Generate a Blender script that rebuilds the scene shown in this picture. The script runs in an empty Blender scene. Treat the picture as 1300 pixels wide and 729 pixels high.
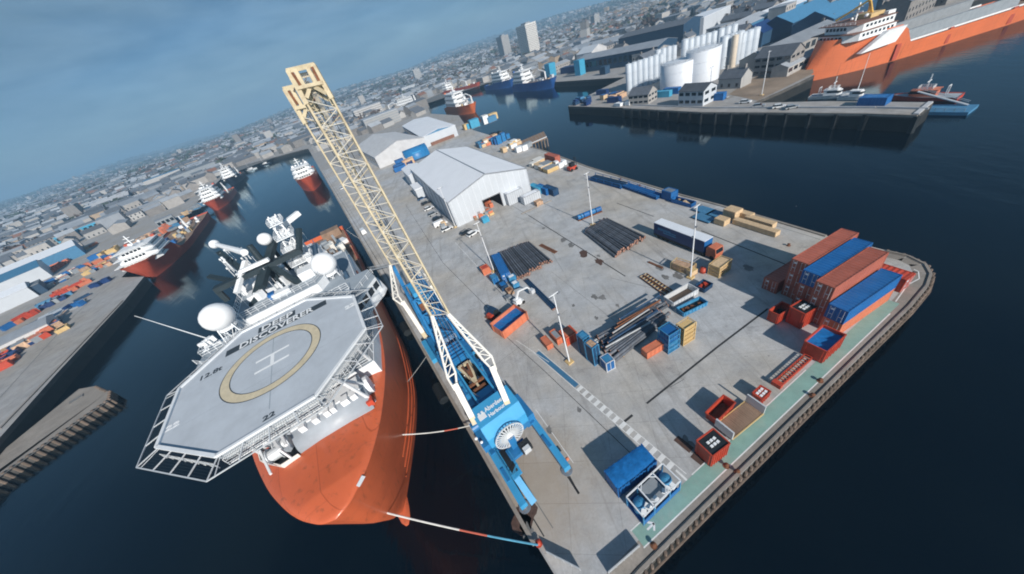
import bpy, math, random
from math import sin, cos, pi, radians, sqrt, atan2, hypot, exp
from mathutils import Vector

RND = random.Random(11)
scene = bpy.context.scene
COL = scene.collection

# ------------------------------------------------------------------ camera
F_PX, ROLL, PITCH, CAM_H = 410.3017, -radians(18.4696), radians(36.3042), 47.494
fwd = Vector((0, cos(PITCH), -sin(PITCH)))
_r0 = Vector((1, 0, 0)); _u0 = _r0.cross(fwd)
rgt = cos(ROLL) * _r0 + sin(ROLL) * _u0
upv = -sin(ROLL) * _r0 + cos(ROLL) * _u0
CAM = Vector((0, 0, CAM_H))
cd = bpy.data.cameras.new('camera'); cam = bpy.data.objects.new('camera', cd); COL.objects.link(cam)
cd.sensor_width = 36; cd.lens = F_PX / 1300 * 36; cd.clip_start = .5; cd.clip_end = 40000
m = cam.matrix_world.to_3x3()
for i in range(3):
    m[i][0], m[i][1], m[i][2] = rgt[i], upv[i], -fwd[i]
cam.matrix_world = m.to_4x4(); cam.location = CAM
scene.camera = cam

# ------------------------------------------------------------------ world, sun, exposure
SUN_AZ = radians(-72.0)      # direction towards the sun, from +X
SUN_EL = radians(28.0)
wd = bpy.data.worlds.new('World'); scene.world = wd; wd.use_nodes = True
nt = wd.node_tree; nt.nodes.clear()
def nn(t, typ, **k):
    n = t.nodes.new(typ)
    for a, b in k.items(): setattr(n, a, b)
    return n
sky = nn(nt, 'ShaderNodeTexSky', sky_type='NISHITA', sun_disc=False, sun_elevation=SUN_EL, sun_rotation=pi/2 - SUN_AZ,
         air_density=1.0, dust_density=.4, ozone_density=4.0)
tc = nn(nt, 'ShaderNodeTexCoord'); mp = nn(nt, 'ShaderNodeMapping'); mp.inputs['Scale'].default_value = (1.0, 1.0, 4.2)
no = nn(nt, 'ShaderNodeTexNoise'); no.inputs['Scale'].default_value = 2.4; no.inputs['Detail'].default_value = 7; no.inputs['Roughness'].default_value = .55
cr = nn(nt, 'ShaderNodeValToRGB'); cr.color_ramp.elements[0].position = .36; cr.color_ramp.elements[1].position = .68
cr.color_ramp.elements[0].color = (.70, .70, .70, 1); cr.color_ramp.elements[1].color = (.97, .97, .97, 1)
no2 = nn(nt, 'ShaderNodeTexNoise'); no2.inputs['Scale'].default_value = 2.4; no2.inputs['Detail'].default_value = 7; no2.inputs['Roughness'].default_value = .52; no2.inputs['Distortion'].default_value = .4
cc = nn(nt, 'ShaderNodeValToRGB'); cc.color_ramp.elements[0].position = .36; cc.color_ramp.elements[1].position = .64
cc.color_ramp.elements[0].color = (.18, .90, 1.85, 1); cc.color_ramp.elements[1].color = (1.25, 2.15, 3.05, 1)
mx = nn(nt, 'ShaderNodeMix', data_type='RGBA')
bg = nn(nt, 'ShaderNodeBackground'); bg.inputs['Strength'].default_value = .10
ow = nn(nt, 'ShaderNodeOutputWorld')
L = nt.links.new
L(tc.outputs['Generated'], mp.inputs[0]); L(mp.outputs[0], no.inputs[0]); L(mp.outputs[0], no2.inputs[0])
L(no.outputs[0], cr.inputs[0]); L(no2.outputs[0], cc.inputs[0])
L(cr.outputs[0], mx.inputs[0]); L(sky.outputs[0], mx.inputs[6]); L(cc.outputs[0], mx.inputs[7])
sx_ = nn(nt, 'ShaderNodeSeparateXYZ'); L(tc.outputs['Generated'], sx_.inputs[0])
el = nn(nt, 'ShaderNodeMapRange'); el.inputs[1].default_value = .05; el.inputs[2].default_value = .9; el.inputs[3].default_value = 1.0; el.inputs[4].default_value = .62; L(sx_.outputs[2], el.inputs[0])
mg = nn(nt, 'ShaderNodeMix', data_type='RGBA', blend_type='MULTIPLY'); mg.inputs[0].default_value = 1; L(mx.outputs[2], mg.inputs[6]); L(el.outputs[0], mg.inputs[7])
L(mg.outputs[2], bg.inputs[0]); L(bg.outputs[0], ow.inputs[0])
sd = bpy.data.lights.new('sun', 'SUN'); sd.energy = 4.0; sd.angle = radians(.9); sd.color = (1, .93, .84)
sun = bpy.data.objects.new('sun', sd); COL.objects.link(sun)
sdir = Vector((cos(SUN_AZ) * cos(SUN_EL), sin(SUN_AZ) * cos(SUN_EL), sin(SUN_EL)))
sun.rotation_euler = sdir.to_track_quat('Z', 'Y').to_euler()
vs = scene.view_settings; vs.view_transform = 'Standard'; vs.look = 'None'; vs.gamma = 1; vs.exposure = 0.54; vs.use_curve_mapping = False
scene.render.engine = 'CYCLES'
scene.cycles.filter_width = 1.9; scene.cycles.max_bounces = 6; scene.cycles.volume_bounces = 0

# ------------------------------------------------------------------ helpers
WATER = -5.0
def W(px, py, z=0.0):
    """photo pixel -> point on the horizontal plane z"""
    d = (px - 650) / F_PX * rgt - (py - 364.5) / F_PX * upv + fwd
    return CAM + d * ((z - CAM_H) / d.z)
def Wd(px, py, D):
    return CAM + D * ((px - 650) / F_PX * rgt - (py - 364.5) / F_PX * upv + fwd)
QD = Vector((-.3657, .9307)); QN = Vector((.9307, .3657)); Q0 = Vector((-6.4, 10.5))
def QF(al, inn, z=0):
    p = Q0 + QD * al + QN * inn; return Vector((p.x, p.y, z))

class MB:
    def __init__(s): s.v = []; s.f = []
    def add(s, vs, fs):
        o = len(s.v); s.v += [tuple(v) for v in vs]; s.f += [tuple(i + o for i in f) for f in fs]; return s
    def box(s, x0, x1, y0, y1, z0, z1):
        return s.add([(x0,y0,z0),(x1,y0,z0),(x1,y1,z0),(x0,y1,z0),(x0,y0,z1),(x1,y0,z1),(x1,y1,z1),(x0,y1,z1)],
                     [(3,2,1,0),(4,5,6,7),(0,1,5,4),(1,2,6,5),(2,3,7,6),(3,0,4,7)])
    def obox(s, c, sz, yaw=0):
        ca, sa = cos(yaw), sin(yaw); o = []
        for z in (-.5, .5):
            for x, y in ((-.5,-.5),(.5,-.5),(.5,.5),(-.5,.5)):
                X, Y = x*sz[0], y*sz[1]; o.append((c[0]+X*ca-Y*sa, c[1]+X*sa+Y*ca, c[2]+z*sz[2]))
        return s.add(o, [(3,2,1,0),(4,5,6,7),(0,1,5,4),(1,2,6,5),(2,3,7,6),(3,0,4,7)])
    def bar(s, p, q, w, h=None, up=(0,0,1)):
        p = Vector(p); q = Vector(q); h = h or w; d = q - p
        if d.length < 1e-6: return s
        d.normalize(); u = Vector(up)
        if abs(d.dot(u)) > .97: u = Vector((1,0,0))
        a = d.cross(u).normalized() * w/2; b = a.cross(d).normalized() * h/2
        return s.add([p-a-b,p+a-b,p+a+b,p-a+b,q-a-b,q+a-b,q+a+b,q-a+b],
                     [(3,2,1,0),(4,5,6,7),(0,1,5,4),(1,2,6,5),(2,3,7,6),(3,0,4,7)])
    def cyl(s, p, q, r, n=8, r2=None, cap=True):
        p = Vector(p); q = Vector(q); r2 = r if r2 is None else r2
        d = (q - p).normalized(); u = Vector((0,0,1)) if abs(d.z) < .95 else Vector((1,0,0))
        a = d.cross(u).normalized(); b = d.cross(a).normalized(); vs = []
        for c, rr in ((p, r), (q, r2)):
            for i in range(n):
                t = 2*pi*i/n; vs.append(c + a*cos(t)*rr + b*sin(t)*rr)
        fs = [(i, (i+1) % n, n+(i+1) % n, n+i) for i in range(n)]
        fs = [tuple(reversed(f)) for f in fs]
        if cap: fs += [tuple(range(n)), tuple(reversed(range(n, 2*n)))]
        return s.add(vs, fs)
    def prism(s, poly, z0, z1):
        n = len(poly)
        area = sum(poly[i][0]*poly[(i+1) % n][1]-poly[(i+1) % n][0]*poly[i][1] for i in range(n))
        if area < 0: poly = poly[::-1]
        vs = [(x,y,z0) for x,y in poly]+[(x,y,z1) for x,y in poly]
        return s.add(vs, [tuple(reversed(range(n))), tuple(range(n,2*n))]+[(i,(i+1)%n,n+(i+1)%n,n+i) for i in range(n)])
    def lathe(s, prof, n=16, c=(0,0,0)):
        vs = []; k = len(prof)
        for r, z in prof:
            for i in range(n): vs.append((c[0]+r*cos(2*pi*i/n), c[1]+r*sin(2*pi*i/n), c[2]+z))
        fs = [(j*n+i, j*n+(i+1) % n, (j+1)*n+(i+1) % n, (j+1)*n+i) for j in range(k-1) for i in range(n)]
        return s.add(vs, fs)
    def dome(s, c, r, n=20, flat=.93):
        prof = [(max(r*sin(pi*j/10), .002), -r*cos(pi*j/10)*flat) for j in range(11)]
        return s.lathe(prof, n, c)
    def grid(s, rows):
        a = len(rows); b = len(rows[0])
        return s.add([p for r in rows for p in r], [(i*b+j, i*b+j+1, (i+1)*b+j+1, (i+1)*b+j) for i in range(a-1) for j in range(b-1)])
    def rail(s, pts, h=1.1, w=.05, step=1.6, close=False, n=3):
        P = [Vector(p) for p in pts]
        if close: P.append(P[0])
        for a, b in zip(P, P[1:]):
            k = max(1, int((b-a).length/step))
            for i in range(k+1):
                c = a.lerp(b, i/k); s.bar(c, c+Vector((0,0,h)), w)
            for j in range(n):
                z = Vector((0,0,h*(j+1)/n)); s.bar(a+z, b+z, w*.8)
        return s
    def mesh(s, name, smooth=False):
        me = bpy.data.meshes.new(name); me.from_pydata(s.v, [], s.f); me.update()
        if smooth:
            me.polygons.foreach_set('use_smooth', [True]*len(me.polygons))
        return me
    def build(s, name, mat, parent=None, smooth=False, kind=None, label=None):
        me = s.mesh(name, smooth); me.materials.append(MAT[mat] if isinstance(mat, str) else mat)
        return mobj(name, me, parent, kind, label)

def mobj(name, me, parent=None, kind=None, label=None, loc=None, rz=0):
    o = bpy.data.objects.new(name, me); COL.objects.link(o)
    if parent is not None: o.parent = parent
    if kind: o['kind'] = kind
    if label: o['label'] = label
    if loc is not None: o.location = loc
    if rz: o.rotation_euler.z = rz
    return o
def thing(name, label, cat, loc=(0,0,0), rz=0.0, group=None):
    o = bpy.data.objects.new(name, None); COL.objects.link(o); o.empty_display_size = .5
    o.location = loc; o.rotation_euler.z = rz; tag(o, label, cat, group); return o
def tag(o, label, cat, group=None):
    o['label'] = label; o['category'] = cat
    if group: o['group'] = group
    return o
def dup(root, loc, rz, label=None, group=None, mats=None):
    r = root.copy(); COL.objects.link(r); r.location = loc; r.rotation_euler.z = rz
    if label: r['label'] = label
    if group: r['group'] = group
    def rec(src, dst):
        for ch in src.children:
            c = ch.copy(); COL.objects.link(c); c.parent = dst; rec(ch, c)
    rec(root, r); return r
def text_mesh(txt, size, width=None, bold=.0, extrude=.01):
    cu = bpy.data.curves.new('lettering', 'FONT'); cu.body = txt; cu.size = size; cu.align_x = 'CENTER'; cu.align_y = 'CENTER'
    cu.offset = bold; cu.extrude = extrude; cu.resolution_u = 2
    o = bpy.data.objects.new('lettering', cu); COL.objects.link(o)
    bpy.context.view_layer.update()
    me = bpy.data.meshes.new_from_object(o.evaluated_get(bpy.context.evaluated_depsgraph_get()))
    bpy.data.objects.remove(o); bpy.data.curves.remove(cu)
    if width:
        xs = [v.co.x for v in me.vertices]; w = max(xs)-min(xs)
        for v in me.vertices: v.co.x *= width/w
    return me
def text_part(txt, size, mat, parent, loc, ax, ay, width=None, bold=.02):
    """flat letters: text +x along ax, text up along ay (parent space)"""
    me = text_mesh(txt, size, width, bold); me.materials.clear(); me.materials.append(MAT[mat])
    ax = Vector(ax).normalized(); ay = Vector(ay).normalized(); az = ax.cross(ay)
    for v in me.vertices:
        c = v.co.copy(); v.co = Vector(loc) + ax*c.x + ay*c.y + az*c.z
    return mobj('lettering', me, parent)

# ------------------------------------------------------------------ materials
MAT = {}
def paint(name, col, rough=.55, metal=0.0, var=.18, scale=.6, dirt=.0, dcol=(.09,.06,.045), dscale=1.2, bump=0, bscale=8, rnd=0.0, spec=.4, streak=0, coat=0.0, world=False):
    mt = bpy.data.materials.new(name); mt.use_nodes = True; t = mt.node_tree; b = t.nodes['Principled BSDF']
    b.inputs['Roughness'].default_value = rough; b.inputs['Metallic'].default_value = metal; b.inputs['Specular IOR Level'].default_value = spec
    if coat: b.inputs['Coat Weight'].default_value = coat; b.inputs['Coat Roughness'].default_value = .15
    g = nn(t, 'ShaderNodeNewGeometry') if world else nn(t, 'ShaderNodeTexCoord'); src = g.outputs['Position' if world else 'Object']
    n1 = nn(t, 'ShaderNodeTexNoise'); n1.inputs['Scale'].default_value = scale; n1.inputs['Detail'].default_value = 6; n1.inputs['Roughness'].default_value = .65
    t.links.new(src, n1.inputs[0])
    hs = nn(t, 'ShaderNodeMix', data_type='RGBA', blend_type='MULTIPLY'); hs.inputs[0].default_value = 1
    rp = nn(t, 'ShaderNodeMapRange'); rp.inputs[1].default_value = .3; rp.inputs[2].default_value = .7; rp.inputs[3].default_value = 1-var; rp.inputs[4].default_value = 1+var
    t.links.new(n1.outputs[0], rp.inputs[0]); hs.inputs[6].default_value = (*col, 1); t.links.new(rp.outputs[0], hs.inputs[7])
    out = hs.outputs[2]
    if rnd:
        oi = nn(t, 'ShaderNodeObjectInfo'); r2 = nn(t, 'ShaderNodeMapRange'); r2.inputs[3].default_value = 1-rnd; r2.inputs[4].default_value = 1+rnd
        t.links.new(oi.outputs['Random'], r2.inputs[0]); m3 = nn(t, 'ShaderNodeMix', data_type='RGBA', blend_type='MULTIPLY'); m3.inputs[0].default_value = 1
        t.links.new(out, m3.inputs[6]); t.links.new(r2.outputs[0], m3.inputs[7]); out = m3.outputs[2]
    if dirt:
        mp_ = nn(t, 'ShaderNodeMapping'); mp_.inputs['Scale'].default_value = (1, 1, .25 if streak else 1)
        n2 = nn(t, 'ShaderNodeTexNoise'); n2.inputs['Scale'].default_value = dscale; n2.inputs['Detail'].default_value = 8; n2.inputs['Roughness'].default_value = .7
        t.links.new(src, mp_.inputs[0]); t.links.new(mp_.outputs[0], n2.inputs[0])
        r3 = nn(t, 'ShaderNodeMapRange'); r3.inputs[1].default_value = .52; r3.inputs[2].default_value = .75; r3.inputs[4].default_value = dirt
        t.links.new(n2.outputs[0], r3.inputs[0]); m4 = nn(t, 'ShaderNodeMix', data_type='RGBA'); t.links.new(r3.outputs[0], m4.inputs[0])
        t.links.new(out, m4.inputs[6]); m4.inputs[7].default_value = (*dcol, 1); out = m4.outputs[2]
    t.links.new(out, b.inputs['Base Color'])
    if bump:
        n3 = nn(t, 'ShaderNodeTexNoise'); n3.inputs['Scale'].default_value = bscale; n3.inputs['Detail'].default_value = 4; t.links.new(src, n3.inputs[0])
        bp = nn(t, 'ShaderNodeBump'); bp.inputs['Strength'].default_value = bump; bp.inputs['Distance'].default_value = .1
        t.links.new(n3.outputs[0], bp.inputs['Height']); t.links.new(bp.outputs[0], b.inputs['Normal'])
    MAT[name] = mt; return mt
def plated(name, sx, sz):
    """adds welded plate seams and rust runs to a hull paint"""
    mt = MAT[name]; t = mt.node_tree; b = t.nodes['Principled BSDF']; prev = b.inputs['Base Color'].links[0].from_socket
    g = nn(t, 'ShaderNodeTexCoord'); sp = nn(t, 'ShaderNodeSeparateXYZ'); t.links.new(g.outputs['Object'], sp.inputs[0])
    cb_ = nn(t, 'ShaderNodeCombineXYZ'); ad = nn(t, 'ShaderNodeMath', operation='MULTIPLY_ADD'); ad.inputs[1].default_value = .5; t.links.new(sp.outputs[1], ad.inputs[0]); t.links.new(sp.outputs[2], ad.inputs[2])
    t.links.new(sp.outputs[0], cb_.inputs[0]); t.links.new(ad.outputs[0], cb_.inputs[1])
    br = nn(t, 'ShaderNodeTexBrick'); t.links.new(cb_.outputs[0], br.inputs[0]); br.inputs['Scale'].default_value = 1; br.inputs['Brick Width'].default_value = sx; br.inputs['Row Height'].default_value = sz
    br.inputs['Mortar Size'].default_value = .03; br.inputs['Mortar Smooth'].default_value = .5; br.inputs['Color1'].default_value = (.95,.95,.95,1); br.inputs['Color2'].default_value = (1.04,1.04,1.04,1); br.inputs['Mortar'].default_value = (.72,.68,.66,1)
    m1 = nn(t, 'ShaderNodeMix', data_type='RGBA', blend_type='MULTIPLY'); m1.inputs[0].default_value = 1; t.links.new(prev, m1.inputs[6]); t.links.new(br.outputs['Color'], m1.inputs[7])
    mp_ = nn(t, 'ShaderNodeMapping'); mp_.inputs['Scale'].default_value = (1.6,1.6,.10); t.links.new(g.outputs['Object'], mp_.inputs[0])
    n = nn(t, 'ShaderNodeTexNoise'); n.inputs['Scale'].default_value = 1; n.inputs['Detail'].default_value = 6; t.links.new(mp_.outputs[0], n.inputs[0])
    r = nn(t, 'ShaderNodeMapRange'); r.inputs[1].default_value = .58; r.inputs[2].default_value = .74; r.inputs[4].default_value = .55; t.links.new(n.outputs[0], r.inputs[0])
    m2 = nn(t, 'ShaderNodeMix', data_type='RGBA'); t.links.new(r.outputs[0], m2.inputs[0]); t.links.new(m1.outputs[2], m2.inputs[6]); m2.inputs[7].default_value = (.20,.07,.035,1)
    t.links.new(m2.outputs[2], b.inputs['Base Color'])
    bp = nn(t, 'ShaderNodeBump'); bp.inputs['Strength'].default_value = .35; bp.inputs['Distance'].default_value = .03; t.links.new(br.outputs['Fac'], bp.inputs['Height']); t.links.new(bp.outputs[0], b.inputs['Normal'])
def ribbed(name, axis, pitch, strength=.5):
    mt = MAT[name]; t = mt.node_tree; b = t.nodes['Principled BSDF']
    g = nn(t, 'ShaderNodeTexCoord'); w = nn(t, 'ShaderNodeTexWave', wave_type='BANDS', bands_direction=axis, wave_profile='SAW'); w.inputs['Scale'].default_value = .314/pitch; t.links.new(g.outputs['Object'], w.inputs[0])
    bp = nn(t, 'ShaderNodeBump'); bp.inputs['Strength'].default_value = strength; bp.inputs['Distance'].default_value = .12; t.links.new(w.outputs[0], bp.inputs['Height']); t.links.new(bp.outputs[0], b.inputs['Normal'])
RUST = (.16, .055, .02)
paint('hull_orange', (.57,.125,.05), .38, var=.10, scale=.12, dirt=.25, dcol=(.32,.06,.03), dscale=.5, streak=1, coat=.15)
paint('deck_brown', (.25,.17,.12), .8, var=.3, dirt=.5, dcol=(.1,.07,.05))
paint('white_paint', (.74,.77,.80), .45, var=.06, dirt=.18, dcol=(.45,.38,.30), streak=1)
paint('dome_white', (.82,.84,.86), .4, var=.03)
paint('heli_deck', (.46,.505,.56), .85, var=.10, scale=.35, dirt=.25, dcol=(.33,.35,.38), dscale=.8)
paint('heli_line', (.80,.82,.84), .7, var=.06)
paint('heli_yellow', (.60,.52,.37), .75, var=.12, scale=1.5, dirt=.35, dcol=(.6,.56,.48))
paint('heli_dark', (.035,.05,.065), .7)
paint('grey_deck', (.30,.35,.40), .75, var=.12, dirt=.2, dcol=(.2,.2,.2))
paint('ship_grey', (.25,.28,.31), .55, var=.15, dirt=.2)
paint('cyl_grey', (.36,.40,.45), .45, var=.10)
paint('mast_dark', (.02,.035,.045), .6, var=.2)
paint('dark', (.012,.016,.02), .6)
paint('glass', (.01,.02,.03), .08, spec=.8)
paint('crane_blue', (.022,.17,.40), .42, var=.18, scale=.8, dirt=.3, dcol=(.02,.06,.12), dscale=1.6)
paint('crane_blue_light', (.05,.32,.60), .4, var=.10, dirt=.12, dcol=(.05,.14,.22))
paint('crane_lace', (.60,.57,.50), .5, var=.1, dirt=.2, dcol=(.35,.26,.16))
paint('crane_cream', (.56,.48,.33), .5, var=.14, dirt=.45, dcol=RUST, dscale=.9)
paint('crane_white', (.72,.71,.67), .5, var=.10, dirt=.25, dcol=(.35,.26,.16))
paint('steel', (.35,.37,.40), .4, .6, var=.15)
paint('steel_light', (.62,.65,.68), .4, .2, var=.1)
paint('box_brown', (.36,.105,.07), .6, var=.16, scale=.5, dirt=.3, dcol=(.2,.07,.05), streak=1, rnd=.12)
paint('box_blue', (.012,.115,.34), .5, var=.15, scale=.5, dirt=.3, dcol=(.06,.14,.24), streak=1, rnd=.10)
paint('box_navy', (.008,.035,.13), .45, var=.12, scale=.5)
paint('box_red', (.46,.06,.03), .5, var=.16, scale=.8, dirt=.3, dcol=(.2,.03,.02), streak=1)
paint('box_orange', (.56,.175,.095), .5, var=.14, scale=.8, dirt=.3, dcol=(.35,.09,.05), streak=1, rnd=.08)
paint('tarp_blue', (.012,.14,.40), .35, var=.25, scale=1.5, bump=.6, bscale=3)
paint('cage_blue', (.04,.22,.42), .5, var=.2, dirt=.4, dcol=(.4,.5,.58))
paint('cage_dark', (.012,.05,.12), .55, var=.25, dirt=.5, dcol=(.08,.09,.1))
paint('yellow_tan', (.58,.42,.20), .6, var=.18, dirt=.4, dcol=(.25,.15,.07))
paint('timber', (.58,.43,.27), .75, var=.16, scale=2, dirt=.3, dcol=(.33,.2,.12), dscale=3)
paint('rust', (.17,.07,.035), .85, var=.35, scale=2, dirt=.4, dcol=(.07,.035,.02))
paint('pipe_dark', (.10,.115,.14), .6, .2, var=.35, scale=1.2, dirt=.5, dcol=(.16,.10,.07), dscale=2, rnd=.35)
paint('pipe_end', (.30,.17,.13), .7, var=.3, rnd=.3)
paint('pipe_light', (.40,.42,.44), .5, .2, var=.3, dirt=.5, dcol=(.15,.08,.05))
paint('tyre', (.012,.012,.013), .85)
paint('white_roof', (.72,.76,.82), .5, var=.05, dirt=.15, dcol=(.5,.5,.5))
paint('rope_white', (.62,.62,.60), .8, var=.2)
paint('rope_blue', (.10,.34,.50), .8, var=.25)
paint('rope_red', (.5,.12,.08), .8)
paint('line_white', (.72,.73,.73), .7, var=.12, scale=1, dirt=.45, dcol=(.36,.35,.34), dscale=2, world=True)
paint('line_green', (.22,.37,.33), .8, var=.12, scale=.6, dirt=.5, dcol=(.30,.32,.30), dscale=.8, world=True)
paint('joint_dark', (.03,.032,.035), .9, var=.3)
paint('joint_grey', (.17,.17,.17), .9, var=.3)
paint('stain', (.085,.05,.04), .9, var=.4, scale=2)
paint('rail_galv', (.50,.53,.56), .45, .4, var=.1)
paint('pole_white', (.72,.74,.77), .45, var=.08)
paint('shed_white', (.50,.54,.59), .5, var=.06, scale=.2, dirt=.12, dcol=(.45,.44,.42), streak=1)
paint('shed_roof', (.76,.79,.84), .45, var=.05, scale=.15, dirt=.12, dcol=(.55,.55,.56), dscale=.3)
paint('shed_old_roof', (.52,.53,.55), .6, var=.12, scale=.2, dirt=.3, dcol=(.38,.37,.36), dscale=.3)
paint('shed_blue', (.06,.20,.36), .55, var=.12, rnd=.2)
paint('shed_navy', (.02,.06,.12), .6, var=.15, rnd=.2)
paint('cyan_paint', (.05,.30,.48), .45, var=.15)
paint('silo', (.50,.56,.63), .45, var=.05, scale=.15, dirt=.15, dcol=(.5,.48,.44), streak=1, rnd=.06)
paint('silo_cream', (.62,.54,.44), .5, var=.08)
paint('tank_white', (.66,.70,.76), .4, var=.04, scale=.1, dirt=.1, dcol=(.55,.52,.48), streak=1)
paint('stone', (.22,.21,.205), .85, var=.2, scale=.4, rnd=.18, dirt=.2, dcol=(.2,.18,.17))
paint('stone_light', (.33,.32,.31), .85, var=.15, scale=.3, rnd=.18)
paint('render_white', (.38,.38,.38), .8, var=.08, rnd=.14)
paint('stone_warm', (.34,.27,.20), .85, var=.15, scale=.3)
paint('tower_pale', (.60,.59,.57), .8, var=.06)
paint('slate', (.10,.115,.14), .8, var=.2, rnd=.3)
paint('roof_grey', (.22,.245,.28), .6, var=.15, scale=.15, rnd=.25)
paint('roof_pale', (.33,.36,.40), .55, var=.10, scale=.1, rnd=.15)
paint('tile_red', (.20,.10,.07), .8, var=.2)
paint('ship_white', (.76,.78,.80), .5, var=.06, dirt=.15, dcol=(.5,.42,.34), streak=1)
paint('ship_red', (.42,.075,.04), .45, var=.12, scale=.15, dirt=.2, dcol=(.28,.04,.03), streak=1)
paint('ship_orange', (.62,.15,.05), .45, var=.10, scale=.1, dirt=.15, dcol=(.42,.08,.03), streak=1)
paint('ship_blue', (.015,.09,.32), .45, var=.12, scale=.15)
paint('ship_navy', (.012,.02,.04), .5, var=.15)
paint('boat_yellow', (.65,.40,.08), .5)
paint('car_white', (.75,.77,.79), .25, coat=.5, var=.02)
paint('car_dark', (.03,.035,.045), .25, coat=.5, var=.02)
paint('car_blue', (.03,.09,.2), .25, coat=.5, var=.02)
paint('car_silver', (.42,.44,.46), .25, .3, coat=.5, var=.02)
paint('asphalt', (.10,.10,.105), .9, var=.2, scale=.05)
paint('earth', (.26,.20,.15), .95, var=.3, scale=.08, dirt=.6, dcol=(.17,.15,.12), dscale=.05)
paint('leaf_bare', (.085,.06,.05), .95, var=.4, scale=.05, rnd=.25)
paint('leaf_green', (.05,.065,.045), .95, var=.4, scale=.05, rnd=.25)
paint('dark_wall', (.014,.015,.015), .7, var=.5, scale=.4)  # near-black tone for the quay walls below their top band
paint('fender', (.17,.13,.105), .9, var=.35, scale=.7, rnd=.25, dirt=.4, dcol=(.07,.055,.05))
paint('rag_mix', (.45,.30,.2), .8, var=.5, scale=2.5, rnd=.5)

plated('hull_orange', 7.5, 2.6); plated('ship_red', 9, 2.4); plated('ship_orange', 9, 2.6); plated('ship_blue', 9, 2.4)
ribbed('shed_roof','X',1.0,.6); ribbed('roof_pale','X',1.2,.5); ribbed('shed_old_roof','X',1.2,.5)
def mk_concrete(name, col, warm, joints=True):
    mt = bpy.data.materials.new(name); mt.use_nodes = True; t = mt.node_tree; b = t.nodes['Principled BSDF']; b.inputs['Roughness'].default_value = .88; b.inputs['Specular IOR Level'].default_value = .25
    g = nn(t, 'ShaderNodeNewGeometry'); pos = g.outputs['Position']
    def noise(sc, det=6, rough=.6, mapping=None):
        n = nn(t, 'ShaderNodeTexNoise'); n.inputs['Scale'].default_value = sc; n.inputs['Detail'].default_value = det; n.inputs['Roughness'].default_value = rough
        if mapping:
            mpp = nn(t, 'ShaderNodeMapping'); mpp.inputs['Rotation'].default_value = (0,0,mapping[0]); mpp.inputs['Scale'].default_value = mapping[1]
            t.links.new(pos, mpp.inputs[0]); t.links.new(mpp.outputs[0], n.inputs[0])
        else: t.links.new(pos, n.inputs[0])
        return n.outputs[0]
    def rng(v, a, b_, c, d):
        r = nn(t, 'ShaderNodeMapRange'); r.inputs[1].default_value = a; r.inputs[2].default_value = b_; r.inputs[3].default_value = c; r.inputs[4].default_value = d
        t.links.new(v, r.inputs[0]); return r.outputs[0]
    def mixc(fac, a, b_, mode='MIX'):
        m_ = nn(t, 'ShaderNodeMix', data_type='RGBA', blend_type=mode)
        for sock, v in ((0, fac), (6, a), (7, b_)):
            if isinstance(v, tuple): m_.inputs[sock].default_value = v
            elif isinstance(v, (int, float)): m_.inputs[sock].default_value = v
            else: t.links.new(v, m_.inputs[sock])
        return m_.outputs[2]
    c = mixc(rng(noise(.035, 5), .42, .62, 0, 1), (*col, 1), (*warm, 1))
    c = mixc(1, c, rng(noise(.22, 8, .7), .3, .7, .78, 1.18), 'MULTIPLY')
    c = mixc(1, c, rng(noise(3.0, 5, .7), .3, .7, .90, 1.10), 'MULTIPLY')
    c = mixc(rng(noise(.16, 9, .75), .57, .72, 0, .6), c, (.13,.125,.12,1))
    # tyre tracks and drag marks that run along the pier
    c = mixc(rng(noise(.5, 6, .7, (radians(16), (1.0, .05, 1))), .54, .70, 0, .48), c, (.19,.18,.17,1))
    c = mixc(rng(noise(1.1, 3, .5), .70, .78, 0, .6), c, (.09,.08,.075,1))
    if joints:
        vm = nn(t, 'ShaderNodeVectorMath', operation='DISTANCE'); t.links.new(pos, vm.inputs[0]); wp = W(672,622); vm.inputs[1].default_value = (wp.x,wp.y,0)
        ad_ = nn(t, 'ShaderNodeMath', operation='MULTIPLY_ADD'); t.links.new(noise(.35, 5, .6), ad_.inputs[0]); ad_.inputs[1].default_value = 7.0; t.links.new(vm.outputs['Value'], ad_.inputs[2])
        c = mixc(rng(ad_.outputs[0], 7.5, 15.0, .66, 0), c, (.36,.285,.205,1))
        br = nn(t, 'ShaderNodeTexBrick'); mpp = nn(t, 'ShaderNodeMapping'); mpp.inputs['Rotation'].default_value = (0,0,-radians(-15.5))
        t.links.new(pos, mpp.inputs[0]); t.links.new(mpp.outputs[0], br.inputs[0])
        br.inputs['Scale'].default_value = 1; br.inputs['Mortar Size'].default_value = .035; br.inputs['Mortar Smooth'].default_value = .6
        br.inputs['Brick Width'].default_value = 6.2; br.inputs['Row Height'].default_value = 5.1; br.offset = 0
        br.inputs['Color1'].default_value = (.97,.97,.97,1); br.inputs['Color2'].default_value = (1.03,1.03,1.03,1); br.inputs['Mortar'].default_value = (.72,.71,.70,1)
        c = mixc(1, c, br.outputs['Color'], 'MULTIPLY')
    t.links.new(c, b.inputs['Base Color'])
    bp = nn(t, 'ShaderNodeBump'); bp.inputs['Strength'].default_value = .25; bp.inputs['Distance'].default_value = .05; t.links.new(noise(2.5, 6), bp.inputs['Height']); t.links.new(bp.outputs[0], b.inputs['Normal'])
    MAT[name] = mt
mk_concrete('concrete', (.43,.445,.465), (.42,.395,.36))
mk_concrete('concrete_edge', (.30,.275,.25), (.24,.215,.19), False)
mk_concrete('quay_ground', (.34,.34,.345), (.33,.31,.285), False)
mk_concrete('city_ground', (.15,.155,.16), (.16,.15,.135), False)
mk_concrete('quay_wall', (.085,.08,.075), (.05,.05,.05), False)

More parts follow.
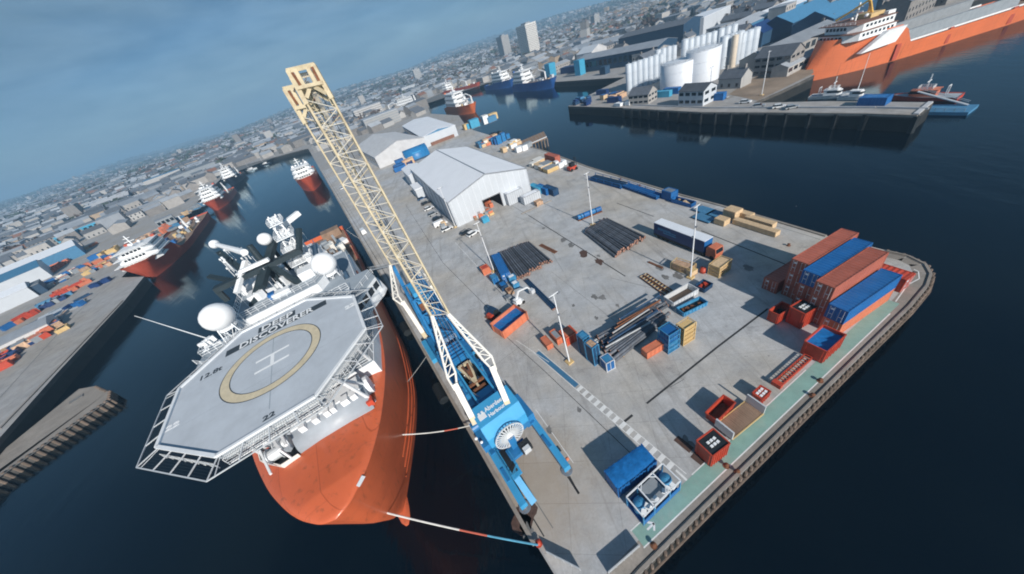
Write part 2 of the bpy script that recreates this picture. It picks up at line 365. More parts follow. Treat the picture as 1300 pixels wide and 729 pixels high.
def mk_water():
    mt = bpy.data.materials.new('water'); mt.use_nodes = True; t = mt.node_tree; t.nodes.clear()
    out = nn(t, 'ShaderNodeOutputMaterial'); df = nn(t, 'ShaderNodeBsdfDiffuse'); gl = nn(t, 'ShaderNodeBsdfGlossy'); fr = nn(t, 'ShaderNodeFresnel'); mx_ = nn(t, 'ShaderNodeMixShader')
    df.inputs['Color'].default_value = (.0002,.0024,.006,1); gl.inputs['Color'].default_value = (.74,.92,1.0,1); gl.inputs['Roughness'].default_value = .06; fr.inputs['IOR'].default_value = 1.39
    g = nn(t, 'ShaderNodeNewGeometry'); mpp = nn(t, 'ShaderNodeMapping'); mpp.inputs['Rotation'].default_value = (0,0,.5); mpp.inputs['Scale'].default_value = (1, .40, 1)
    t.links.new(g.outputs['Position'], mpp.inputs[0]); prev = None
    for sc, st, dist in ((.30, .12, .5), (1.4, .26, .12), (.05, .05, 2.0)):
        n = nn(t, 'ShaderNodeTexNoise'); n.inputs['Scale'].default_value = sc; n.inputs['Detail'].default_value = 5; n.inputs['Distortion'].default_value = .3; t.links.new(mpp.outputs[0], n.inputs[0])
        bp = nn(t, 'ShaderNodeBump'); bp.inputs['Strength'].default_value = st; bp.inputs['Distance'].default_value = dist
        pn_ = nn(t, 'ShaderNodeTexNoise'); pn_.inputs['Scale'].default_value = .022; pn_.inputs['Detail'].default_value = 3; t.links.new(mpp.outputs[0], pn_.inputs[0])
        rr_ = nn(t, 'ShaderNodeMapRange'); rr_.inputs[1].default_value = .35; rr_.inputs[2].default_value = .65; rr_.inputs[3].default_value = st*.35; rr_.inputs[4].default_value = st*1.6; t.links.new(pn_.outputs[0], rr_.inputs[0]); t.links.new(rr_.outputs[0], bp.inputs['Strength'])
        t.links.new(n.outputs[0], bp.inputs['Height'])
        if prev: t.links.new(prev, bp.inputs['Normal'])
        prev = bp.outputs[0]
    for q in (gl, fr): t.links.new(prev, q.inputs['Normal'])
    t.links.new(fr.outputs[0], mx_.inputs[0]); t.links.new(df.outputs[0], mx_.inputs[1]); t.links.new(gl.outputs[0], mx_.inputs[2]); t.links.new(mx_.outputs[0], out.inputs['Surface'])
    MAT['water'] = mt
mk_water()

# ------------------------------------------------------------------ setting
def struct(name, mb, mat, smooth=False, **k): return mb.build(name, mat, None, smooth, 'structure', **k)
b = MB(); S_ = 14000
b.add([(-S_,-S_,WATER),(S_,-S_,WATER),(S_,S_,WATER),(-S_,S_,WATER)], [(0,1,2,3)]); struct('water', b, 'water')

NEAR = [(-3.6,5.2),(3.5,8.1),(13.4,11.6),(32.7,18.3),(45.9,22.9),(57.5,26.9),(63.2,29.2),(66.2,31.0),(68.0,33.2),(68.3,36.0),(67.3,38.6)]
FARR = [(64.3,47.0),(61.0,60.5),(57.6,72.4),(54.6,82.5),(44.2,124.8),(36.6,166.2),(33.2,178)]
LEFT = [tuple(QF(t, 0)[:2]) for t in (560, 400, 250, 120, 60, 20)]
pier = LEFT + NEAR + FARR + [(24.8,212),(9.6,276),(5.8,312),(4,374),(-28,466),(-36,600),(-112,645),(-124,700),(-40,690),(-12,718),(20,725),(95,560),(111,380),(138,284),(100,262),(77.7,247.5),
       (93.3,194.8),(105.8,144.9),(117.5,113.8),(125,92.9),(128,81.6),(138,85.8),(131,112),(121.5,135),(138,138.4),(158,144),(160,170),(330,182),(900,150),(3500,-400),(9000,0),(9000,9500),(-9000,9500),(-9000,-60),
       (-98,-60),(-144.7,74.8),(-154.6,100.3),(-171.4,149.4),(-183.5,178),(-207,191),(-373,618),(-225,545)]
def poly_sheet(poly, z, name, mat, structure=True):
    n = len(poly); area = sum(poly[i][0]*poly[(i+1) % n][1]-poly[(i+1) % n][0]*poly[i][1] for i in range(n))
    if area < 0: poly = poly[::-1]
    mb = MB().add([(x,y,z) for x,y in poly], [tuple(range(n))]); return mb.build(name, mat, None, False, 'structure' if structure else None)
ground = poly_sheet(pier, 0, 'ground', 'quay_ground')
wall = MB(); wall_low = MB()
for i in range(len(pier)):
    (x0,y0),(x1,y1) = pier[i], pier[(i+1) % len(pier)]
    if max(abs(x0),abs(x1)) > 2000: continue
    wall.add([(x0,y0,0),(x1,y1,0),(x1,y1,-1.3),(x0,y0,-1.3)], [(0,1,2,3)]); wall_low.add([(x0,y0,-1.3),(x1,y1,-1.3),(x1,y1,-9),(x0,y0,-9)], [(0,1,2,3)])
wall.build('quay_wall', 'quay_wall', ground); wall_low.build('lower_wall', 'dark_wall', ground)  # grey top band, near-black from there down on every quay
deck_poly = [tuple(QF(t, .02)[:2]) for t in (330, 250, 120, 60, 20)] + [(-3.4,5.5)] + NEAR[1:] + FARR + [(24.8,212),(9.6,276),(5.8,312)]
quay = poly_sheet(deck_poly, .004, 'quay_deck', 'concrete')

def strip(mb, pts, w, z, h=0.0):
    for a, c in zip(pts, pts[1:]):
        a = Vector(a[:2]); c = Vector(c[:2]); d = (c-a).normalized(); n = Vector((-d.y, d.x))*w/2
        if h: mb.prism([tuple(a-n), tuple(c-n), tuple(c+n), tuple(a+n)], z, z+h)
        else: mb.add([(*(a-n),z),(*(c-n),z),(*(c+n),z),(*(a+n),z)], [(0,1,2,3)])
    return mb
def offset_line(poly, d):
    out = []
    for i, p in enumerate(poly):
        a = Vector(poly[max(0,i-1)]); c = Vector(poly[min(len(poly)-1,i+1)]); t = (c-a).normalized()
        out.append((p[0]-t.y*d, p[1]+t.x*d))
    return out
# kerbs and rails along the edges
strip(MB(), [QF(t, .28) for t in (330, 3)], .5, .005, .20).build('kerb', 'concrete_edge', quay)
strip(MB(), [QF(t, 1.7) for t in (330, 3)], .16, .009).build('rail_groove', 'joint_dark', quay)
strip(MB(), [QF(t, 3.1) for t in (330, 3)], .12, .009).build('rail_groove', 'joint_grey', quay)
strip(MB(), offset_line(NEAR, 1.1), 2.1, .009).build('edge_band', 'concrete_edge', quay)
strip(MB(), offset_line(NEAR, .2), .34, .014, .14).build('kerb', 'concrete_edge', quay)
strip(MB(), offset_line(NEAR, .62), .10, .014).build('rail_groove', 'joint_dark', quay)
strip(MB(), offset_line(FARR, .3), .55, .012, .22).build('kerb', 'concrete_edge', quay)
strip(MB(), offset_line(FARR, 1.9), .14, .009).build('rail_groove', 'joint_grey', quay)
# drainage channels, seams
def seam(pts, w, mat, name='seam'): strip(MB(), [W(*p) for p in pts], w, .011).build(name, mat, quay)
seam([(821,512.4),(911.7,440),(975,392)], .30, 'joint_dark', 'drain_channel')
seam([(671,273.5),(794,351)], .26, 'joint_dark', 'drain_channel')
seam([(641,256),(671,273.5)], .12, 'joint_dark')
seam([(783,258),(830,275)], .22, 'joint_dark', 'drain_channel')
seam([(890,293),(1003,338)], .26, 'joint_dark', 'drain_channel')
seam([(515,260),(562.6,334),(620,391.7)], .10, 'joint_dark')
seam([(578,308),(640,375)], .10, 'line_white')
seam([(792,536),(803,527)], .35, 'joint_dark', 'drain_channel')
seam([(850,492),(868,482)], .06, 'joint_dark')
seam([(735,627),(700,560)], .10, 'joint_dark'); seam([(735,627),(718,600)], .3, 'joint_dark')
seam([(680,520),(728,588)], .10, 'line_white')
seam([(776,353),(905,385)], .10, 'joint_grey'); seam([(610,262),(655,240)], .10, 'joint_grey'); seam([(655,275),(720,300)], .10, 'joint_grey'); seam([(650,285),(700,262)], .1, 'joint_grey')
seam([(700,320),(715,345)], .08, 'joint_grey'); seam([(745,340),(780,325)], .08, 'joint_grey'); seam([(700,345),(790,415)], .07, 'joint_grey')
for k in range(9):
    a = QF(30+k*9, 9.5+k*.4); c = QF(30+k*9+1.5, 30+k*1.2); strip(MB(), [a, c], .05, .010).build('seam', 'joint_grey', quay)
# oil stains
for px, py, r in ((715,305,.9),(725,312,1.0),(741,322,1.2),(755,377,.7),(765,378,.8),(760,332,1.1),(728,388,.4),(784,388,.4),(757,404,.4),(672,648,1.3),(661,660,1.2),(668,668,.9),(838,340,.8),(845,352,.7),
                  (760,325,.5),(910,590,.8),(880,570,.7),(870,560,.6),(697,545,.5),(735,520,.4),(860,350,.9),(950,340,.8),(690,290,.5),(1011,262,.1)):
    c = W(px, py); mb = MB(); n = 14
    ph = [r*(.55+.6*RND.random()) for _ in range(n)]
    mb.add([(c.x+ph[i]*cos(2*pi*i/n), c.y+ph[i]*1.5*sin(2*pi*i/n), .012) for i in range(n)], [tuple(range(n))]); mb.build('oil_stain', 'stain' if r > 1 else 'joint_grey', quay)
for px, py, qx, qy in ((858,556,878,572),(879,577,896,590)):   # dark debris patches beside the walkway
    a = W(px,py); c = W(qx,qy); strip(MB(), [a, c], 1.0, .013).build('oil_stain', 'stain', quay)
# painted walkways
P0, P1 = W(818,695), W(1103,424)
dv = (P1-P0).to_2d().normalized(); nv = Vector((-dv.y, dv.x))
def wk(t, s): p = P0.to_2d()+dv*t+nv*s; return (p.x, p.y)
LW = (P1-P0).length
strip(MB(), [wk(0,.95), wk(LW+9,.95)], 1.75, .016).build('green_walkway', 'line_green', quay)
strip(MB(), [wk(-.1,0), wk(LW+6,0)], .14, .020).build('walkway_line', 'line_white', quay)
strip(MB(), [wk(-.1,1.9), wk(3.0,1.9)], .14, .020).build('walkway_line', 'line_white', quay)
strip(MB(), [wk(10.2,1.9), wk(34,1.9)], .14, .020).build('walkway_line', 'line_white', quay)
strip(MB(), [W(1137,383), W(1152,362), W(1167,354), W(1166,345), W(1160,342)], .14, .020).build('walkway_line', 'line_white', quay)
strip(MB(), [W(1144,361), W(1154,350)], .12, .020).build('walkway_line', 'line_white', quay)
# arrow at the walkway's start, broken white crossing ladder up the pier
c = Vector(wk(1.6,.95))
mb = MB()
for s_, t_ in ((0,0),(.5,.55),(-.5,.55)):
    strip(mb, [tuple(c+dv*1.0), tuple(c+dv*(t_-.1)+nv*s_)], .22, .024)
mb.build('painted_arrow', 'line_white', quay)
A0, A1 = W(697,460), W(868,606)
ad = (A1-A0).to_2d().normalized(); an = Vector((-ad.y, ad.x)); AL = (A1-A0).length
def lk(t, s): p = A0.to_2d()+ad*t+an*s; return (p.x, p.y)
strip(MB(), [lk(-4,.55), lk(AL,.55)], .10, .020).build('walkway_line', 'line_white', quay)
strip(MB(), [lk(-4,-.55), lk(AL,-.55)], .10, .020).build('walkway_line', 'line_white', quay)
strip(MB(), [lk(-3.5,0), lk(7.2,0)], .9, .016).build('green_walkway', 'shed_blue', quay)
strip(MB(), [W(655,432), A0], .10, .020).build('walkway_line', 'line_white', quay)
k = 0
t = 7.6
while t < AL-1.0:
    strip(MB(), [lk(t,0), lk(t+.62,0)], 1.0, .018).build('crossing_bar', 'line_white', quay); t += 1.25
seam([(640,425),(690,470),(800,575)], .10, 'joint_dark')
strip(MB(), [W(858,597), W(872,610)], .28, .018).build('crossing_bar', 'line_white', quay)

# timber fender piles along the near end
fm = MB()
fm.cyl((0,0,-1.5),(0,0,.10),.19,7); fmesh = fm.mesh('fender_pile'); fmesh.materials.append(MAT['fender'])
acc = 0
for a, c in zip(NEAR, NEAR[1:]):
    a = Vector(a); c = Vector(c); d = (c-a); n = Vector((d.y,-d.x)).normalized()
    while acc < d.length:
        p = a + d.normalized()*acc + n*.20; mobj('fender_pile', fmesh, quay, loc=(p.x,p.y,RND.uniform(-.15,.0))); acc += RND.uniform(.92,1.08)
    acc -= d.length
strip(MB(), offset_line(NEAR, -.48), .16, -1.2, .3).build('fender_beam', 'fender', quay)

# hills and inland terrain
def th(x, y):
    r = hypot(x, y*1.0)
    k = min(1, max(0, (r-750)/5200)); k = k*k*(3-2*k)
    h = 88*k*(.75+.35*sin(x*.00105+1.2)+.22*sin(x*.0026+y*.001+.4)+.12*sin(x*.006+.7))
    h += 16*min(1, max(0, (r-700)/900))*(.5+.5*sin(x*.0031+2)*cos(y*.0027))
    return max(0, h)
rows = []
for j in range(46):
    r = 620+6800*(j/45)**1.6; row = []
    for i in range(91):
        a = radians(-8+190*i/90); x = r*cos(a)*1.15; y = r*sin(a)
        row.append((x, y, th(x,y)-.5))
    rows.append(row)
g = MB(); g.grid([[p for p in r][::-1] for r in rows]); struct('hills', g, 'city_ground', True)

# left finger jetty with log fenders
JZ = -2.6
JP = [W(*q, JZ) for q in ((0,575),(100,494),(122,490),(138,497),(136,508),(0,603))]
jp = [(p.x,p.y) for p in JP]
dj = (Vector(jp[0])-Vector(jp[1])).normalized()
jp[0] = tuple(Vector(jp[0])+dj*40); dj2 = (Vector(jp[5])-Vector(jp[4])).normalized(); jp[5] = tuple(Vector(jp[5])+dj2*40)
jet = poly_sheet(jp, JZ, 'jetty', 'concrete_edge')
jw = MB()
for i in range(len(jp)):
    (x0,y0),(x1,y1) = jp[i], jp[(i+1) % len(jp)]; jw.add([(x0,y0,JZ),(x1,y1,JZ),(x1,y1,-9),(x0,y0,-9)], [(0,1,2,3)])
jw.build('jetty_wall', 'quay_wall', jet)
lm = MB().cyl((0,0,-6.5),(0,0,.25),.36,8).mesh('fender_log'); lm.materials.append(MAT['fender'])
for i in (2,3,4):
    a = Vector(jp[i]); c = Vector(jp[i+1]); d = c-a; n = Vector((d.y,-d.x)).normalized(); s = .5
    if n.dot(Vector((1,-1))) < 0: n = -n
    while s < d.length-.2:
        p = a+d.normalized()*s+n*.25; mobj('fender_log', lm, jet, loc=(p.x,p.y,JZ)); s += 1.45
strip(MB(), offset_line([jp[4],jp[5]], .9), .5, JZ+.006).build('kerb', 'joint_grey', jet)
mb = MB(); q = W(97,507,JZ); mb.obox((q.x,q.y,JZ+.1),(3.2,1.8,.18), .7); mb.build('hatch', 'joint_grey', jet)

# ------------------------------------------------------------------ main ship (local x forward, y port, z world height)
def interp(tab, x):
    if x <= tab[0][0]: return tab[0][1]
    for (a,b_),(c,d) in zip(tab, tab[1:]):
        if x <= c: return b_+(d-b_)*(x-a)/(c-a)
    return tab[-1][1]
ship = thing('offshore_ship', 'large orange and white offshore ship with octagonal helideck moored beside the blue crane', 'ship', (-30.37,32.17,0), atan2(-.9307,.3657))
WLT = [(0,0),(1.2,.75),(2.6,1.5),(4.5,2.5),(9.8,5.2),(14,7.1),(19.5,9),(26.5,10.3),(35.5,11.2),(200,11.2)]
TOPT = [(0,0),(.35,1.1),(.9,1.9),(2.7,3.6),(5.2,5.2),(9.2,7.1),(16.2,9.3),(22,10.3),(28,10.9),(36,11.2),(200,11.2)]
STERN = -113.0
def tend(z): return interp([(-8,7.0),(-5,8.6),(-2,10.2),(0,11.6),(6,14.2),(15,17.0),(16,17.0)], z)
def smooth_tab(tab):
    out = []
    for i in range(len(tab)-1):
        p0 = tab[max(0,i-1)]; p1 = tab[i]; p2 = tab[i+1]; p3 = tab[min(len(tab)-1,i+2)]
        m1 = (p2[1]-p0[1])/max(1e-6,p2[0]-p0[0]) if i > 0 else (p2[1]-p1[1])/(p2[0]-p1[0])*1.3; m2 = (p3[1]-p1[1])/max(1e-6,p3[0]-p1[0]); h = p2[0]-p1[0]
        for k in range(8):
            u = k/8; out.append((p1[0]+h*u, (2*u**3-3*u*u+1)*p1[1]+(u**3-2*u*u+u)*h*m1+(-2*u**3+3*u*u)*p2[1]+(u**3-u*u)*h*m2))
    return out+[tab[-1]]
WLT = smooth_tab(WLT); TOPT = smooth_tab(TOPT)
def hbr(q, z):
    w = min(1, max(0, (z+5)/20))**1.15
    v = interp(WLT, q)*(1-w)+interp(TOPT, q)*w
    if z < -5: v *= 1+.06*(z+5)
    return v
def ztop(t): return interp([(-113,3.6),(-44,3.6),(-40,8),(-36,15),(20,15)], t)
us = [i/26*.70 for i in range(26)]+[.70+.3*(1-(1-i/60)**2.2) for i in range(61)]
rows = []
for side in (1,):
    pass
def hull_rows(side):
    rows = []
    for u in us:
        t0 = STERN+u*(17-STERN); zt = ztop(t0); r = []
        for k in range(13):
            z = -8+(zt+8)*k/12; te = tend(z); t = STERN+u*(te-STERN); r.append((t, side*hbr(te-t, z), z))
        rows.append(r)
    return rows
hb_ = MB()
pr = hull_rows(1); sr = hull_rows(-1)
hb_.grid([r[::-1] for r in pr]); hb_.grid(sr)
hb_.add([*sr[0], *pr[0]], [tuple(list(range(13))+list(range(25,12,-1)))])
hb_.build('hull', 'hull_orange', ship, True)
# rounded bow deck: bevel band and cambered foredeck
def deck_pt(t, f):  # f -1..1 across
    q = 16-t; h = max(0, interp(TOPT, q)-.02)
    return (t, h*f)
ts = [-36+i*(51.95)/60 for i in range(61)]
ts = [-36+53*(1-(1-i/110)**2.0) for i in range(111)]
dk = []
for t in ts:
    h = interp(TOPT, 17-t); row = []
    for f, dz in ((-1,0),(-.965,.22),(-.90,.45),(-.80,.62),(-.5,.85),(0,1.0),(.5,.85),(.80,.62),(.90,.45),(.965,.22),(1,0)):
        k = min(1, h/4.0); row.append((t-(1-abs(f))*0, h*f, 15+dz*k))
    dk.append(row)
MB().grid([r[::-1] for r in dk]).build('foredeck', 'hull_orange', ship, True)
# bulbous bow
bb = MB()
prof = []
rings = []
for j in range(13):
    a = pi*j/12; x = 5.5+6.2*(-cos(a)); r = 1.75*sin(a)**.8 if 0 < j < 12 else .01
    rings.append([(x, r*cos(2*pi*i/14)*.85, -6.0+r*sin(2*pi*i/14)) for i in range(15)])
bb.grid(rings).build('bulbous_bow', 'hull_orange', ship, True)
# aft working deck and bulwarks
MB().box(-112.6,-38,-10.9,10.9,2.0,2.35).build('working_deck', 'deck_brown', ship)
mb = MB()
for s in (-1,1): mb.box(-112.8,-42,s*11.0-.12,s*11.0+.12,2.3,3.9)
mb.box(-112.9,-112.6,-11,11,2.3,3.9); mb.build('bulwark', 'hull_orange', ship)
# rubbing strakes on the side
for s in (-1,1):
    for z in (-1.6,.6,2.9):
        mb = MB(); pts = []
        for t in [x*3 for x in range(-36,3)]:
            pts.append((t, s*(hbr(tend(z)-t, z)+.05), z))
        for a, c in zip(pts, pts[1:]): mb.bar(a, c, .18, .22)
        mb.build('rubbing_strake', 'hull_orange', ship)
# deckhouse
blk = [(-45,-10.9),(-13,-10.9),(-6,-10.0),(-.4,-8.9),(-.4,8.9),(-6,10.0),(-13,10.9),(-45,10.9)]
MB().prism(blk, 13.6, 16.0).build('deckhouse', 'white_paint', ship); MB().prism([(-47,-10.2),(-37,-10.2),(-37,10.2),(-47,10.2)], 1.0, 15.9).build('deckhouse', 'white_paint', ship)
MB().prism([(x*.999-.05,y*.985) for x,y in blk], 16.0, 16.05).build('deckhouse_top', 'grey_deck', ship)
MB().rail([(x,y*.985,16.05) for x,y in blk[1:7]], 1.2, .07, 1.5).build('railing', 'white_paint', ship)
# bridge deck with wings
br = [(-34,-9.5),(-24,-10),(-24,-14.6),(-18.5,-15.2),(-17,-14.4),(-12.5,-10),(-9,-8.5),(-9,8.5),(-12.5,10),(-17,14.4),(-18.5,15.2),(-24,14.6),(-24,10),(-34,9.5)]
MB().prism(br, 16.05, 16.4).build('bridge_floor', 'white_paint', ship)
bi = [(-33,-9),(-23,-9.6),(-22.6,-14),(-18.6,-14.5),(-13,-9.6),(-9.6,-8),(-9.6,8),(-13,9.6),(-18.6,14.5),(-22.6,14),(-23,9.6),(-33,9)]
MB().prism(bi, 16.4, 19.2).build('bridge', 'white_paint', ship)
mb = MB()
for i in range(len(bi)):
    a = Vector(bi[i]); c = Vector(bi[(i+1) % len(bi)]); d = c-a; n = Vector((d.y,-d.x)).normalized(); L_ = d.length; k = max(1, int(L_/1.6))
    for j in range(k):
        p0 = a+d*((j+.12)/k)+n*.03; p1 = a+d*((j+.88)/k)+n*.03
        MB().add([(*p0,17.4),(*p1,17.4),(*p1,18.6),(*p0,18.6)], [(0,1,2,3)]).build('window', 'glass', ship)
MB().prism(bi, 19.2, 19.45).build('bridge_roof', 'grey_deck', ship)
MB().rail([(x,y,19.45) for x,y in bi[3:9]], 1.0, .06, 1.6).build('railing', 'white_paint', ship)
MB().prism([(-44,-8),(-24,-8.5),(-22,-7),(-22,5.5),(-24,7),(-44,7)], 19.2, 21.2).build('upper_house', 'white_paint', ship)
MB().prism([(-43.8,-7.8),(-24.1,-8.3),(-22.2,-6.9),(-22.2,5.4),(-24.1,6.8),(-43.8,6.8)], 21.2, 21.25).build('upper_top', 'grey_deck', ship)
MB().rail([(-43.5,-7.6,21.2),(-24.2,-8.2,21.2),(-22.4,-6.8,21.2),(-22.4,5.3,21.2),(-24.2,6.6,21.2),(-43.5,6.6,21.2)], 1.1, .06, 1.2).build('railing', 'white_paint', ship)
for x0,x1,y0,y1,h in ((-30,-27,-6,-4,1.4),(-34,-31.5,-6.6,-4.6,1.8),(-29,-26,3,5.5,1.6),(-36,-33,2.6,5,2.2),(-40,-37,-5,-2,1.3),(-25.5,-24,-2,1,.9),(-42,-39,1,5,2.6),(-31,-29.6,5.2,6.2,2.4)):
    MB().box(x0,x1,y0,y1,21.2,21.2+h).build('deck_locker', 'white_paint', ship)
MB().box(-25.8,-24.5,-2.6,-1.5,21.25,22.3).build('deck_locker', 'box_blue', ship)
# helideck octagon (22 m) with support, nets and markings
HC = 25.0; AP = 11.05; cr_ = AP/cos(pi/8)
octo = [(cr_*cos(pi/8+pi/4*i), cr_*sin(pi/8+pi/4*i)) for i in range(8)]
MB().prism(octo, HC-.45, HC).build('helideck', 'heli_deck', ship)
mb = MB()
for i in range(8):
    a = Vector((*octo[i],HC+.10)); c = Vector((*octo[(i+1) % 8],HC+.10)); mb.bar(a, c, .34, .22)
mb.build('deck_edge', 'white_paint', ship)
def ring(r0, r1, z, n=72):
    vs = []
    for i in range(n):
        t = 2*pi*i/n; vs += [(r0*cos(t),r0*sin(t),z),(r1*cos(t),r1*sin(t),z)]
    return MB().add(vs, [(2*i,2*i+1,(2*i+3) % (2*n),(2*i+2) % (2*n)) for i in range(n)])
ring(4.75,5.95,HC+.006).build('circle_outline', 'heli_dark', ship)
ring(4.86,5.84,HC+.011).build('landing_circle', 'heli_yellow', ship)
# H drawn to be read from the bow
hm = MB(); z = HC+.012
for s in (-1,1): hm.add([(s*1.1-.2,-2.0,z),(s*1.1+.2,-2.0,z),(s*1.1+.2,2.0,z),(s*1.1-.2,2.0,z)], [(0,1,2,3)])
hm.add([(-.9,-.22,z),(.9,-.22,z),(.9,.22,z),(-.9,.22,z)], [(0,1,2,3)]); hm.build('landing_letter', 'heli_line', ship)
MB().add([(-6.6,-.05,HC+.005),(8.8,-.05,HC+.005),(8.8,.05,HC+.005),(-6.6,.05,HC+.005)], [(0,1,2,3)]).build('deck_seam', 'grey_deck', ship)
for t in (-3.5,3.2):
    MB().add([(t-.02,-10,HC+.004),(t+.02,-10,HC+.004),(t+.02,10,HC+.004),(t-.02,10,HC+.004)], [(0,1,2,3)]).build('deck_seam', 'grey_deck', ship)
MB().add([(-7.95,-6.2,HC+.007),(-6.5,-6.2,HC+.007),(-6.5,7.3,HC+.007),(-7.95,7.3,HC+.007)], [(0,1,2,3)]).build('name_band', 'heli_dark', ship)
MB().add([(-9.75,-2.2,HC+.007),(-8.25,-2.2,HC+.007),(-8.25,2.9,HC+.007),(-9.75,2.9,HC+.007)], [(0,1,2,3)]).build('name_band', 'heli_dark', ship)
text_part('DEEP', 1.85, 'heli_line', ship, (-9.0,.35,HC+.010), (0,1,0), (-1,0,0), 4.3, .035)
text_part('DISCOVERER', 1.85, 'heli_line', ship, (-7.22,.4,HC+.010), (0,1,0), (-1,0,0), 9.9, .035)
text_part('12.8t', 1.3, 'heli_dark', ship, (-4.3,-7.6,HC+.012), (0,1,0), (-1,0,0), 2.5, .03)
text_part('22', .9, 'heli_dark', ship, (9.85,.0,HC+.012), (0,1,0), (-1,0,0), 1.2, .03)
text_part('22', 1.1, 'heli_line', ship, (2.4,-10.2,HC+.012), (0,1,0), (-1,0,0), 1.4, .04)
text_part('22', 1.1, 'heli_line', ship, (-2.6,10.2,HC+.012), (0,1,0), (-1,0,0), 1.4, .04)
# safety nets: frames and wires
for i in range(8):
    a = Vector((*octo[i],HC-.1)); c = Vector((*octo[(i+1) % 8],HC-.1)); k = 1.17
    ao = Vector((octo[i][0]*k,octo[i][1]*k,HC-.35)); co = Vector((octo[(i+1) % 8][0]*k,octo[(i+1) % 8][1]*k,HC-.35))
    mb = MB(); mb.bar(ao, co, .10); mb.bar(a, ao, .09); mb.bar(a.lerp(c,.03), ao.lerp(co,.06), .06)
    for j in range(1,4): mb.bar(a.lerp(c,j/4), ao.lerp(co,j/4), .10, .10)
    fr = mb.build('net_frame', 'steel_light', ship)
    mb = MB()
    for j in range(1,8): mb.bar(a.lerp(ao,j/8), c.lerp(co,j/8), .015)
    for j in range(1,44): mb.bar(a.lerp(c,j/44), ao.lerp(co,j/44), .012)
    mb.build('net', 'dark', fr)
# perimeter gutter and support frame beneath
mb = MB()
for i in range(8):
    a = Vector((octo[i][0]*.97,octo[i][1]*.97,HC-.8)); c = Vector((octo[(i+1) % 8][0]*.97,octo[(i+1) % 8][1]*.97,HC-.8)); mb.bar(a, c, .3, .5)
for y in (-6,-2,2,6): mb.bar((-9,y,HC-.75),(9,y,HC-.75),.35,.55)
mb.build('deck_girder', 'white_paint', ship)
for p, q in (((7.5,5,HC-.8),(2.5,7.6,14.2)),((7.5,5.6,HC-.8),(5.6,7.0,14.0)),((7.5,-5,HC-.8),(2.5,-7.6,14.2)),((9.5,0,HC-.8),(2,2.5,16)),((9.5,0,HC-.8),(2,-2.5,16)),((4,8.6,HC-.8),(-.5,8.4,16)),((4,-8.6,HC-.8),(-.5,-8.4,16)),((-4,8,HC-.8),(-5,8,16)),((-4,-8,HC-.8),(-5,-8,16)),((-8,4,HC-.8),(-9,4,19)),((-8,-4,HC-.8),(-9,-4,19))):
    MB().cyl(p, q, .22, 8).build('strut', 'white_paint', ship)
MB().box(10.6,11.2,-4.4,4.4,HC-1.5,HC-1.42).rail([(11.3,-4.4,HC-1.45),(11.3,4.4,HC-1.45)],1.0,.06,1.1).build('walkway', 'white_paint', ship)
for (x0,y0,x1,y1) in ((5.2,10.6,10.9,5.0),(5.2,-10.6,10.9,-5.0)):
    MB().rail([(x0*1.03,y0*1.03,HC-1.2),(x1*1.03,y1*1.03,HC-1.2)],.9,.06,1.0).build('walkway', 'white_paint', ship)
# mooring-deck cover: transverse half-round housing in front of the deckhouse
for y0,y1 in ((-2.6,6.6),):
    n = 12; rr = 2.5; mb = MB()
    prof = [(2.6+3.1,13.6)]+[(3.2+rr*cos(a),13.6+2.2*sin(a)) for a in [i*pi/2/n for i in range(n+1)]]+[(1.6,15.8),(1.6,13.6)]
    mb.add([(x,y0,z) for x,z in prof]+[(x,y1,z) for x,z in prof],
           [tuple(range(len(prof))), tuple(reversed(range(len(prof),2*len(prof))))]+[(i+1,i,i+len(prof),i+1+len(prof)) for i in range(len(prof)-1)])
    mb.build('mooring_cover', 'cyl_grey', ship, True)
    MB().box(.9,3.6,y0+.1,y1-.1,15.55,15.95).build('cover_top', 'white_paint', ship)
mb = MB()
for y in (-1.4,.2,1.6,2.4,3.8,5.0): mb.box(3.4,4.5,y,y+RND.uniform(.4,.9),15.4,16.3)
mb.build('vent_box', 'white_paint', ship)
MB().cyl((2.2,6.6,14.6),(2.2,7.3,14.6),1.3,14).build('end_drum', 'white_paint', ship)
mb = MB(); mb.box(4.6,5.6,6.2,7.0,14,14.9); mb.build('vent_box', 'box_red', ship)
# open winch bay on the starboard half
MB().prism([(-.3,-7.9),(3.4,-7.0),(6.0,-4.6),(6.0,-2.7),(-.3,-2.7)],13.3,13.9).build('winch_floor', 'dark', ship)
mb = MB(); mb.bar((-.3,-7.9,14.1),(3.4,-7.0,14.1),.10,.7); mb.bar((3.4,-7.0,14.1),(6.0,-4.6,14.1),.10,.7); mb.bar((6.0,-4.6,14.1),(6.0,-2.6,14.1),.1,.7); mb.bar((-.3,-7.9,14.2),(-.3,-2.6,14.2),.10,.7); mb.build('coaming', 'crane_white', ship)
for (x,y,r,l) in ((1.2,-6.2,.7,1.5),(4.0,-5.0,.75,1.3),(3.2,-4.2,.6,1.6),(1.4,-3.9,.65,1.3)):
    w_ = MB().cyl((x,y-l/2,14.6),(x,y+l/2,14.6),r,14); w_.cyl((x,y-l/2-.1,14.6),(x,y-l/2,14.6),r*1.4,14); w_.cyl((x,y+l/2,14.6),(x,y+l/2+.1,14.6),r*1.4,14); w_.build('winch', 'steel_light', ship)
mb = MB()
for _ in range(26):
    x, y = RND.uniform(0,4.6), RND.uniform(-6.2,-2.9); mb.obox((x,y,14.3+RND.random()*.5),(RND.uniform(.2,.7),RND.uniform(.2,.7),RND.uniform(.5,1.4)),RND.random())
mb.build('winch_gear', 'cyl_grey', ship)
mb = MB()
for _ in range(8):
    x, y = RND.uniform(-.2,1.8), RND.uniform(-6.8,-2.9); mb.obox((x,y,14.4),(.5,.5,.9),RND.random())
mb.build('winch_gear', 'box_red', ship)
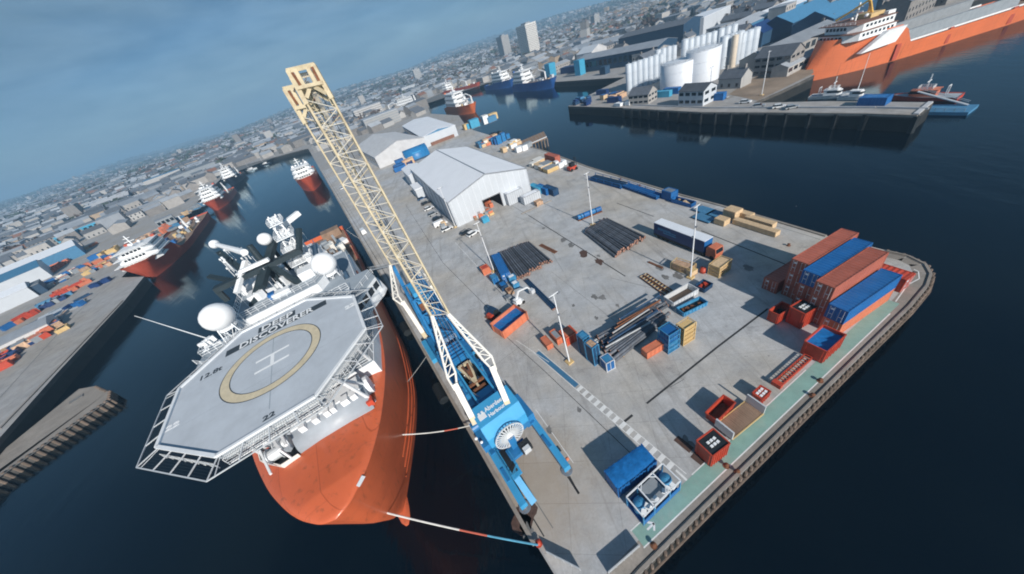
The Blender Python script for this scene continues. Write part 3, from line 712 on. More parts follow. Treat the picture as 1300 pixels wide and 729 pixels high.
mb = MB().bar((.2,-5.5,16.4),(5.9,-3.4,16.4),.28,.3); mb.bar((.2,-4.2,16.5),(6.0,-2.6,16.5),.28,.3); mb.bar((3.0,-6.4,15.4),(6.8,-5.4,14.8),.22); mb.bar((.2,-5.5,14),(.2,-5.5,16.4),.2); mb.bar((5.9,-3.4,14),(5.9,-3.4,16.4),.2); mb.build('gantry', 'white_paint', ship)
# anchor/rope fairlead at the bow
MB().add([(13.6,3.35,13.32),(14.3,2.6,13.30),(14.5,2.8,13.05),(13.8,3.6,13.05)], [(0,1,2,3)]).build('fairlead', 'steel_light', ship)
# satellite domes on lattice pedestals
def dome_on_legs(x, y, z, r, base):
    mb = MB(); rr = r*.75
    L4 = [(x+a*rr,y+b_*rr) for a,b_ in ((-1,-1),(1,-1),(1,1),(-1,1))]
    for i in range(4):
        a = L4[i]; c = L4[(i+1) % 4]; a2 = (x+(a[0]-x)*.6,y+(a[1]-y)*.6); c2 = (x+(c[0]-x)*.6,y+(c[1]-y)*.6)
        mb.bar((*a,base),(*a2,z-r*.7),.14); mb.bar((*a,base),(*c2,z-r*.7),.08); mb.bar((*c,base),(*a2,z-r*.7),.08); mb.bar((*a,(base+z-r)/2),(*c,(base+z-r)/2),.08)
    mb.cyl((x,y,z-r*1.0),(x,y,z-r*.8),r*.62,14); mb.build('dome_pedestal', 'white_paint', ship)
    MB().dome((x,y,z), r, 24).build('satellite_dome', 'dome_white', ship, True)
dome_on_legs(-18.4,-8.2,26.0,2.25,19.4)
dome_on_legs(-24.5,7.8,24.0,2.25,19.4)
MB().dome((-33.6,.8,30.0),1.25,18).build('satellite_dome', 'dome_white', ship, True)
MB().cyl((-33.6,.8,21.2),(-33.6,.8,29),.35,8).build('dome_pedestal', 'mast_dark', ship)
for x,y,z,r in ((-38,4.5,25,.7),(-30,-6.5,23.2,.6),(-27,4,23,.55)):
    MB().dome((x,y,z),r,12).build('satellite_dome', 'dome_white', ship, True); MB().cyl((x,y,21.2),(x,y,z-r*.8),.12,6).build('dome_pedestal', 'white_paint', ship)
# main mast with dark cross-arms
mb = MB()
mb.cyl((-29,-1.2,21.2),(-29.8,-1.0,31),.75,10,.5)
mb.bar((-28.5,-9.5,26.8),(-28.5,5.6,26.8),1.5,.9); mb.bar((-24.2,-2.6,25.2),(-34,1.6,28.8),1.3,.9); mb.bar((-25,-6.5,22),(-28.8,-1.2,27),.9,.8); mb.bar((-24.6,2.6,22),(-28.6,-.4,27),.9,.8)
mb.bar((-28.5,-9.3,26.6),(-28.5,-9.3,24.2),.8,.8); mb.bar((-28.5,5.2,26.9),(-30.5,7.2,30.0),.9,.7); mb.bar((-30,-4.6,27.6),(-36,-7.2,30.5),.9,.7); mb.bar((-29.6,-7.2,27),(-33.5,-10.4,28),.8,.5)
mb.build('mast', 'mast_dark', ship)
mb = MB()
mb.cyl((-31.5,-2.8,29.8),(-45.5,-9.6,30.2),.62,10,.42); mb.dome((-45.8,-9.8,30.2),.95,12); mb.bar((-28,-4.5,28.0),(-27,.6,28.2),.7,.6); mb.bar((-25.8,-6.5,25.6),(-30.5,-3.4,28.6),.8,.6)
mb.bar((-33.5,3.2,30.6),(-36,8.2,31.4),1.0,.9)
mb.build('radar_arm', 'dome_white', ship)
for k, (zz, hw) in enumerate(((24.5,2.6),(27.0,2.3),(29.5,2.0),(32.0,1.5))):
    cx_, cy_ = -31-.4*k, 4.4
    pl = MB().box(cx_-hw,cx_+hw,cy_-hw*.8,cy_+hw*.8,zz,zz+.15).rail([(cx_-hw,cy_-hw*.8,zz+.15),(cx_+hw,cy_-hw*.8,zz+.15),(cx_+hw,cy_+hw*.8,zz+.15),(cx_-hw,cy_+hw*.8,zz+.15)],.9,.07,1.0,True).build('antenna_platform', 'white_paint', ship)
    for _ in range(7): MB().obox((cx_+RND.uniform(-hw,hw)*.85,cy_+RND.uniform(-hw,hw)*.7,zz+.6),(RND.uniform(.3,.9),RND.uniform(.3,.9),RND.uniform(.5,1.2)),RND.random()).build('antenna_box', 'white_paint', pl)
tw2 = MB()
for sx in (-1,1):
    for sy in (-1,1):
        tw2.bar((-31+sx*1.3,4.4+sy*1.3,21.2),(-32.2+sx*.6,4.4+sy*.6,33.5),.22)
        for k in range(6): z0 = 21.2+k*2; tw2.bar((-31-.2*k+sx*(1.3-.11*k),4.4+sy*(1.3-.11*k),z0),(-31-.2*k-sx*(1.2-.11*k),4.4+sy*(1.2-.11*k),z0+2),.10); tw2.bar((-31-.2*k+sx*(1.3-.11*k),4.4+sy*(1.3-.11*k),z0),(-31-.2*k+sx*(1.2-.11*k),4.4-sy*(1.2-.11*k),z0+2),.10)
tw2.build('antenna_tower', 'white_paint', ship)
mb = MB()
for _ in range(40):
    x, y, z = RND.uniform(-44,-26), RND.uniform(-8.4,1.8), 0; hh_ = RND.uniform(.6,2.6); MB().obox((x,y,21.2+hh_/2),(RND.uniform(.3,1.8),RND.uniform(.3,1.3),hh_),RND.random()).build('deck_gear', 'white_paint', ship)
mb = MB()
for _ in range(26): 
    x, y = RND.uniform(-42,-20), RND.uniform(-8.8,6); h = RND.uniform(2,6); mb.bar((x,y,21.2),(x+RND.uniform(-.3,.3),y,21.4+h),.06)
for _ in range(16):
    x, y = RND.uniform(-40,-30), RND.uniform(-9,-4); z = RND.uniform(27,31); mb.bar((x,y,z-2.5),(x,y,z),.09); mb.obox((x,y,z),(.3,.3,.35))
mb.build('whip_antenna', 'white_paint', ship)
q = ship.matrix_world
def ship_local(p):
    d = Vector(p)-Vector((-30.37,32.17,0)); f2 = Vector((.3657,-.9307,0)); l2 = Vector((.9307,.3657,0)); return Vector((d.dot(f2), d.dot(l2), d.z))
MB().cyl(ship_local(W(267,431,22.0)), ship_local(W(267,431,22.0))+Vector((-10.5,-9.5,5.5)), .10, 6, .04).build('whip_antenna', 'white_paint', ship)
mb = MB(); c = ship_local(W(265,437,22))
for _ in range(24): mb.obox((c.x+RND.uniform(-2.2,1.2),c.y+RND.uniform(-1.4,1.4),RND.uniform(19.5,22.5)),(RND.uniform(.2,.9),RND.uniform(.2,.9),RND.uniform(.2,1)),RND.random())
mb.rail([(c.x-2,c.y-1.2,21),(c.x+1.5,c.y-1.2,21),(c.x+1.5,c.y+2,21)],1.2,.07,.8); mb.box(c.x-2.2,c.x+1.6,c.y-1.3,c.y+2.2,20.7,20.95); mb.cyl((c.x,c.y,16),(c.x,c.y,20.7),.5,8); mb.build('wing_platform', 'white_paint', ship)
# starboard catwalk with rails behind the helideck
MB().box(-20,-9.5,-9.2,-7.6,21.6,21.75).rail([(-20,-9.2,21.75),(-9.5,-9.2,21.75)],1.1,.06,1.2).rail([(-20,-7.6,21.75),(-9.5,-7.6,21.75)],1.1,.06,1.2).build('catwalk', 'white_paint', ship)
MB().box(-15,-11.6,-7,10,21.6,21.75).rail([(-15,-7,21.75),(-15,10,21.75)],1.1,.06,1.2).rail([(-11.6,-7,21.75),(-11.6,10,21.75)],1.1,.06,1.2).build('catwalk', 'white_paint', ship)
# funnel casing, lifeboat, aft gear
MB().prism([(-56,6),(-45,6),(-45,10.6),(-56,10.6)],2.4,12).build('funnel', 'white_paint', ship)
MB().prism([(-56,-10.6),(-45,-10.6),(-45,-6),(-56,-6)],2.4,13).build('funnel', 'white_paint', ship)
mb = MB()
for i in range(9):
    x = -30+i*.8; 
lb = []
for j in range(9):
    a = pi*j/8; x = -32+4.2*(-cos(a)); r = 1.25*sin(a)**.6 if 0 < j < 8 else .05
    lb.append([(x, 12.3+r*cos(2*pi*i/12)*.9, 11.6+r*sin(2*pi*i/12)) for i in range(13)])
MB().grid(lb).build('lifeboat', 'box_orange', ship, True)
for x in (-34.6,-29.4): MB().bar((x,10.8,13.6),(x,13.2,14.2),.3).bar((x,10.8,10.6),(x,10.8,13.8),.35).build('davit', 'white_paint', ship)
def aft_crane(x, y, tip, mat='crane_white'):
    mb = MB(); mb.cyl((x,y,2.3),(x,y,9),1.2,12,.9); mb.obox((x,y,9.8),(2.6,2.4,1.8)); 
    mb.bar((x,y,10.3),(tip[0],tip[1],tip[2]),.8,1.0); mb.bar((x,y,11.6),(x+(tip[0]-x)*.55,y+(tip[1]-y)*.55,10.9+(tip[2]-10)*.55),.3); mb.build('deck_crane', mat, ship)
aft_crane(-72,8.6,(-97,6.6,6.2)); aft_crane(-88,-8,(-62,-7,8.5))
for _ in range(34):
    x = RND.uniform(-111,-58); y = RND.uniform(-9.5,9.8); sz = (RND.uniform(1,5),RND.uniform(1,3),RND.uniform(.6,2.6))
    MB().obox((x,y,2.35+sz[2]/2),sz,RND.choice((0,0,.3))).build('deck_module', RND.choice(('white_paint','ship_grey','steel_light','deck_brown','ship_grey','crane_white','cage_dark')), ship)
MB().box(-112.4,-107.5,2.2,9.6,2.35,5.2).build('stern_frame', 'deck_brown', ship)
MB().box(-60,-50,-5,5,2.35,11).build('tower_base', 'white_paint', ship)
SH = {'mooring_cover':(1.4,0,2.0),'cover_top':(1.4,0,2.0),'vent_box':(1.4,0,2.0),'end_drum':(1.4,0,2.0),'winch_floor':(1.4,0,2.0),'coaming':(1.4,0,2.0),'winch':(1.4,0,2.0),'winch_gear':(1.4,0,2.0),'gantry':(1.4,0,2.0),'fairlead':(1.0,0,2.0),
      'deckhouse':(1.4,0,1.6),'deckhouse_top':(1.4,0,1.6),'railing':(1.4,0,1.6),'bridge_floor':(2.6,0,1.6),'bridge':(2.6,0,1.6),'window':(2.6,0,1.6),'bridge_roof':(2.6,0,1.6),'upper_house':(1.4,0,1.4),'upper_top':(1.4,0,1.4),'deck_locker':(1.4,0,1.4),'deck_gear':(1.4,0,1.4),'strut':(0,0,0)}
for o in ship.children:
    k = o.name.split('.')[0]
    if k in SH: o.location = SH[k]
# dark mooring fenders between hull and quay
for al in (36,62,88):
    p = QF(al,-1.15,-3.6); tag(MB().cyl(QF(al-2.2,-1.15,-4.2),QF(al+2.2,-1.15,-4.2),1.0,14).build('dock_fender','dark'), {36:'dark floating dock fender nearest the ship bow', 62:'dark floating dock fender amidships between hull and quay', 88:'dark floating dock fender towards the stern between hull and quay'}[al], 'fender')
# gangway and ropes
p0, p1 = W(470,343,4.6), W(495,337.5,1.0)
gw = thing('gangway', 'pale grey gangway bridging the orange ship and the quay', 'gangway', p0)
d = p1-p0
MB().bar((0,0,0), d, 1.0, .16).build('walkway', 'rail_galv', gw)
nrm = Vector((-d.y,d.x,0)).normalized()*.5
for s in (-1,1): MB().bar(nrm*s+Vector((0,0,.95)), d+nrm*s+Vector((0,0,.95)), .07).bar(nrm*s+Vector((0,0,.5)), d+nrm*s+Vector((0,0,.5)), .05).build('handrail', 'rail_galv', gw)
def rope(p, q, label, segs, r=.07, sag=.6):
    """mooring rope along p..q; segs: [(fraction, material)]"""
    p = Vector(p); q = Vector(q); root = thing('mooring_rope', label, 'rope', p)
    N = 24
    def at(f): return (q-p)*f - Vector((0,0,sag*4*f*(1-f)))
    s = 0
    for e, mname in segs:
        mb = MB(); k0, k1 = int(s*N), int(e*N)
        for i in range(k0, k1): mb.cyl(at(i/N), at((i+1)/N), r, 6)
        mb.build('rope_section', mname, root); s = e
rope(W(471,646,4.5), W(683,692,.7), 'thick bow mooring rope with blue and red end running to the red bollard', [(.58,'rope_white'),(.74,'rope_red'),(1,'rope_blue')], .11, 1.0)
rope(W(509,552,5), W(598,540,.8), 'short pale mooring rope from ship side to the crane end of the quay', [(.6,'rope_white'),(.8,'rope_red'),(1,'rope_white')], .09, .6)
rope(W(497,508,5), W(541,453,.6), 'thin mooring rope climbing from ship side past the crane leg', [(1,'rope_white')], .05, .3)
rope(W(440,292,3.5), W(456,303,.6), 'thin stern mooring rope between ship and quay', [(1,'rope_white')], .06, .3)
rope(W(441,290,3.5), W(446,287,.6), 'short stern mooring rope nearest the open basin', [(1,'rope_white')], .06, .2)
def bollard(p, label, mat='rust', s=1.0):
    r = thing('bollard', label, 'bollard', p, 0, 'bollards on the main quay')
    MB().lathe([(.42*s,0),(.40*s,.08*s),(.26*s,.14*s),(.24*s,.5*s),(.42*s,.62*s),(.42*s,.75*s),(.02,.8*s)],14).build('post', mat, r, True); MB().cyl((0,0,0),(0,0,.06),.6*s,16).build('base_plate', mat, r)
bollard(W(684,690), 'red rusty bollard holding the bow rope at the quay corner', 'box_red', .75)
for i, (px,py,lb_) in enumerate(((606,556,'dark bollard at the quay edge beside the crane counterweight'),(830,693,'bollard at the walkway start by the painted arrow'),(936,600,'bollard on the quay rim below the black-topped red box'),(1031,503,'bollard beside the green walkway below the blue-topped skip'),
        (1041,484,'dark bollard right on the green walkway line'),(1001,312,'bollard on the far edge left of the container stack'),(880,257,'bollard on the far edge behind the blue panels'),(812,236,'bollard on the far edge behind the blue racks'),(788,228,'bollard on the far edge behind the first blue rack'),(922,592,'dark low bollard beside the green walkway near the painted square'))):
    bollard(W(px,py), lb_, 'rust', .62)

# ------------------------------------------------------------------ quayside crane (local x along the quay, y = -inward)
crane = thing('quay_crane', 'tall blue quay crane with cream lattice booms on outriggers beside the orange ship', 'crane', (Q0.x,Q0.y,0), atan2(QD.y,QD.x))
def c3(al, inn, z): return Vector((al,-inn,z))
def cl(p):
    d = Vector(p[:2])-Q0; return Vector((d.dot(QD), -d.dot(QN), p[2]))
def lerp(a, c, f): return Vector(a).lerp(Vector(c), f)
def truss(name, l0, r0, l1, r1, back, bays, parent, r=.135, br=.055, mat='crane_cream'):
    """box truss from l0/r0 to l1/r1; back = offset of the rear face"""
    back = Vector(back); ch = MB()
    for a, c in ((l0,l1),(r0,r1)):
        ch.cyl(a, c, r, 8)
    o = ch.build(name, mat, parent)
    ch = MB()
    for a, c in ((l0,l1),(r0,r1)): ch.cyl(Vector(a)+back, Vector(c)+back, r*.8, 8)
    ch.build('rear_chord', mat, o)
    lb = MB(); rb = MB()
    for i in range(bays):
        f0, f1 = i/bays, (i+1)/bays
        a0, a1, b0, b1 = lerp(l0,l1,f0), lerp(l0,l1,f1), lerp(r0,r1,f0), lerp(r0,r1,f1)
        lb.cyl(a0, b0, br, 6)
        if i % 2: lb.cyl(a0, b1, br, 6)
        else: lb.cyl(b0, a1, br, 6)
        for s0, s1 in ((a0,a1),(b0,b1)):
            rb.cyl(s0, s0+back, br*.85, 5); rb.cyl(s0, s1+back, br*.85, 5)
        rb.cyl(a0+back, b1+back, br*.8, 5) if i % 2 else rb.cyl(b0+back, a1+back, br*.8, 5)
    lb.build('lacing', 'crane_lace', o); rb.build('lacing', mat, o)
    return o
def head(l, r, down, back, parent, dep=.4):
    """slotted plate head at the top of a truss"""
    l = Vector(l); r = Vector(r); dn = Vector(down); mb = MB()
    w = (r-l)
    for k in (0, 1):
        o = Vector(back)*k
        mb.bar(l+o, l+o+dn*4.2, .42, .5, w); mb.bar(r+o, r+o+dn*4.2, .42, .5, w)
        mb.bar(l+o-w*.05, r+o+w*.05, .30, .5); mb.bar(l+o+dn*2.3, r+o+dn*2.3, .75, .4, dn)
        mb.bar(l+o+w*.26, l+o+w*.26+dn*2.2, .26, .45, w); mb.bar(r+o-w*.26, r+o-w*.26+dn*2.2, .26, .45, w)
        mb.bar(l+o+dn*2.4+w*.05, l+o+dn*4.2, .25, .4); mb.bar(l+o+dn*2.4+w*.4, l+o+dn*3.4+w*.1, .22, .4); mb.bar(r+o+dn*2.4-w*.4, r+o+dn*3.4-w*.1, .22, .4)
    mb.build('boom_head', 'crane_cream', parent)
    MB().bar(l+w*.09+dn*.5+Vector((-.3,0,.16)), l+w*.13+dn*2.1+Vector((-.3,0,.16)), .3, .06).build('rust_patch', 'rust', parent); MB().bar(r-w*.11+dn*.4+Vector((-.3,0,.16)), r-w*.13+dn*2.1+Vector((-.3,0,.16)), .3, .06).build('rust_patch', 'rust', parent)
# rear boom (nearest the camera)
tl, tr = cl(Wd(366,90,38.0)), cl(Wd(398,82.5,38.0))
sl, sr = cl(W(547.5,401,22)), cl(W(570,398,22))
dn = ((sl+sr)/2-(tl+tr)/2).normalized()
bkA = Vector((1.15,0,-.75))
tA = truss('boom', sl, sr, tl+dn*3.6, tr+dn*3.6, bkA, 17, crane)
head(tl, tr, dn, bkA*.9, tA)
fl, fr_ = cl(W(605,541,8)), cl(W(648,521,8))
kl, kr = cl(W(568,480,14.5)), cl(W(624,452,14.5))
def leg(s0, kn, ft, inn):
    mb = MB(); o = Vector((0,inn,0))
    for off in (0,1):
        a, c = s0+o*off*.15, kn+o*off; mb.cyl(a, c, .15, 7); mb.cyl(a+bkA, c+bkA*.6, .13, 7)
        mb.cyl(c, lerp(kn,ft,.25)+o*off*.3, .15, 7)
    for i in range(6):
        f = i/6; g_ = (i+1)/6; p = lerp(s0,kn,f); q = lerp(s0,kn,g_)
        mb.cyl(p+o*(.15+.85*f), q, .08, 5); mb.cyl(q, q+o*(.15+.85*g_), .07, 5); mb.cyl(p, p+bkA, .06, 5); mb.cyl(p+bkA, q, .06, 5)
    mb.cyl(kn, kn+o, .12, 6); mb.build('leg_lattice', 'crane_white', tA)
    p = lerp(kn,ft,.15)+o*.35; d = (ft-p)
    MB().bar(p, p+d*.78, .78, .7).build('boom_leg', 'crane_white', tA); MB().bar(p+d*.785, ft, .78, .7).bar(p+d*.775, p+d*.79, .84, .76).build('boom_leg', 'crane_cream', tA)
    MB().cyl(ft+Vector((0,-.7,0)), ft+Vector((0,.7,0)), .55, 12).build('pivot', 'crane_blue', tA)
leg(sl, kl, fl, -1.25); leg(sr, kr, fr_, 1.25)
# front boom
tl2 = cl(Wd(361.5,113,41.2)); tr2 = tl2+(tr-tl)*1.02
sl2 = cl(W(496,336,23.5)); sr2 = sl2+(sr-sl).normalized()*2.3
dn2 = (sl2-tl2).normalized(); bkB = Vector((1.2,0,-.15))
tB = truss('boom', sl2, sr2, tl2+dn2*3.4, tr2+dn2*3.4, bkB, 15, crane)
head(tl2, tr2, dn2, bkB*.9, tB)
f2 = cl(W(540,428,8)); k2 = cl(W(506,376,17.2)); f2r = c3(f2.x, 7.6, 8); k2r = c3(k2.x, 7.3, 17.2)
for s0, kn, ft, inn in ((sl2,k2,f2,-1.0),(sr2,k2r,f2r,1.0)):
    mb = MB(); o = Vector((0,-inn,0))
    for off in (0,1): mb.cyl(s0+o*off*.2, kn+o*off, .15, 7); mb.cyl(kn+o*off, lerp(kn,ft,.28), .14, 7)
    for i in range(5):
        f = i/5; g_ = (i+1)/5; p = lerp(s0,kn,f); q = lerp(s0,kn,g_); mb.cyl(p+o*f, q, .07, 5); mb.cyl(q, q+o*g_, .07, 5)
    mb.build('leg_lattice', 'crane_white', tB); p = lerp(kn,ft,.12)
    MB().bar(p, lerp(p,ft,.86), .75, .7).build('boom_leg', 'crane_white', tB); MB().bar(lerp(p,ft,.862), ft, .75, .7).build('boom_leg', 'crane_cream', tB)
# tie links between the two heads and hoist ropes
mb = MB()
for y in (-.6,.6):
    mb.cyl((tl+tr)/2+Vector((0,y,-.4)), (tl2+tr2)/2+Vector((0,y,-.4)), .08, 6)
mb.build('tie_link', 'steel', crane)
mb = MB()
for y in (-.5,-.2,.2,.5): mb.cyl((tl2+tr2)/2+Vector((.6,y,-1)), c3(39,5+y,9), .035, 5)
for y in (-.6,.6): mb.cyl((tl+tr)/2+Vector((-.3,y,-1)), c3(22,5+y,9), .04, 5)
mb.build('hoist_rope', 'dark', crane)
for k in range(5):
    y = -.8+.4*k; MB().cyl((tl+tr)/2+Vector((-.2,y*.5,-.6)), c3(29.5,5+y*1.6,9.2), .03, 5).build('hoist_rope', 'steel', crane)
lad = MB()
for o_ in (-.25,.25): lad.bar(sl+Vector((.3,-.4+o_,-.2)), tl+dn*4+Vector((.3,-.4+o_,-.2)), .06)
for k in range(70): p = lerp(sl,tl+dn*4,k/70)+Vector((.3,-.4,-.2)); lad.bar(p+Vector((0,-.25,0)), p+Vector((0,.25,0)), .04)
lad.build('ladder', 'crane_cream', crane)
for k in range(14):
    a = c3(RND.uniform(18,33),RND.uniform(2,8),7.8); q = a+Vector((RND.uniform(-3,3),RND.uniform(-.6,.6),RND.uniform(-.3,.4))); MB().cyl(a, q, .07, 6).build('hose', RND.choice(('dark','crane_blue_light','steel')), crane)
for k in range(12):
    a = c3(RND.uniform(18,33),RND.choice((2.5,7.5)),7.95); MB().obox(a,(RND.uniform(.4,1.2),RND.uniform(.4,.8),RND.uniform(.3,.6))).build('valve_box', RND.choice(('crane_blue','crane_blue_light','ship_grey','dark')), crane)
# chassis, outriggers, machinery
B = 'crane_blue'; BL = 'crane_blue_light'
def cb(x0,x1,i0,i1,z0,z1,mat=B,name='chassis',parent=crane): return MB().box(x0,x1,-i1,-i0,z0,z1).build(name, mat, parent)
cb(15,44,2.0,8.0,1.3,3.2); cb(17.5,41,1.7,8.3,5.2,5.7,B,'turntable_deck'); MB().cyl(c3(27,5,3.2),c3(27,5,5.2),2.6,24).build('slew_ring','steel',crane)
for al in (19,23,30,34,38,42):
    for i_ in (2.3,7.7): MB().cyl(c3(al,i_-.7,.75),c3(al,i_+.7,.75),.75,14).build('wheel','tyre',crane)
for i0, i1, a0, a1 in ((1.0,2.1,6.6,20.0),(8.2,9.3,6.6,20.5)):
    ctr = c3((a0+a1)/2,(i0+i1)/2,1.2)
    o = MB().bar(c3(a1,(i0+i1)/2+ (.6 if i0>5 else 0),1.3), c3(a0,(i0+i1)/2,1.3), .95, 1.1).build('outrigger', BL, crane)
    MB().bar(c3(a0+3.5,(i0+i1)/2,1.88), c3(a0+5.5,(i0+i1)/2,1.88), .5, .2).bar(c3(a0+8,(i0+i1)/2+.1,1.9), c3(a0+9.5,(i0+i1)/2+.1,1.9), .7, .3).build('valve_box', B, o)
    MB().cyl(c3(a0+.4,(i0+i1)/2,0),c3(a0+.4,(i0+i1)/2,1.4),.28,10).cyl(c3(a0+.4,(i0+i1)/2,0),c3(a0+.4,(i0+i1)/2,.15),.8,14).build('jack', 'steel', o)
MB().cyl(c3(7.6,9.35,1.3),c3(7.6,9.75,1.3),.25,8).build('lamp_cover','box_orange',crane)
for i0 in (1.4,9.0):
    o = MB().bar(c3(39,i0-.2 if i0<5 else i0,1.3), c3(46,i0-.2 if i0<5 else i0,1.3), .95, 1.1).build('outrigger', BL, crane); MB().cyl(c3(45.5,i0,0),c3(45.5,i0,1.4),.3,10).cyl(c3(45.5,i0,0),c3(45.5,i0,.15),.8,14).build('jack','steel',o)
cb(15,19.5,8.0,9.6,.9,3.4); cb(16,20,.8,2.0,.9,3.6)
# counterweight box with sloped panel and lettering
cw = [(13.4,5.2),(13.4,7.2),(14.4,9.0),(17.6,9.3),(17.6,5.2)]
mb = MB(); i0, i1 = 1.9, 8.1; k = len(cw)
mb.add([(a,-i1,z) for a,z in cw]+[(a,-i0,z) for a,z in cw], [tuple(reversed(range(k))), tuple(range(k,2*k))]+[(i,(i+1)%k,k+(i+1)%k,k+i) for i in range(k)])
cwo = mb.build('counterweight', BL, crane)
ay = Vector((3.2,0,.3)).normalized()
text_part('Aberdeen', .95, 'dome_white', cwo, (16.2,-5.2,9.21), (0,-1,0), ay, 3.1, .02); text_part('Harbour', .8, 'dome_white', cwo, (15.2,-5.0,9.10), (0,-1,0), ay, 2.6, .02)
MB().obox((15.7,-2.95,9.16),(.9,1.1,.03)).obox((16.3,-2.7,9.22),(.35,.3,.03)).obox((16.3,-3.2,9.22),(.35,.3,.03)).build('emblem','dome_white',cwo)
# machinery deck between the boom legs
cb(17.6,33,1.9,3.3,5.7,7.6,B,'engine_house'); cb(17.6,33,6.7,8.1,5.7,7.6,B,'engine_house')
for al in (20.5,23.5,26.5,29.5):
    for i_ in (2.6,7.4): cb(al-1.2,al+1.2,i_-.5,i_+.5,7.6,7.72,BL if al < 24 else B,'hatch')
for i_ in (3.5,6.5): MB().bar(c3(17.7,i_,8.3), c3(33.5,i_,8.3), .28, .5).build('deck_beam', BL, crane)
cb(17.7,19.2,3.4,6.6,5.7,8.0,B,'engine_house'); cb(19.2,21.0,3.4,6.6,5.7,7.4,BL,'hatch'); cb(28.6,33,3.4,6.6,5.7,8.2,B,'engine_house')
for k in range(5): MB().bar(c3(28.9+k*.9,3.5,8.35),c3(28.9+k*.9,6.5,8.35),.22,.25).build('grille',B,crane)
cb(21.0,28.6,3.4,6.6,5.7,5.9,'dark','winch_bay')
mb = MB(); mb.bar(c3(27.3,4.0,7.6),c3(23.0,4.95,7.2),.5,.5); mb.bar(c3(27.3,6.0,7.6),c3(23.0,5.05,7.2),.5,.5); mb.bar(c3(27.3,4.0,7.6),c3(27.3,6.0,7.6),.4,.5); mb.bar(c3(23.4,5,7.2),c3(21.6,5,7.0),.35,.4); mb.build('luffing_yoke','crane_cream',crane)
MB().bar(c3(26.9,4.5,7.75),c3(24,5,7.4),.45,.3).build('rust_patch','rust',crane); MB().bar(c3(26.9,5.5,7.75),c3(24,5,7.4),.4,.3).build('rust_patch','rust',crane)
MB().bar(c3(21.8,3.9,7),c3(21.8,6.1,7),.5,.5).bar(c3(23,3.6,7.2),c3(23,6.4,7.2),.35,.4).build('winch','rust',crane)
for al in (24,26.5): MB().cyl(c3(al,4.1,6.4),c3(al,5.9,6.4),.5,14).build('winch_drum','steel',crane)
# portal tower under the front boom
tw = MB()
cor = [(34,3.0),(41.5,3.0),(41.5,7.2),(34,7.2)]
for a_, i_ in cor: tw.bar(c3(a_,i_,5.7), c3(36+(a_-36)*.75,5+(i_-5)*.8,19), .4, .4)
for z0 in (5.7,9,12.3,15.6):
    z1 = z0+3.3
    for j in range(4):
        (a0,n0),(a1,n1) = cor[j], cor[(j+1)%4]
        def pt(a_,i_,z): f=(z-5.7)/13.3; return c3(a_+((36+(a_-36)*.75)-a_)*f, i_+((5+(i_-5)*.8)-i_)*f, z)
        tw.bar(pt(a0,n0,z0),pt(a1,n1,z1),.2); tw.bar(pt(a0,n0,z1),pt(a1,n1,z1),.22)
tw.build('portal_tower', B, crane)
cb(35,41,3.3,6.9,5.7,9.0,B,'engine_house'); cb(36,40.5,3.6,6.4,12.2,14.2,B,'engine_house'); cb(36.5,40,3.9,6.2,16.5,18.8,BL,'operator_cab')
MB().obox(c3(38,4.6,15.2),(1.6,1.4,1.5)).build('rust_patch','rust',crane)
MB().bar(c3(42,2.9,6), cl(W(499,338,22)), .6, .6).bar(c3(42,6.9,6), cl(W(499,338,22))+Vector((0,-2.6,0)), .5, .5).build('luffing_cylinder', B, crane)
MB().rail([c3(17.8,1.8,5.7),c3(33,1.8,5.7),c3(41,1.8,5.7)],1.0,.05,1.6).rail([c3(17.8,8.2,5.7),c3(41,8.2,5.7)],1.0,.05,1.6).build('handrail', BL, crane)
MB().rail([c3(33.4,3.3,8.4),c3(33.4,6.7,8.4)],1.0,.05,.8).rail([c3(19,8.3,7.7),c3(31,8.3,7.7)],.9,.05,1.4).build('handrail','steel_light',crane)
# cable reel facing the camera
rc = c3(12.9,4.7,6.0); rr = 2.15; mb = MB(); N = 26
for k in range(N):
    a = 2*pi*k/N; p = rc+Vector((-.05,rr*cos(a),rr*sin(a))); q = rc+Vector((-.05,rr*cos(a+2*pi/N),rr*sin(a+2*pi/N)))
    mb.bar(p, q, .16, .14, (1,0,0)); mb.bar(rc+Vector((-.15,.4*cos(a),.4*sin(a))), p, .19, .06, (1,0,0))
    p2 = rc+Vector((-.05,rr*.6*cos(a),rr*.6*sin(a))); q2 = rc+Vector((-.05,rr*.6*cos(a+2*pi/N),rr*.6*sin(a+2*pi/N))); mb.bar(p2, q2, .06)
reel = mb.build('cable_reel', 'steel_light', crane)
MB().cyl(rc+Vector((.5,0,0)), rc+Vector((-.3,0,0)), .5, 16).build('hub', 'dome_white', reel)
MB().cyl(rc+Vector((.35,0,0)), rc+Vector((.1,0,0)), 1.25, 24).build('cable_drum', 'dark', reel)
cb(11.0,12.2,5.0,6.6,3.0,4.2,'dark','motor_box'); cb(10.6,11.2,5.2,6.2,3.4,4.4,'steel_light','motor_box'); cb(11.5,13.2,3.2,6.2,2.4,3.0,B,'reel_bracket'); cb(12.6,13.4,4.2,5.2,3,6,B,'reel_bracket')
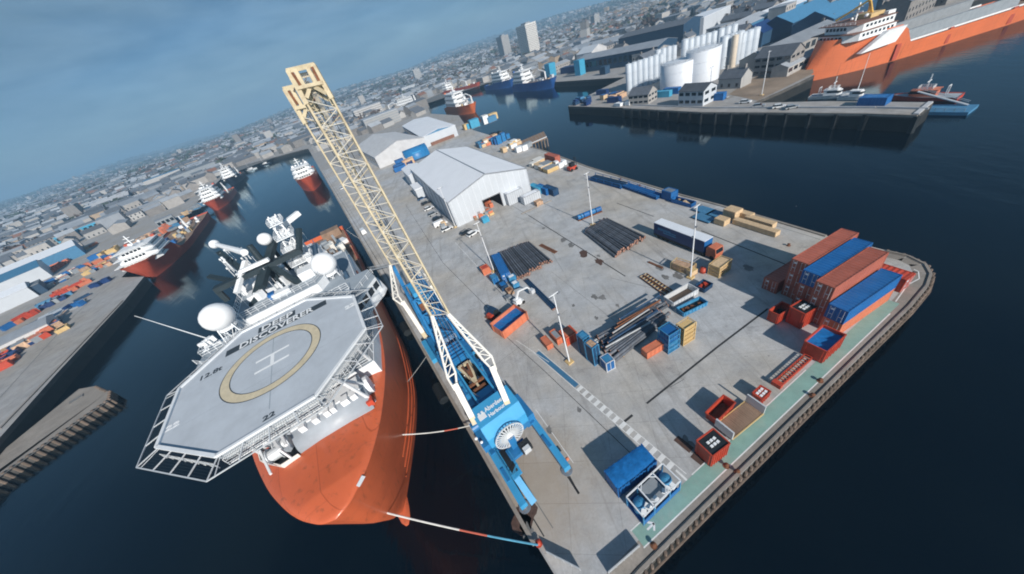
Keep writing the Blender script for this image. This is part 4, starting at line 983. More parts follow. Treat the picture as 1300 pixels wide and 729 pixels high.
# stair basket on the left outrigger
bs = MB().box(9.6,14.6,-3.6,-2.1,2.2,2.35); bs.rail([c3(9.6,2.1,2.3),c3(14.6,2.1,2.3),c3(14.6,3.6,2.3),c3(10.6,3.6,2.3),c3(9.6,2.1,2.3)],1.1,.07,1.0); bs.bar(c3(9.6,2.6,2.2),c3(6.6,2.8,.1),.9,.15); bs.build('stair_basket', BL, crane)
MB().box(10.2,13.8,-3.3,-2.4,2.36,2.9).build('motor_box','dark',crane)
cb(14.6,17.8,.9,2.1,3.4,4.6,B,'motor_box'); MB().dome(c3(15.4,1.1,4.9),.22,10).dome(c3(16.8,.7,4.3),.25,10).build('lamp_cover','dome_white',crane)

# ------------------------------------------------------------------ things on the quay
YAW = .262
def fit4(Lp, Bp, Rp, Fp, z):
    t = [W(*p, z).to_2d() for p in (Lp,Bp,Rp,Fp)]; c = (t[0]+t[1]+t[2]+t[3])/4
    e1 = ((t[1]-t[0])+(t[2]-t[3]))/2; e2 = ((t[2]-t[1])+(t[3]-t[0]))/2
    return Vector((c.x,c.y,0)), atan2(e1.y,e1.x), e1.length, e2.length
def corr(mb, a, c, z0, z1, out, pitch=.55, dep=.07):
    """corrugated sheet between ground points a..c"""
    a = Vector(a); c = Vector(c); L_ = (c-a).length; n = max(4, int(L_/pitch)); d = (c-a)/n; o = Vector(out)*dep; lo = []; 
    for i in range(n):
        p = a+d*i
        lo += [p, p+d*.3, p+d*.5+o, p+d*.8+o]
    lo.append(c)
    rows = [[(*p,z0) for p in lo],[(*p,z1) for p in lo]]
    mb.grid(rows if (Vector((-d.y,d.x)).dot(o) < 0) else rows[::-1])
def container(label, mat, loc, rz, l=12.19, w=2.44, h=2.59, group=None, doors=1, name='shipping_container', cat='container'):
    r = thing(name, label, cat, loc, rz, group); x, y = l/2, w/2
    mb = MB(); corr(mb, (-x+.1,-y+.09), (x-.1,-y+.09), .16, h-.12, (0,-1)); corr(mb, (x-.1,y-.09), (-x+.1,y-.09), .16, h-.12, (0,1)); corr(mb, (x-.09,-y+.1), (x-.09,y-.1), .16, h-.12, (1,0)); mb.build('side_panel', mat, r)
    rb = MB(); n = int(l/.62); rr = []
    for i in range(n*4+1):
        xx = -x+.08+(l-.16)*i/(n*4); rr.append(((xx,-y+.1,h-.06+(.05 if i%4 in (1,2) else 0)),(xx,y-.1,h-.06+(.05 if i%4 in (1,2) else 0))))
    rb.grid([[p[1] for p in rr],[p[0] for p in rr]]); rb.build('roof', mat, r)
    fb = MB()
    for sx in (-1,1):
        for sy in (-1,1): fb.box(sx*x-(.14 if sx>0 else 0),sx*x+(0 if sx>0 else .14),sy*y-(.12 if sy>0 else 0),sy*y+(0 if sy>0 else .12),0,h)
        for z in (.08,h-.07): fb.bar((sx*(x-.07),-y+.12,z),(sx*(x-.07),y-.12,z),.12,.15)
    for sy in (-1,1):
        for z in (.08,h-.05): fb.bar((-x+.14,sy*(y-.06),z),(x-.14,sy*(y-.06),z),.11,.15)
    fb.box(-x+.1,x-.1,-y+.1,y-.1,.04,.15); fb.build('frame', mat, r)
    for s in (-1,1):
        d = MB().box(-x+.02,-x+.07,min(s*.02,s*(y-.13)),max(s*.02,s*(y-.13)),.17,h-.14).build('door', mat, r)
        lb = MB()
        for yy in (.35,.85): lb.cyl((-x-.02,s*yy,.2),(-x-.02,s*yy,h-.18),.03,6)
        lb.box(-x-.05,-x,s*.6-.2,s*.6+.2,1.0,1.08); lb.build('lock_bar', 'steel_light', d)
    MB().box(-x-.005,-x+.015,.3,.75,h-.75,h-.45).build('plate', 'white_paint', r)
    return r
ex, ey = Vector((cos(.25),sin(.25))), Vector((sin(.25),-cos(.25)))
def stackpos(nl, lvl, l=12.19, w=2.44): p = Vector(nl)+ex*l/2+ey*w/2; return (p.x,p.y,lvl*2.59+.005)
A_, B_, C_, D_ = (45.27,36.93),(44.35,33.95),(43.66,31.12),(43.82,28.45)
G_ = 'containers in the stack at the pier tip'
container('brown container on top of the stack, the one farthest from the camera', 'box_brown', stackpos(A_,2), .25, group=G_)
container('brown container in the middle tier under the farthest brown one', 'box_brown', stackpos(A_,1), .25, group=G_)
container('brown container at the bottom under the farthest brown pair', 'box_brown', stackpos(A_,0), .25, group=G_)
container('blue container on top of the stack between two brown ones', 'box_blue', stackpos(B_,2), .25, group=G_)
container('brown container in the middle tier under the top blue one', 'box_brown', stackpos(B_,1), .25, group=G_)
container('brown container at the bottom under the top blue one', 'box_brown', stackpos(B_,0), .25, group=G_)
container('brown container on top of the stack next to the lower blue one', 'box_brown', stackpos(C_,2), .25, group=G_)
container('brown container in the middle tier beside the lower blue one', 'box_brown', stackpos(C_,1), .25, group=G_)
container('brown container at the bottom tier beside the orange-red one', 'box_brown', stackpos(C_,0), .25, group=G_)
container('faded blue container two tiers high beside the green walkway', 'box_blue', stackpos(D_,1), .25, group=G_)
container('orange-red container carrying the faded blue one beside the walkway', 'box_orange', stackpos(D_,0), .25, group=G_)
container('single dark brown container on the ground behind the tall stack', 'box_brown', stackpos((43.9,39.6),0), .25, group=G_)
p = W(1143,345,3.2); container('short red container behind the faded blue one at the pier tip', 'box_red', (p.x+.2,p.y+1.1,.005), .25+pi/2, 4.6, 2.4, 2.6)

def skip(label, mat, fit, h, contents=None, level=.6, name='skip', cat='skip', ribs=6, cmat=None, t=.09, group=None, taper=0, floor=None):
    c, rz, l, w = fit; r = thing(name, label, cat, (c.x,c.y,.004), rz, group); x, y = l/2, w/2; k = 1-taper
    for sy in (-1,1):
        mb = MB(); mb.add([(-x*k,sy*y*k,.15),(x*k,sy*y*k,.15),(x,sy*y,h),(-x,sy*y,h),(-x*k,sy*(y*k-t),.15),(x*k,sy*(y*k-t),.15),(x,sy*(y-t),h),(-x,sy*(y-t),h)],
            [(0,1,2,3),(7,6,5,4),(3,2,6,7),(0,4,5,1),(0,3,7,4),(1,5,6,2)]); sd = mb.build('side_wall', mat, r)
        rb = MB()
        for i in range(ribs):
            f = -1+2*(i+.5)/ribs; rb.bar((f*x*k,sy*(y*k+.04),.18),(f*x,sy*(y+.04),h-.05),.10,.09)
        rb.bar((-x,sy*y,h),(x,sy*y,h),.16,.12); rb.build('rib', mat, sd)
    for sx in (-1,1):
        mb = MB(); mb.add([(sx*x*k,-y*k+t,.15),(sx*x*k,y*k-t,.15),(sx*x,y-t,h),(sx*x,-y+t,h),(sx*(x*k-t),-y*k+t,.15),(sx*(x*k-t),y*k-t,.15),(sx*(x-t),y-t,h),(sx*(x-t),-y+t,h)],
            [(0,1,2,3),(7,6,5,4),(3,2,6,7),(0,4,5,1),(0,3,7,4),(1,5,6,2)]); ed = mb.build('end_wall', mat, r)
        rb = MB()
        for f in (-.4,.4): rb.bar((sx*(x*k+.04),f*y*2*k*.9,.18),(sx*(x+.04),f*y*2*.9,h-.05),.09,.10)
        rb.bar((sx*x,-y,h),(sx*x,y,h),.14,.12); rb.build('rib', mat, ed)
    MB().box(-x*k+.02,x*k-.02,-y*k+.02,y*k-.02,.06,.16).build('floor', floor or mat, r)
    if contents == 'tarp':
        rows = []
        for i in range(13):
            row = []
            for j in range(9):
                u, v = -1+2*i/12, -1+2*j/8; row.append(((x-t)*u,(y-t)*v,h*level-.10*(1-u*u)*(1-v*v)+.10*sin(i*1.7+j*.8)*(1-abs(v)**3)))
            rows.append(row)
        MB().grid(rows[::-1]).build('tarpaulin', cmat or 'tarp_blue', r, True)
    elif contents == 'bits':
        MB().box(-x+t+.02,x-t-.02,-y+t+.02,y-t-.02,.16,h*level*.6).build('fill', 'dark', r)
        for q in range(9):
            MB().obox((RND.uniform(-x*.7,x*.7),RND.uniform(-y*.6,y*.6),h*level*.6+.15),(RND.uniform(.3,.9),RND.uniform(.2,.6),RND.uniform(.2,.5)),RND.random()*3).build('load', cmat or 'white_paint', r)
    elif contents == 'lid':
        MB().box(-x+t,x-t,-y+t,y-t,h-.14,h-.06).build('lid', cmat or 'dark', r)
        for i in range(3):
            for j in range(2): MB().obox((-.5+i*.5,-.25+j*.5,h-.02),(.38,.3,.12),.1*i).build('bag', 'dome_white', r)
    return r
G1 = 'red and orange skips on the quay'
skip('red skip lined with bright blue tarpaulin beside the green walkway', 'box_red', fit4((1021,433),(1045.8,412.3),(1073.8,425.5),(1050.8,447),2.7), 2.7, 'tarp', .82, group=G1)
skip('tall red box with pale bags on its lid by the container stack', 'box_red', fit4((1002.6,390),(1019.3,379.6),(1040.9,388.9),(1023,398.8),3.4), 3.4, 'lid', name='cargo_box', cat='box', group=G1)
skip('lower open red box with dark inside left of the bag-topped box', 'box_red', fit4((976,394),(993,383),(1006,389),(990,400.5),2.2), 2.2, 'bits', .6, cmat='dark', name='cargo_box', cat='box', group=G1)
skip('small square red box with pale lid near the flat rack', 'box_red', fit4((954.6,499.8),(966,489),(978.5,497.3),(968.6,507),1.25), 1.25, 'lid', cmat='box_red', name='cargo_box', cat='box', ribs=4, group=G1)
skip('long open red skip behind the brown flat rack', 'box_red', fit4((895.4,524.4),(918.4,501.4),(934,511.3),(911,534.3),1.5), 1.5, None, floor='rust', ribs=5, group=G1, taper=.08)
skip('red box with black lid and white bags at the walkway corner', 'box_red', fit4((883,560.7),(904.4,545),(928,562),(906,578.8),3.0), 3.0, 'lid', name='cargo_box', cat='box', ribs=7, group=G1)
skip('big orange skip holding rumpled blue sheeting by the crane', 'box_orange', fit4((621.5,411.3),(653.2,387),(668.3,396),(638,421.9),2.2), 2.2, 'tarp', .62, group=G1)
# brown flat rack with two white end walls
c, rz, l, w = fit4((914.3,537.6),(942.3,513.7),(965.4,527),(931.6,553),.45)
fr = thing('flat_rack', 'brown flat rack with two white folding end walls between red boxes', 'flat rack', (c.x,c.y,.004), rz)
w = 2.4; l = 6.0
MB().box(-l/2,l/2,-w/2,w/2,.12,.42).build('base', 'rust', fr)
for i in range(20): MB().box(-l/2+i*l/20+.01,-l/2+(i+1)*l/20-.01,-w/2+.12,w/2-.12,.42,.46+.01*(i%3)).build('plank', 'deck_brown', fr)
for s in (-1,1):
    e = MB().box(s*l/2-.08,s*l/2+.08,-w/2,w/2,.42,2.0).build('end_wall', 'steel_light', fr)
    rb = MB()
    for f in (-1,-.5,0,.5,1): rb.box(s*l/2+s*.06-.06,s*l/2+s*.06+.06,f*(w/2-.07)-.06,f*(w/2-.07)+.06,.4,2.02)
    rb.bar((s*l/2,-w/2,2.03),(s*l/2,w/2,2.03),.2,.1); rb.build('post', 'steel_light', e)
    MB().bar((-l/2,s*w/2,.40),(l/2,s*w/2,.40),.12,.2).build('side_rail', 'yellow_tan', fr)
# long red lattice beam
a, c = W(985.6,490), W(1024.9,455); d = c-a
lb = thing('lattice_beam', 'long low red lattice lifting beam lying by the walkway', 'beam', a, atan2(d.y,d.x)); L_ = d.length
for s in (-1,1): MB().bar((0,s*.45,.55),(L_,s*.45,.55),.14,.18).bar((0,s*.45,.12),(L_,s*.45,.12),.14,.18).build('chord','box_red',lb)
for i in range(15): MB().bar((i*L_/14,-.45,.58),(i*L_/14,.45,.58),.12,.12).bar((i*L_/14,-.45,.1),(i*L_/14,-.45,.6),.08).bar((i*L_/14,.45,.1),(i*L_/14,.45,.6),.08).build('rung','box_orange' if i%2 else 'box_red',lb)
MB().box(-.3,.4,-.6,.6,.05,.75).build('end_block','box_red',lb)
# bright blue covered container and blue frame with white drums
c, rz, l, w = fit4((767.8,597),(813.5,565),(832,584.7),(785.7,619.3),2.75)
bx = thing('covered_container', 'bright blue tarpaulin-topped container on the quay corner', 'container', (c.x,c.y,.004), rz); l = 6.06; w = 2.44; x, y, h = l/2, w/2, 2.7
mb = MB(); corr(mb,(-x,-y),(x,-y),.1,h-.1,(0,-1)); corr(mb,(x,y),(-x,y),.1,h-.1,(0,1)); corr(mb,(x,-y),(x,y),.1,h-.1,(1,0)); corr(mb,(-x,y),(-x,-y),.1,h-.1,(-1,0)); mb.build('side_panel','box_blue',bx)
rows = []
for i in range(25):
    u = -1+2*i/24; row = []
    for j in range(9):
        v = -1+2*j/8; sag = .16 if i in (6,7,14,15,20) else 0; row.append((x*1.01*u, y*1.02*v, h+.12-.16*abs(v)**4-sag*(1-v*v)*.7-.12*abs(u)**8))
    rows.append(row)
MB().grid(rows[::-1]).build('tarpaulin','tarp_blue',bx,True)
for s in (-1,1):
    mb = MB()
    for i in range(9): mb.box(-x+.02+i*(l-.1)/8,-x+.08+i*(l-.1)/8,s*(y+.06)-.02,s*(y+.06)+.02,h-.75,h+.02)
    mb.build('strap','box_blue',bx)
    MB().box(s*x-.06,s*x+.06,-y-.05,-y+.08,0,h).box(s*x-.06,s*x+.06,y-.08,y+.05,0,h).build('corner_post','box_blue',bx)
c, rz, l, w = fit4((796.2,631.6),(840,590),(863.5,609.4),(817,653.5),3.2)
tf = thing('transport_frame', 'blue transport frame with white top bars and pale drums by the walkway', 'frame', (c.x,c.y,.004), rz); l = 6.06; w = 2.44; x, y, h = l/2, w/2, 3.1
MB().box(-x,x,-y,y,.1,.4).build('base','box_blue',tf)
for s in (-1,1):
    for f in (-1,-.42,.42,1): MB().bar((f*x,s*y,.3),(f*x,s*y,h),.14).build('post','cage_blue',tf)
    MB().bar((-x,s*y,h),(x,s*y,h),.14).build('top_rail','white_paint',tf); MB().box(-x,x,s*y-.03,s*y+.03,.4,1.5).build('side_panel','box_blue',tf)
for f in (-1,-.42,.42,1): MB().bar((f*x,-y,h),(f*x,y,h),.14).build('top_rail','white_paint',tf)
for f0, f1 in ((-.42,-.3),(.42,.3)):
    for s in (-1,1): MB().bar((f0*x,s*y*.55,h),(f1*x*.6,s*y,h),.09).build('gusset','white_paint',tf)
for f, r_ in ((-.71,.72),(.71,.72)): MB().lathe([(r_,.4),(r_,2.4),(r_*.8,2.65),(.05,2.75)],18,(f*x,.1,0)).build('drum','cage_blue',tf,True)
MB().box(-.38*x,.38*x,-y+.2,y-.1,.4,2.55).build('machine_cover','ship_grey',tf)
for i in range(8): MB().obox((-x*.8+i*x*.22,-y*.62+RND.uniform(-.1,.1),2.2+RND.uniform(-.2,.4)),(.5,.55,.6),RND.random()).build('bag','dome_white',tf)

# loose boxes by the light poles
def cargo_box(label, mat, fit, h, roof=None, top=None, cat='box', name='cargo_box', z=0, group=None, hollow=False):
    c, rz, l, w = fit; r = thing(name, label, cat, (c.x,c.y,.004+z), rz, group); x, y = l/2, w/2
    MB().box(-x+.05,x-.05,-y+.05,y-.05,.1,h-.04).build('body', mat, r)
    fb = MB()
    for sx in (-1,1):
        for sy in (-1,1): fb.bar((sx*(x-.05),sy*(y-.05),0),(sx*(x-.05),sy*(y-.05),h),.14)
        for z_ in (.08,h-.05): fb.bar((sx*(x-.05),-y,z_),(sx*(x-.05),y,z_),.12)
    for sy in (-1,1):
        for z_ in (.08,h-.05): fb.bar((-x,sy*(y-.05),z_),(x,sy*(y-.05),z_),.12)
        n = max(2,int(l/.8))
        for i in range(1,n): fb.bar((-x+l*i/n,sy*(y-.03),.1),(-x+l*i/n,sy*(y-.03),h-.05),.09)
    fb.build('frame', top or mat, r)
    if roof: MB().box(-x*.72,x*.72,-y*.68,y*.68,h-.05,h+.02).build('lid', roof, r)
    if hollow: MB().box(-x*.6,x*.6,-y*.6,y*.6,h-.03,h+.01).build('opening','dark',r)
    return r
cargo_box('tall dark blue box with white top rim nearest the orange boxes', 'cage_dark', fit4((731.5,424),(739.7,419),(748,425.8),(739.7,432),5.0), 5.0, 'cage_blue', 'cage_blue')
cargo_box('tall weathered blue box with rusty white top beside its twin', 'cage_dark', fit4((741.4,434),(749.6,429),(759.5,436.5),(751,444),4.7), 4.7, 'rag_mix', 'cage_blue')
cargo_box('short blue box with pale rim at the end of the pipes', 'box_blue', fit4((760.3,454.6),(771,447),(780.9,457),(770,461),2.3), 2.3, 'cage_blue', 'steel_light')
cargo_box('salmon orange box lying beside the blue cages', 'box_orange', fit4((815.4,442),(833.5,430.7),(843.4,436.5),(820,449.6),1.55), 1.55)
GO = 'orange tool boxes by the light pole'
def at_box(px, py, l, w, yaw=YAW): p = W(px,py); return (Vector((p.x,p.y,0)), yaw, l, w)
cargo_box('leftmost of the orange tool boxes by the light pole', 'box_orange', at_box(695,438,1.3,2.6), 1.3, group=GO)
cargo_box('middle of the orange tool boxes with a grey end', 'box_orange', at_box(707,431,1.3,2.9), 1.5, 'ship_grey', group=GO)
cargo_box('largest orange-red tool box nearest the light pole', 'box_red', at_box(723,431,2.6,2.5), 2.2, 'box_orange', 'box_orange', group=GO)
def cage(label, mat, c, rz, l, w, h, tiers, fill, z0=0, cat='cage'):
    r = thing('lifting_cage', label, cat, (c[0],c[1],.004+z0), rz); x, y = l/2, w/2
    for sx in (-1,1):
        for sy in (-1,1): MB().bar((sx*x,sy*y,0),(sx*x,sy*y,h),.14).build('post', mat, r)
    for k in range(tiers+1):
        z = .08+(h-.16)*k/tiers; mb = MB()
        for s in (-1,1): mb.bar((-x,s*y,z),(x,s*y,z),.11); mb.bar((s*x,-y,z),(s*x,y,z),.11)
        mb.build('rail', mat, r)
        if k < tiers:
            zz = z+(h-.16)/tiers
            for sy in (-1,1):
                mb = MB()
                for i in range(1,6): mb.bar((-x+l*i/6,sy*y,z),(-x+l*i/6,sy*y,zz),.05)
                mb.build('mesh_side', mat, r)
            for sx in (-1,1):
                mb = MB()
                for i in range(1,4): mb.bar((sx*x,-y+w*i/4,z),(sx*x,-y+w*i/4,zz),.05)
                mb.build('mesh_side', mat, r)
            MB().box(-x+.12,x-.12,-y+.12,y-.12,z+.06,z+(zz-z)*.82).build('load', fill, r)
    return r
p = W(856,443); cage('lower blue mesh cage beside the salmon orange box', 'cage_blue', (p.x-.6,p.y+.8), YAW, 2.4, 2.3, 2.2, 2, 'cage_blue')
cage('upper blue cage with rounded cover stacked by the pipes', 'cage_blue', (p.x-.6,p.y+.8), YAW, 2.3, 2.2, 2.3, 2, 'box_blue', 2.22)
p = W(876,434); cage('tall yellow mesh cage at the end of the pipe stack', 'yellow_tan', (p.x-.5,p.y+.7), YAW, 2.5, 1.6, 4.2, 4, 'yellow_tan')
p = W(918,349); cage('yellow cage stack of crates beside the orange cab', 'yellow_tan', (p.x,p.y+1.2), YAW+.1, 3.7, 2.2, 2.6, 3, 'timber')
p = W(868,343); cage('tan crate with red gear beside the light pole and lorry', 'yellow_tan', (p.x,p.y+.3), YAW-pi/2+.2, 4.2, 2.2, 1.7, 1, 'rag_mix')
p = W(892,346); r = thing('barrel', 'red metal barrel standing beside the tan crate', 'barrel', (p.x,p.y,.004)); MB().lathe([(.05,0),(.55,0),(.55,.45),(.6,.5),(.55,.55),(.55,1.2),(.05,1.22)],16).build('drum','box_red',r,True); MB().cyl((.15,.1,1.2),(.15,.1,1.3),.12,8).build('cap','steel',r)
p = W(878,348); r = thing('pallet_box', 'small pale pallet box at the foot of the light pole', 'box', (p.x,p.y,.004), YAW); MB().box(-.8,.8,-.7,.7,.15,1.2).build('body','timber',r); MB().box(-.85,.85,-.75,.75,0,.15).build('pallet','deck_brown',r); MB().box(-.8,.8,-.7,.7,1.2,1.28).build('lid','yellow_tan',r)
# trays
skip('pale grey open tray beyond the pipe stack', 'steel_light', fit4((842.5,377),(873,360),(887.7,366.6),(855.6,384.7),1.4), 1.4, None, floor='deck_brown', ribs=8, name='cargo_tray', cat='tray')
skip('open blue tray holding dark scrap beside the pale tray', 'cage_blue', fit4((858,391),(888,377),(899,383),(869,398),1.0), 1.0, 'bits', .6, cmat='rust', name='cargo_tray', cat='tray', ribs=7)
skip('small blue tray of red scrap behind the pale tray', 'cage_dark', fit4((883,362),(893,354.5),(905,360.5),(894,368),1.0), 1.0, 'bits', .7, cmat='box_red', name='cargo_tray', cat='tray', ribs=5)
# rusty ladder frames on the ground
for i, (a, c, lab) in enumerate((((814,352),(846,375),'rusty ladder frame lying nearest the pale tray'),((819,349.5),(852,371.5),'rusty ladder frame lying farther from the pipes'),)):
    a, c = W(*a), W(*c); d = c-a; L_ = d.length; r = thing('ladder_frame', lab, 'frame', a, atan2(d.y,d.x), 'rusty ladder frames')
    for s in (-1,1): MB().bar((0,s*.4,.25),(L_,s*.4,.25),.12,.3).build('side_rail','rust',r)
    for k in range(10): MB().bar((k*L_/9,-.4,.3),(k*L_/9,.4,.3),.10).build('rung','yellow_tan',r)
a, c = W(823,333), W(841,341); d = c-a; tag(MB().bar((0,0,.1),(d.length,0,.1),.35,.18).bar((0,.2,.12),(d.length,.2,.12),.06,.22).bar((0,-.2,.12),(d.length,-.2,.12),.06,.22).build('steel_beam','rust'), 'short rusty steel beam lying alone on the concrete', 'beam'); o = bpy.data.objects['steel_beam']; o.location = a; o.rotation_euler.z = atan2(d.y,d.x)
# pipes
def pipe_mesh(L_, r):
    mb = MB(); n = 9
    mb.cyl((0,0,0),(L_,0,0),r,n,cap=False); return mb
PM = {}
def pipe(L_, r, loc, rz, label, group, mat='pipe_dark', tilt=0):
    key = (round(L_,1), r, mat)
    if key not in PM:
        me = pipe_mesh(key[0], r).mesh('pipe', True); me.materials.append(MAT[mat]); 
        ems = []
        for x in (-.02, key[0]-.1):
            e = MB(); e.cyl((x,0,0),(x+.12,0,0),r*1.1,9,cap=False); e.add([(x+.06,r*1.1*cos(2*pi*i/9),r*1.1*sin(2*pi*i/9)) for i in range(9)],[tuple(range(9))])
            em = e.mesh('pipe_collar'); em.materials.append(MAT['pipe_end']); ems.append(em)
        PM[key] = (me, ems)
    me, em = PM[key]
    r_ = thing('pipe', label, 'pipe', loc, rz, group); r_.rotation_euler.y = tilt
    mobj('barrel_section', me, r_)
    for q in em: mobj('pipe_collar', q, r_)
def pipe_stack(a0, a1, b0, b1, n, layers, r, label, group, mats=('pipe_dark',), jit=.8):
    """pipes run a->b; a0..a1 is one row of ends, b0..b1 the other"""
    a0, a1, b0, b1 = (W(*p,.6) for p in (a0,a1,b0,b1))
    for ly in range(layers):
        m_ = n-ly
        for i in range(m_):
            f = (i+.5+ly*.5)/n; a = a0.lerp(a1,f); c = b0.lerp(b1,f); d = c-a; j = RND.uniform(-jit,jit); u = d.normalized(); a = a+u*j*.5
            pipe(round(d.length+j*.3,0), r, (a.x,a.y,r+.15+ly*r*1.75), atan2(d.y,d.x)+RND.uniform(-.012,.012), label, group, RND.choice(mats))
    for f in (.12,.5,.88):   # bearers
        p, q = a0.lerp(b0,f), a1.lerp(b1,f); d = q-p
        s = thing('timber_bearer', 'timber bearer under '+label.split(' in ')[-1]+{.12:', far end',.5:', middle',.88:', near end'}[f], 'timber', p, atan2(d.y,d.x)); MB().box(0,d.length,-.12,.12,-.60,-.45).build('lower_beam','deck_brown',s); MB().box(0,d.length,-.1,.1,-.45,-.40).build('upper_beam','timber',s); s.location.z = .6
pipe_stack((633,322),(673,307),(656,355),(700,330), 17, 2, .26, 'dark steel pipe in the stack beside the blue-roofed container', 'pipes stacked beside the blue-roofed container')
pipe_stack((742,295),(771,277.5),(779,324),(820,301), 16, 2, .29, 'dark drill pipe in the stack beside the blue lorry', 'pipes stacked beside the blue lorry')
pipe_stack((757,426),(784,457),(833,386),(845,407), 13, 2, .30, 'dark pipe in the jumbled stack between the blue boxes', 'pipes in the jumbled centre stack', ('pipe_dark','pipe_dark','pipe_light','cage_dark'), 2.2)
for i in range(7):
    a = W(768+i*3, 440-i*6, 2.0); pipe(round(RND.uniform(9,12)), .16, (a.x,a.y,1.75), YAW+RND.uniform(-.06,.06), 'thin rusty pipe lying on top of the jumbled stack', 'thin pipes on the jumbled stack', RND.choice(('rust','pipe_light','pipe_dark','cage_dark')))
a, c = W(668,356), W(705,393.6); d = c-a; u = Vector((-d.y,d.x,0)).normalized()
for i in range(3): 
    q = a+u*(i-1)*.45; pipe(round(d.length), .2, (q.x,q.y,.21), atan2(d.y,d.x)+RND.uniform(-.006,.006), 'long dark pipe lying in the loose row of three', 'three loose pipes on the concrete', 'cage_dark')
a, c = W(686,311), W(706,321); d = c-a; r = thing('steel_plate', 'dark slotted steel plate lying beyond the pipes', 'plate', a, atan2(d.y,d.x)); MB().box(0,d.length,-.6,.6,.02,.12).build('sheet','rust',r); MB().box(.2,d.length-.2,-.05,.05,.12,.2).build('slot','dark',r)
# blue-roofed container beside the pipes and the clutter next to it
c, rz, l, w = fit4((622,324.5),(631,322),(648.5,344),(638.6,349),2.5)
container('blue container beside the pipe stack near the white loader', 'box_blue', (c.x,c.y,.004), rz+pi/2 if abs(l) < 6 else rz, 11.0, 2.4, 2.5)
cargo_box('orange cage box at the corner of the blue container', 'box_orange', at_box(617.5,346,2.2,2.2), 1.9, 'box_red')
cargo_box('small blue box in front of the blue container', 'box_blue', at_box(629,358,1.6,2.0), 1.9, 'cage_blue', 'cage_blue')
for i, (px,py,l,w,h,mt,lab) in enumerate(((640,366,1.8,2.2,1.5,'cage_dark','dark box with bright blue lid by the white loader'),(648,372,1.5,1.8,1.2,'rag_mix','rusty mixed box by the white loader'),(655,364,1.6,1.6,1.4,'cage_blue','pale blue box between container and white loader'),(651,357,1.9,1.3,1.7,'cage_blue','blue and white box at the container end'),(646,380,1.5,1.2,.9,'ship_grey','low grey box behind the big orange skip'))):
    cargo_box(lab, mt, at_box(px,py,l,w), h, ('tarp_blue','rust','white_paint','white_paint','steel')[i])
# white articulated loader
p = W(659,386); ld = thing('boom_lift', 'white articulated boom lift beside the big orange skip', 'lift', (p.x,p.y,.004), .5)
MB().box(-1.1,1.1,-.8,.8,.4,.9).build('chassis','white_paint',ld)
for sx in (-1,1):
    for sy in (-1,1): MB().cyl((sx*.8,sy*.65,.42),(sx*.8,sy*.95,.42),.42,12).build('wheel','tyre',ld)
MB().box(-.9,.5,-.6,.6,.9,1.7).build('turret','white_paint',ld); MB().bar((-.4,0,1.6),(1.0,.3,3.0),.35).build('lower_boom','white_paint',ld); MB().bar((1.0,.3,3.0),(3.6,.5,2.2),.3).bar((3.6,.5,2.2),(3.9,-.6,1.5),.25).build('upper_boom','white_paint',ld); MB().box(3.4,4.4,-1.2,-.2,.9,1.9).build('basket','steel_light',ld)
p = W(624,403); r = thing('drum_winch', 'red winch with black ribbed drum beside the big orange skip', 'winch', (p.x,p.y,.004), .6)
MB().cyl((1.0,-.9,1.0),(1.0,1.3,1.0),.85,18).build('drum','dark',r); 
for k in range(6): MB().cyl((1.0,-.8+k*.38,1.0),(1.0,-.72+k*.38,1.0),.98,18).build('drum_rib','cage_dark',r)
MB().box(-.7,.3,-.9,.6,.1,1.2).build('frame','box_red',r); MB().box(-.9,2.2,-1.1,1.5,0,.15).build('skid','rust',r)

# lorry trailer with orange cab
c, rz, l, w = fit4((829.9,282.2),(839,277.3),(905.8,300.7),(895.3,307),3.95)
tk = thing('lorry', 'blue box trailer lorry with white roof and orange cab', 'lorry', (c.x,c.y,.004), rz-pi/2)   # x forward towards the cab
l, w = 13.7, 2.5; x, y = l/2, w/2
MB().box(-x,x,-y,y,1.05,3.85).build('trailer_body','box_navy',tk); MB().box(-x-.02,x+.02,-y-.02,y+.02,3.85,3.97).build('trailer_roof','white_roof',tk)
MB().box(x,x+.03,-y+.05,y-.05,1.1,3.8).build('trailer_front','box_blue',tk)
mb = MB()
for s in (-1,1): mb.box(-x,x,s*y-.03,s*y+.03,.55,1.05)
mb.build('side_skirt','dark',tk)
for xx in (-5.4,-4.1,-2.8): 
    for s in (-1,1): MB().cyl((xx,s*.85,.52),(xx,s*1.2,.52),.52,14).build('wheel','tyre',tk)
mk = MB()
for i in range(9): mk.add([(-5.6+i*.42,-y-.035,2.4+.1*(i%2)),(-5.32+i*.42,-y-.035,2.4+.1*(i%2)),(-5.22+i*.42,-y-.035,3.1),(-5.5+i*.42,-y-.035,3.1)],[(0,1,2,3)])
mk.add([(-4.0,-y-.035,2.0),(-.4,-y-.035,2.0),(-.2,-y-.035,2.25),(-3.8,-y-.035,2.25)],[(0,1,2,3)]).add([(-2.2,-y-.035,2.55),(-.4,-y-.035,2.55),(-.3,-y-.035,2.75),(-2.1,-y-.035,2.75)],[(0,1,2,3)]); mk.build('lettering','cage_blue',tk)
cbm = MB(); pf = [(x+.5,.6),(x+2.6,.6),(x+2.75,1.6),(x+2.5,2.9),(x+.9,3.0),(x+.5,2.6)]; k = len(pf)
cbm.add([(a,-1.15,z) for a,z in pf]+[(a,1.15,z) for a,z in pf],[tuple(range(k)),tuple(reversed(range(k,2*k)))]+[((i+1)%k,i,k+i,k+(i+1)%k) for i in range(k)]); cabo = cbm.build('cab','box_orange',tk)
MB().add([(x+2.74,-1.0,1.75),(x+2.74,1.0,1.75),(x+2.55,1.0,2.7),(x+2.55,-1.0,2.7)],[(0,1,2,3)]).build('windscreen','glass',cabo)
MB().box(x-.4,x+2.2,-.45,.45,.5,.9).build('chassis','dark',tk)
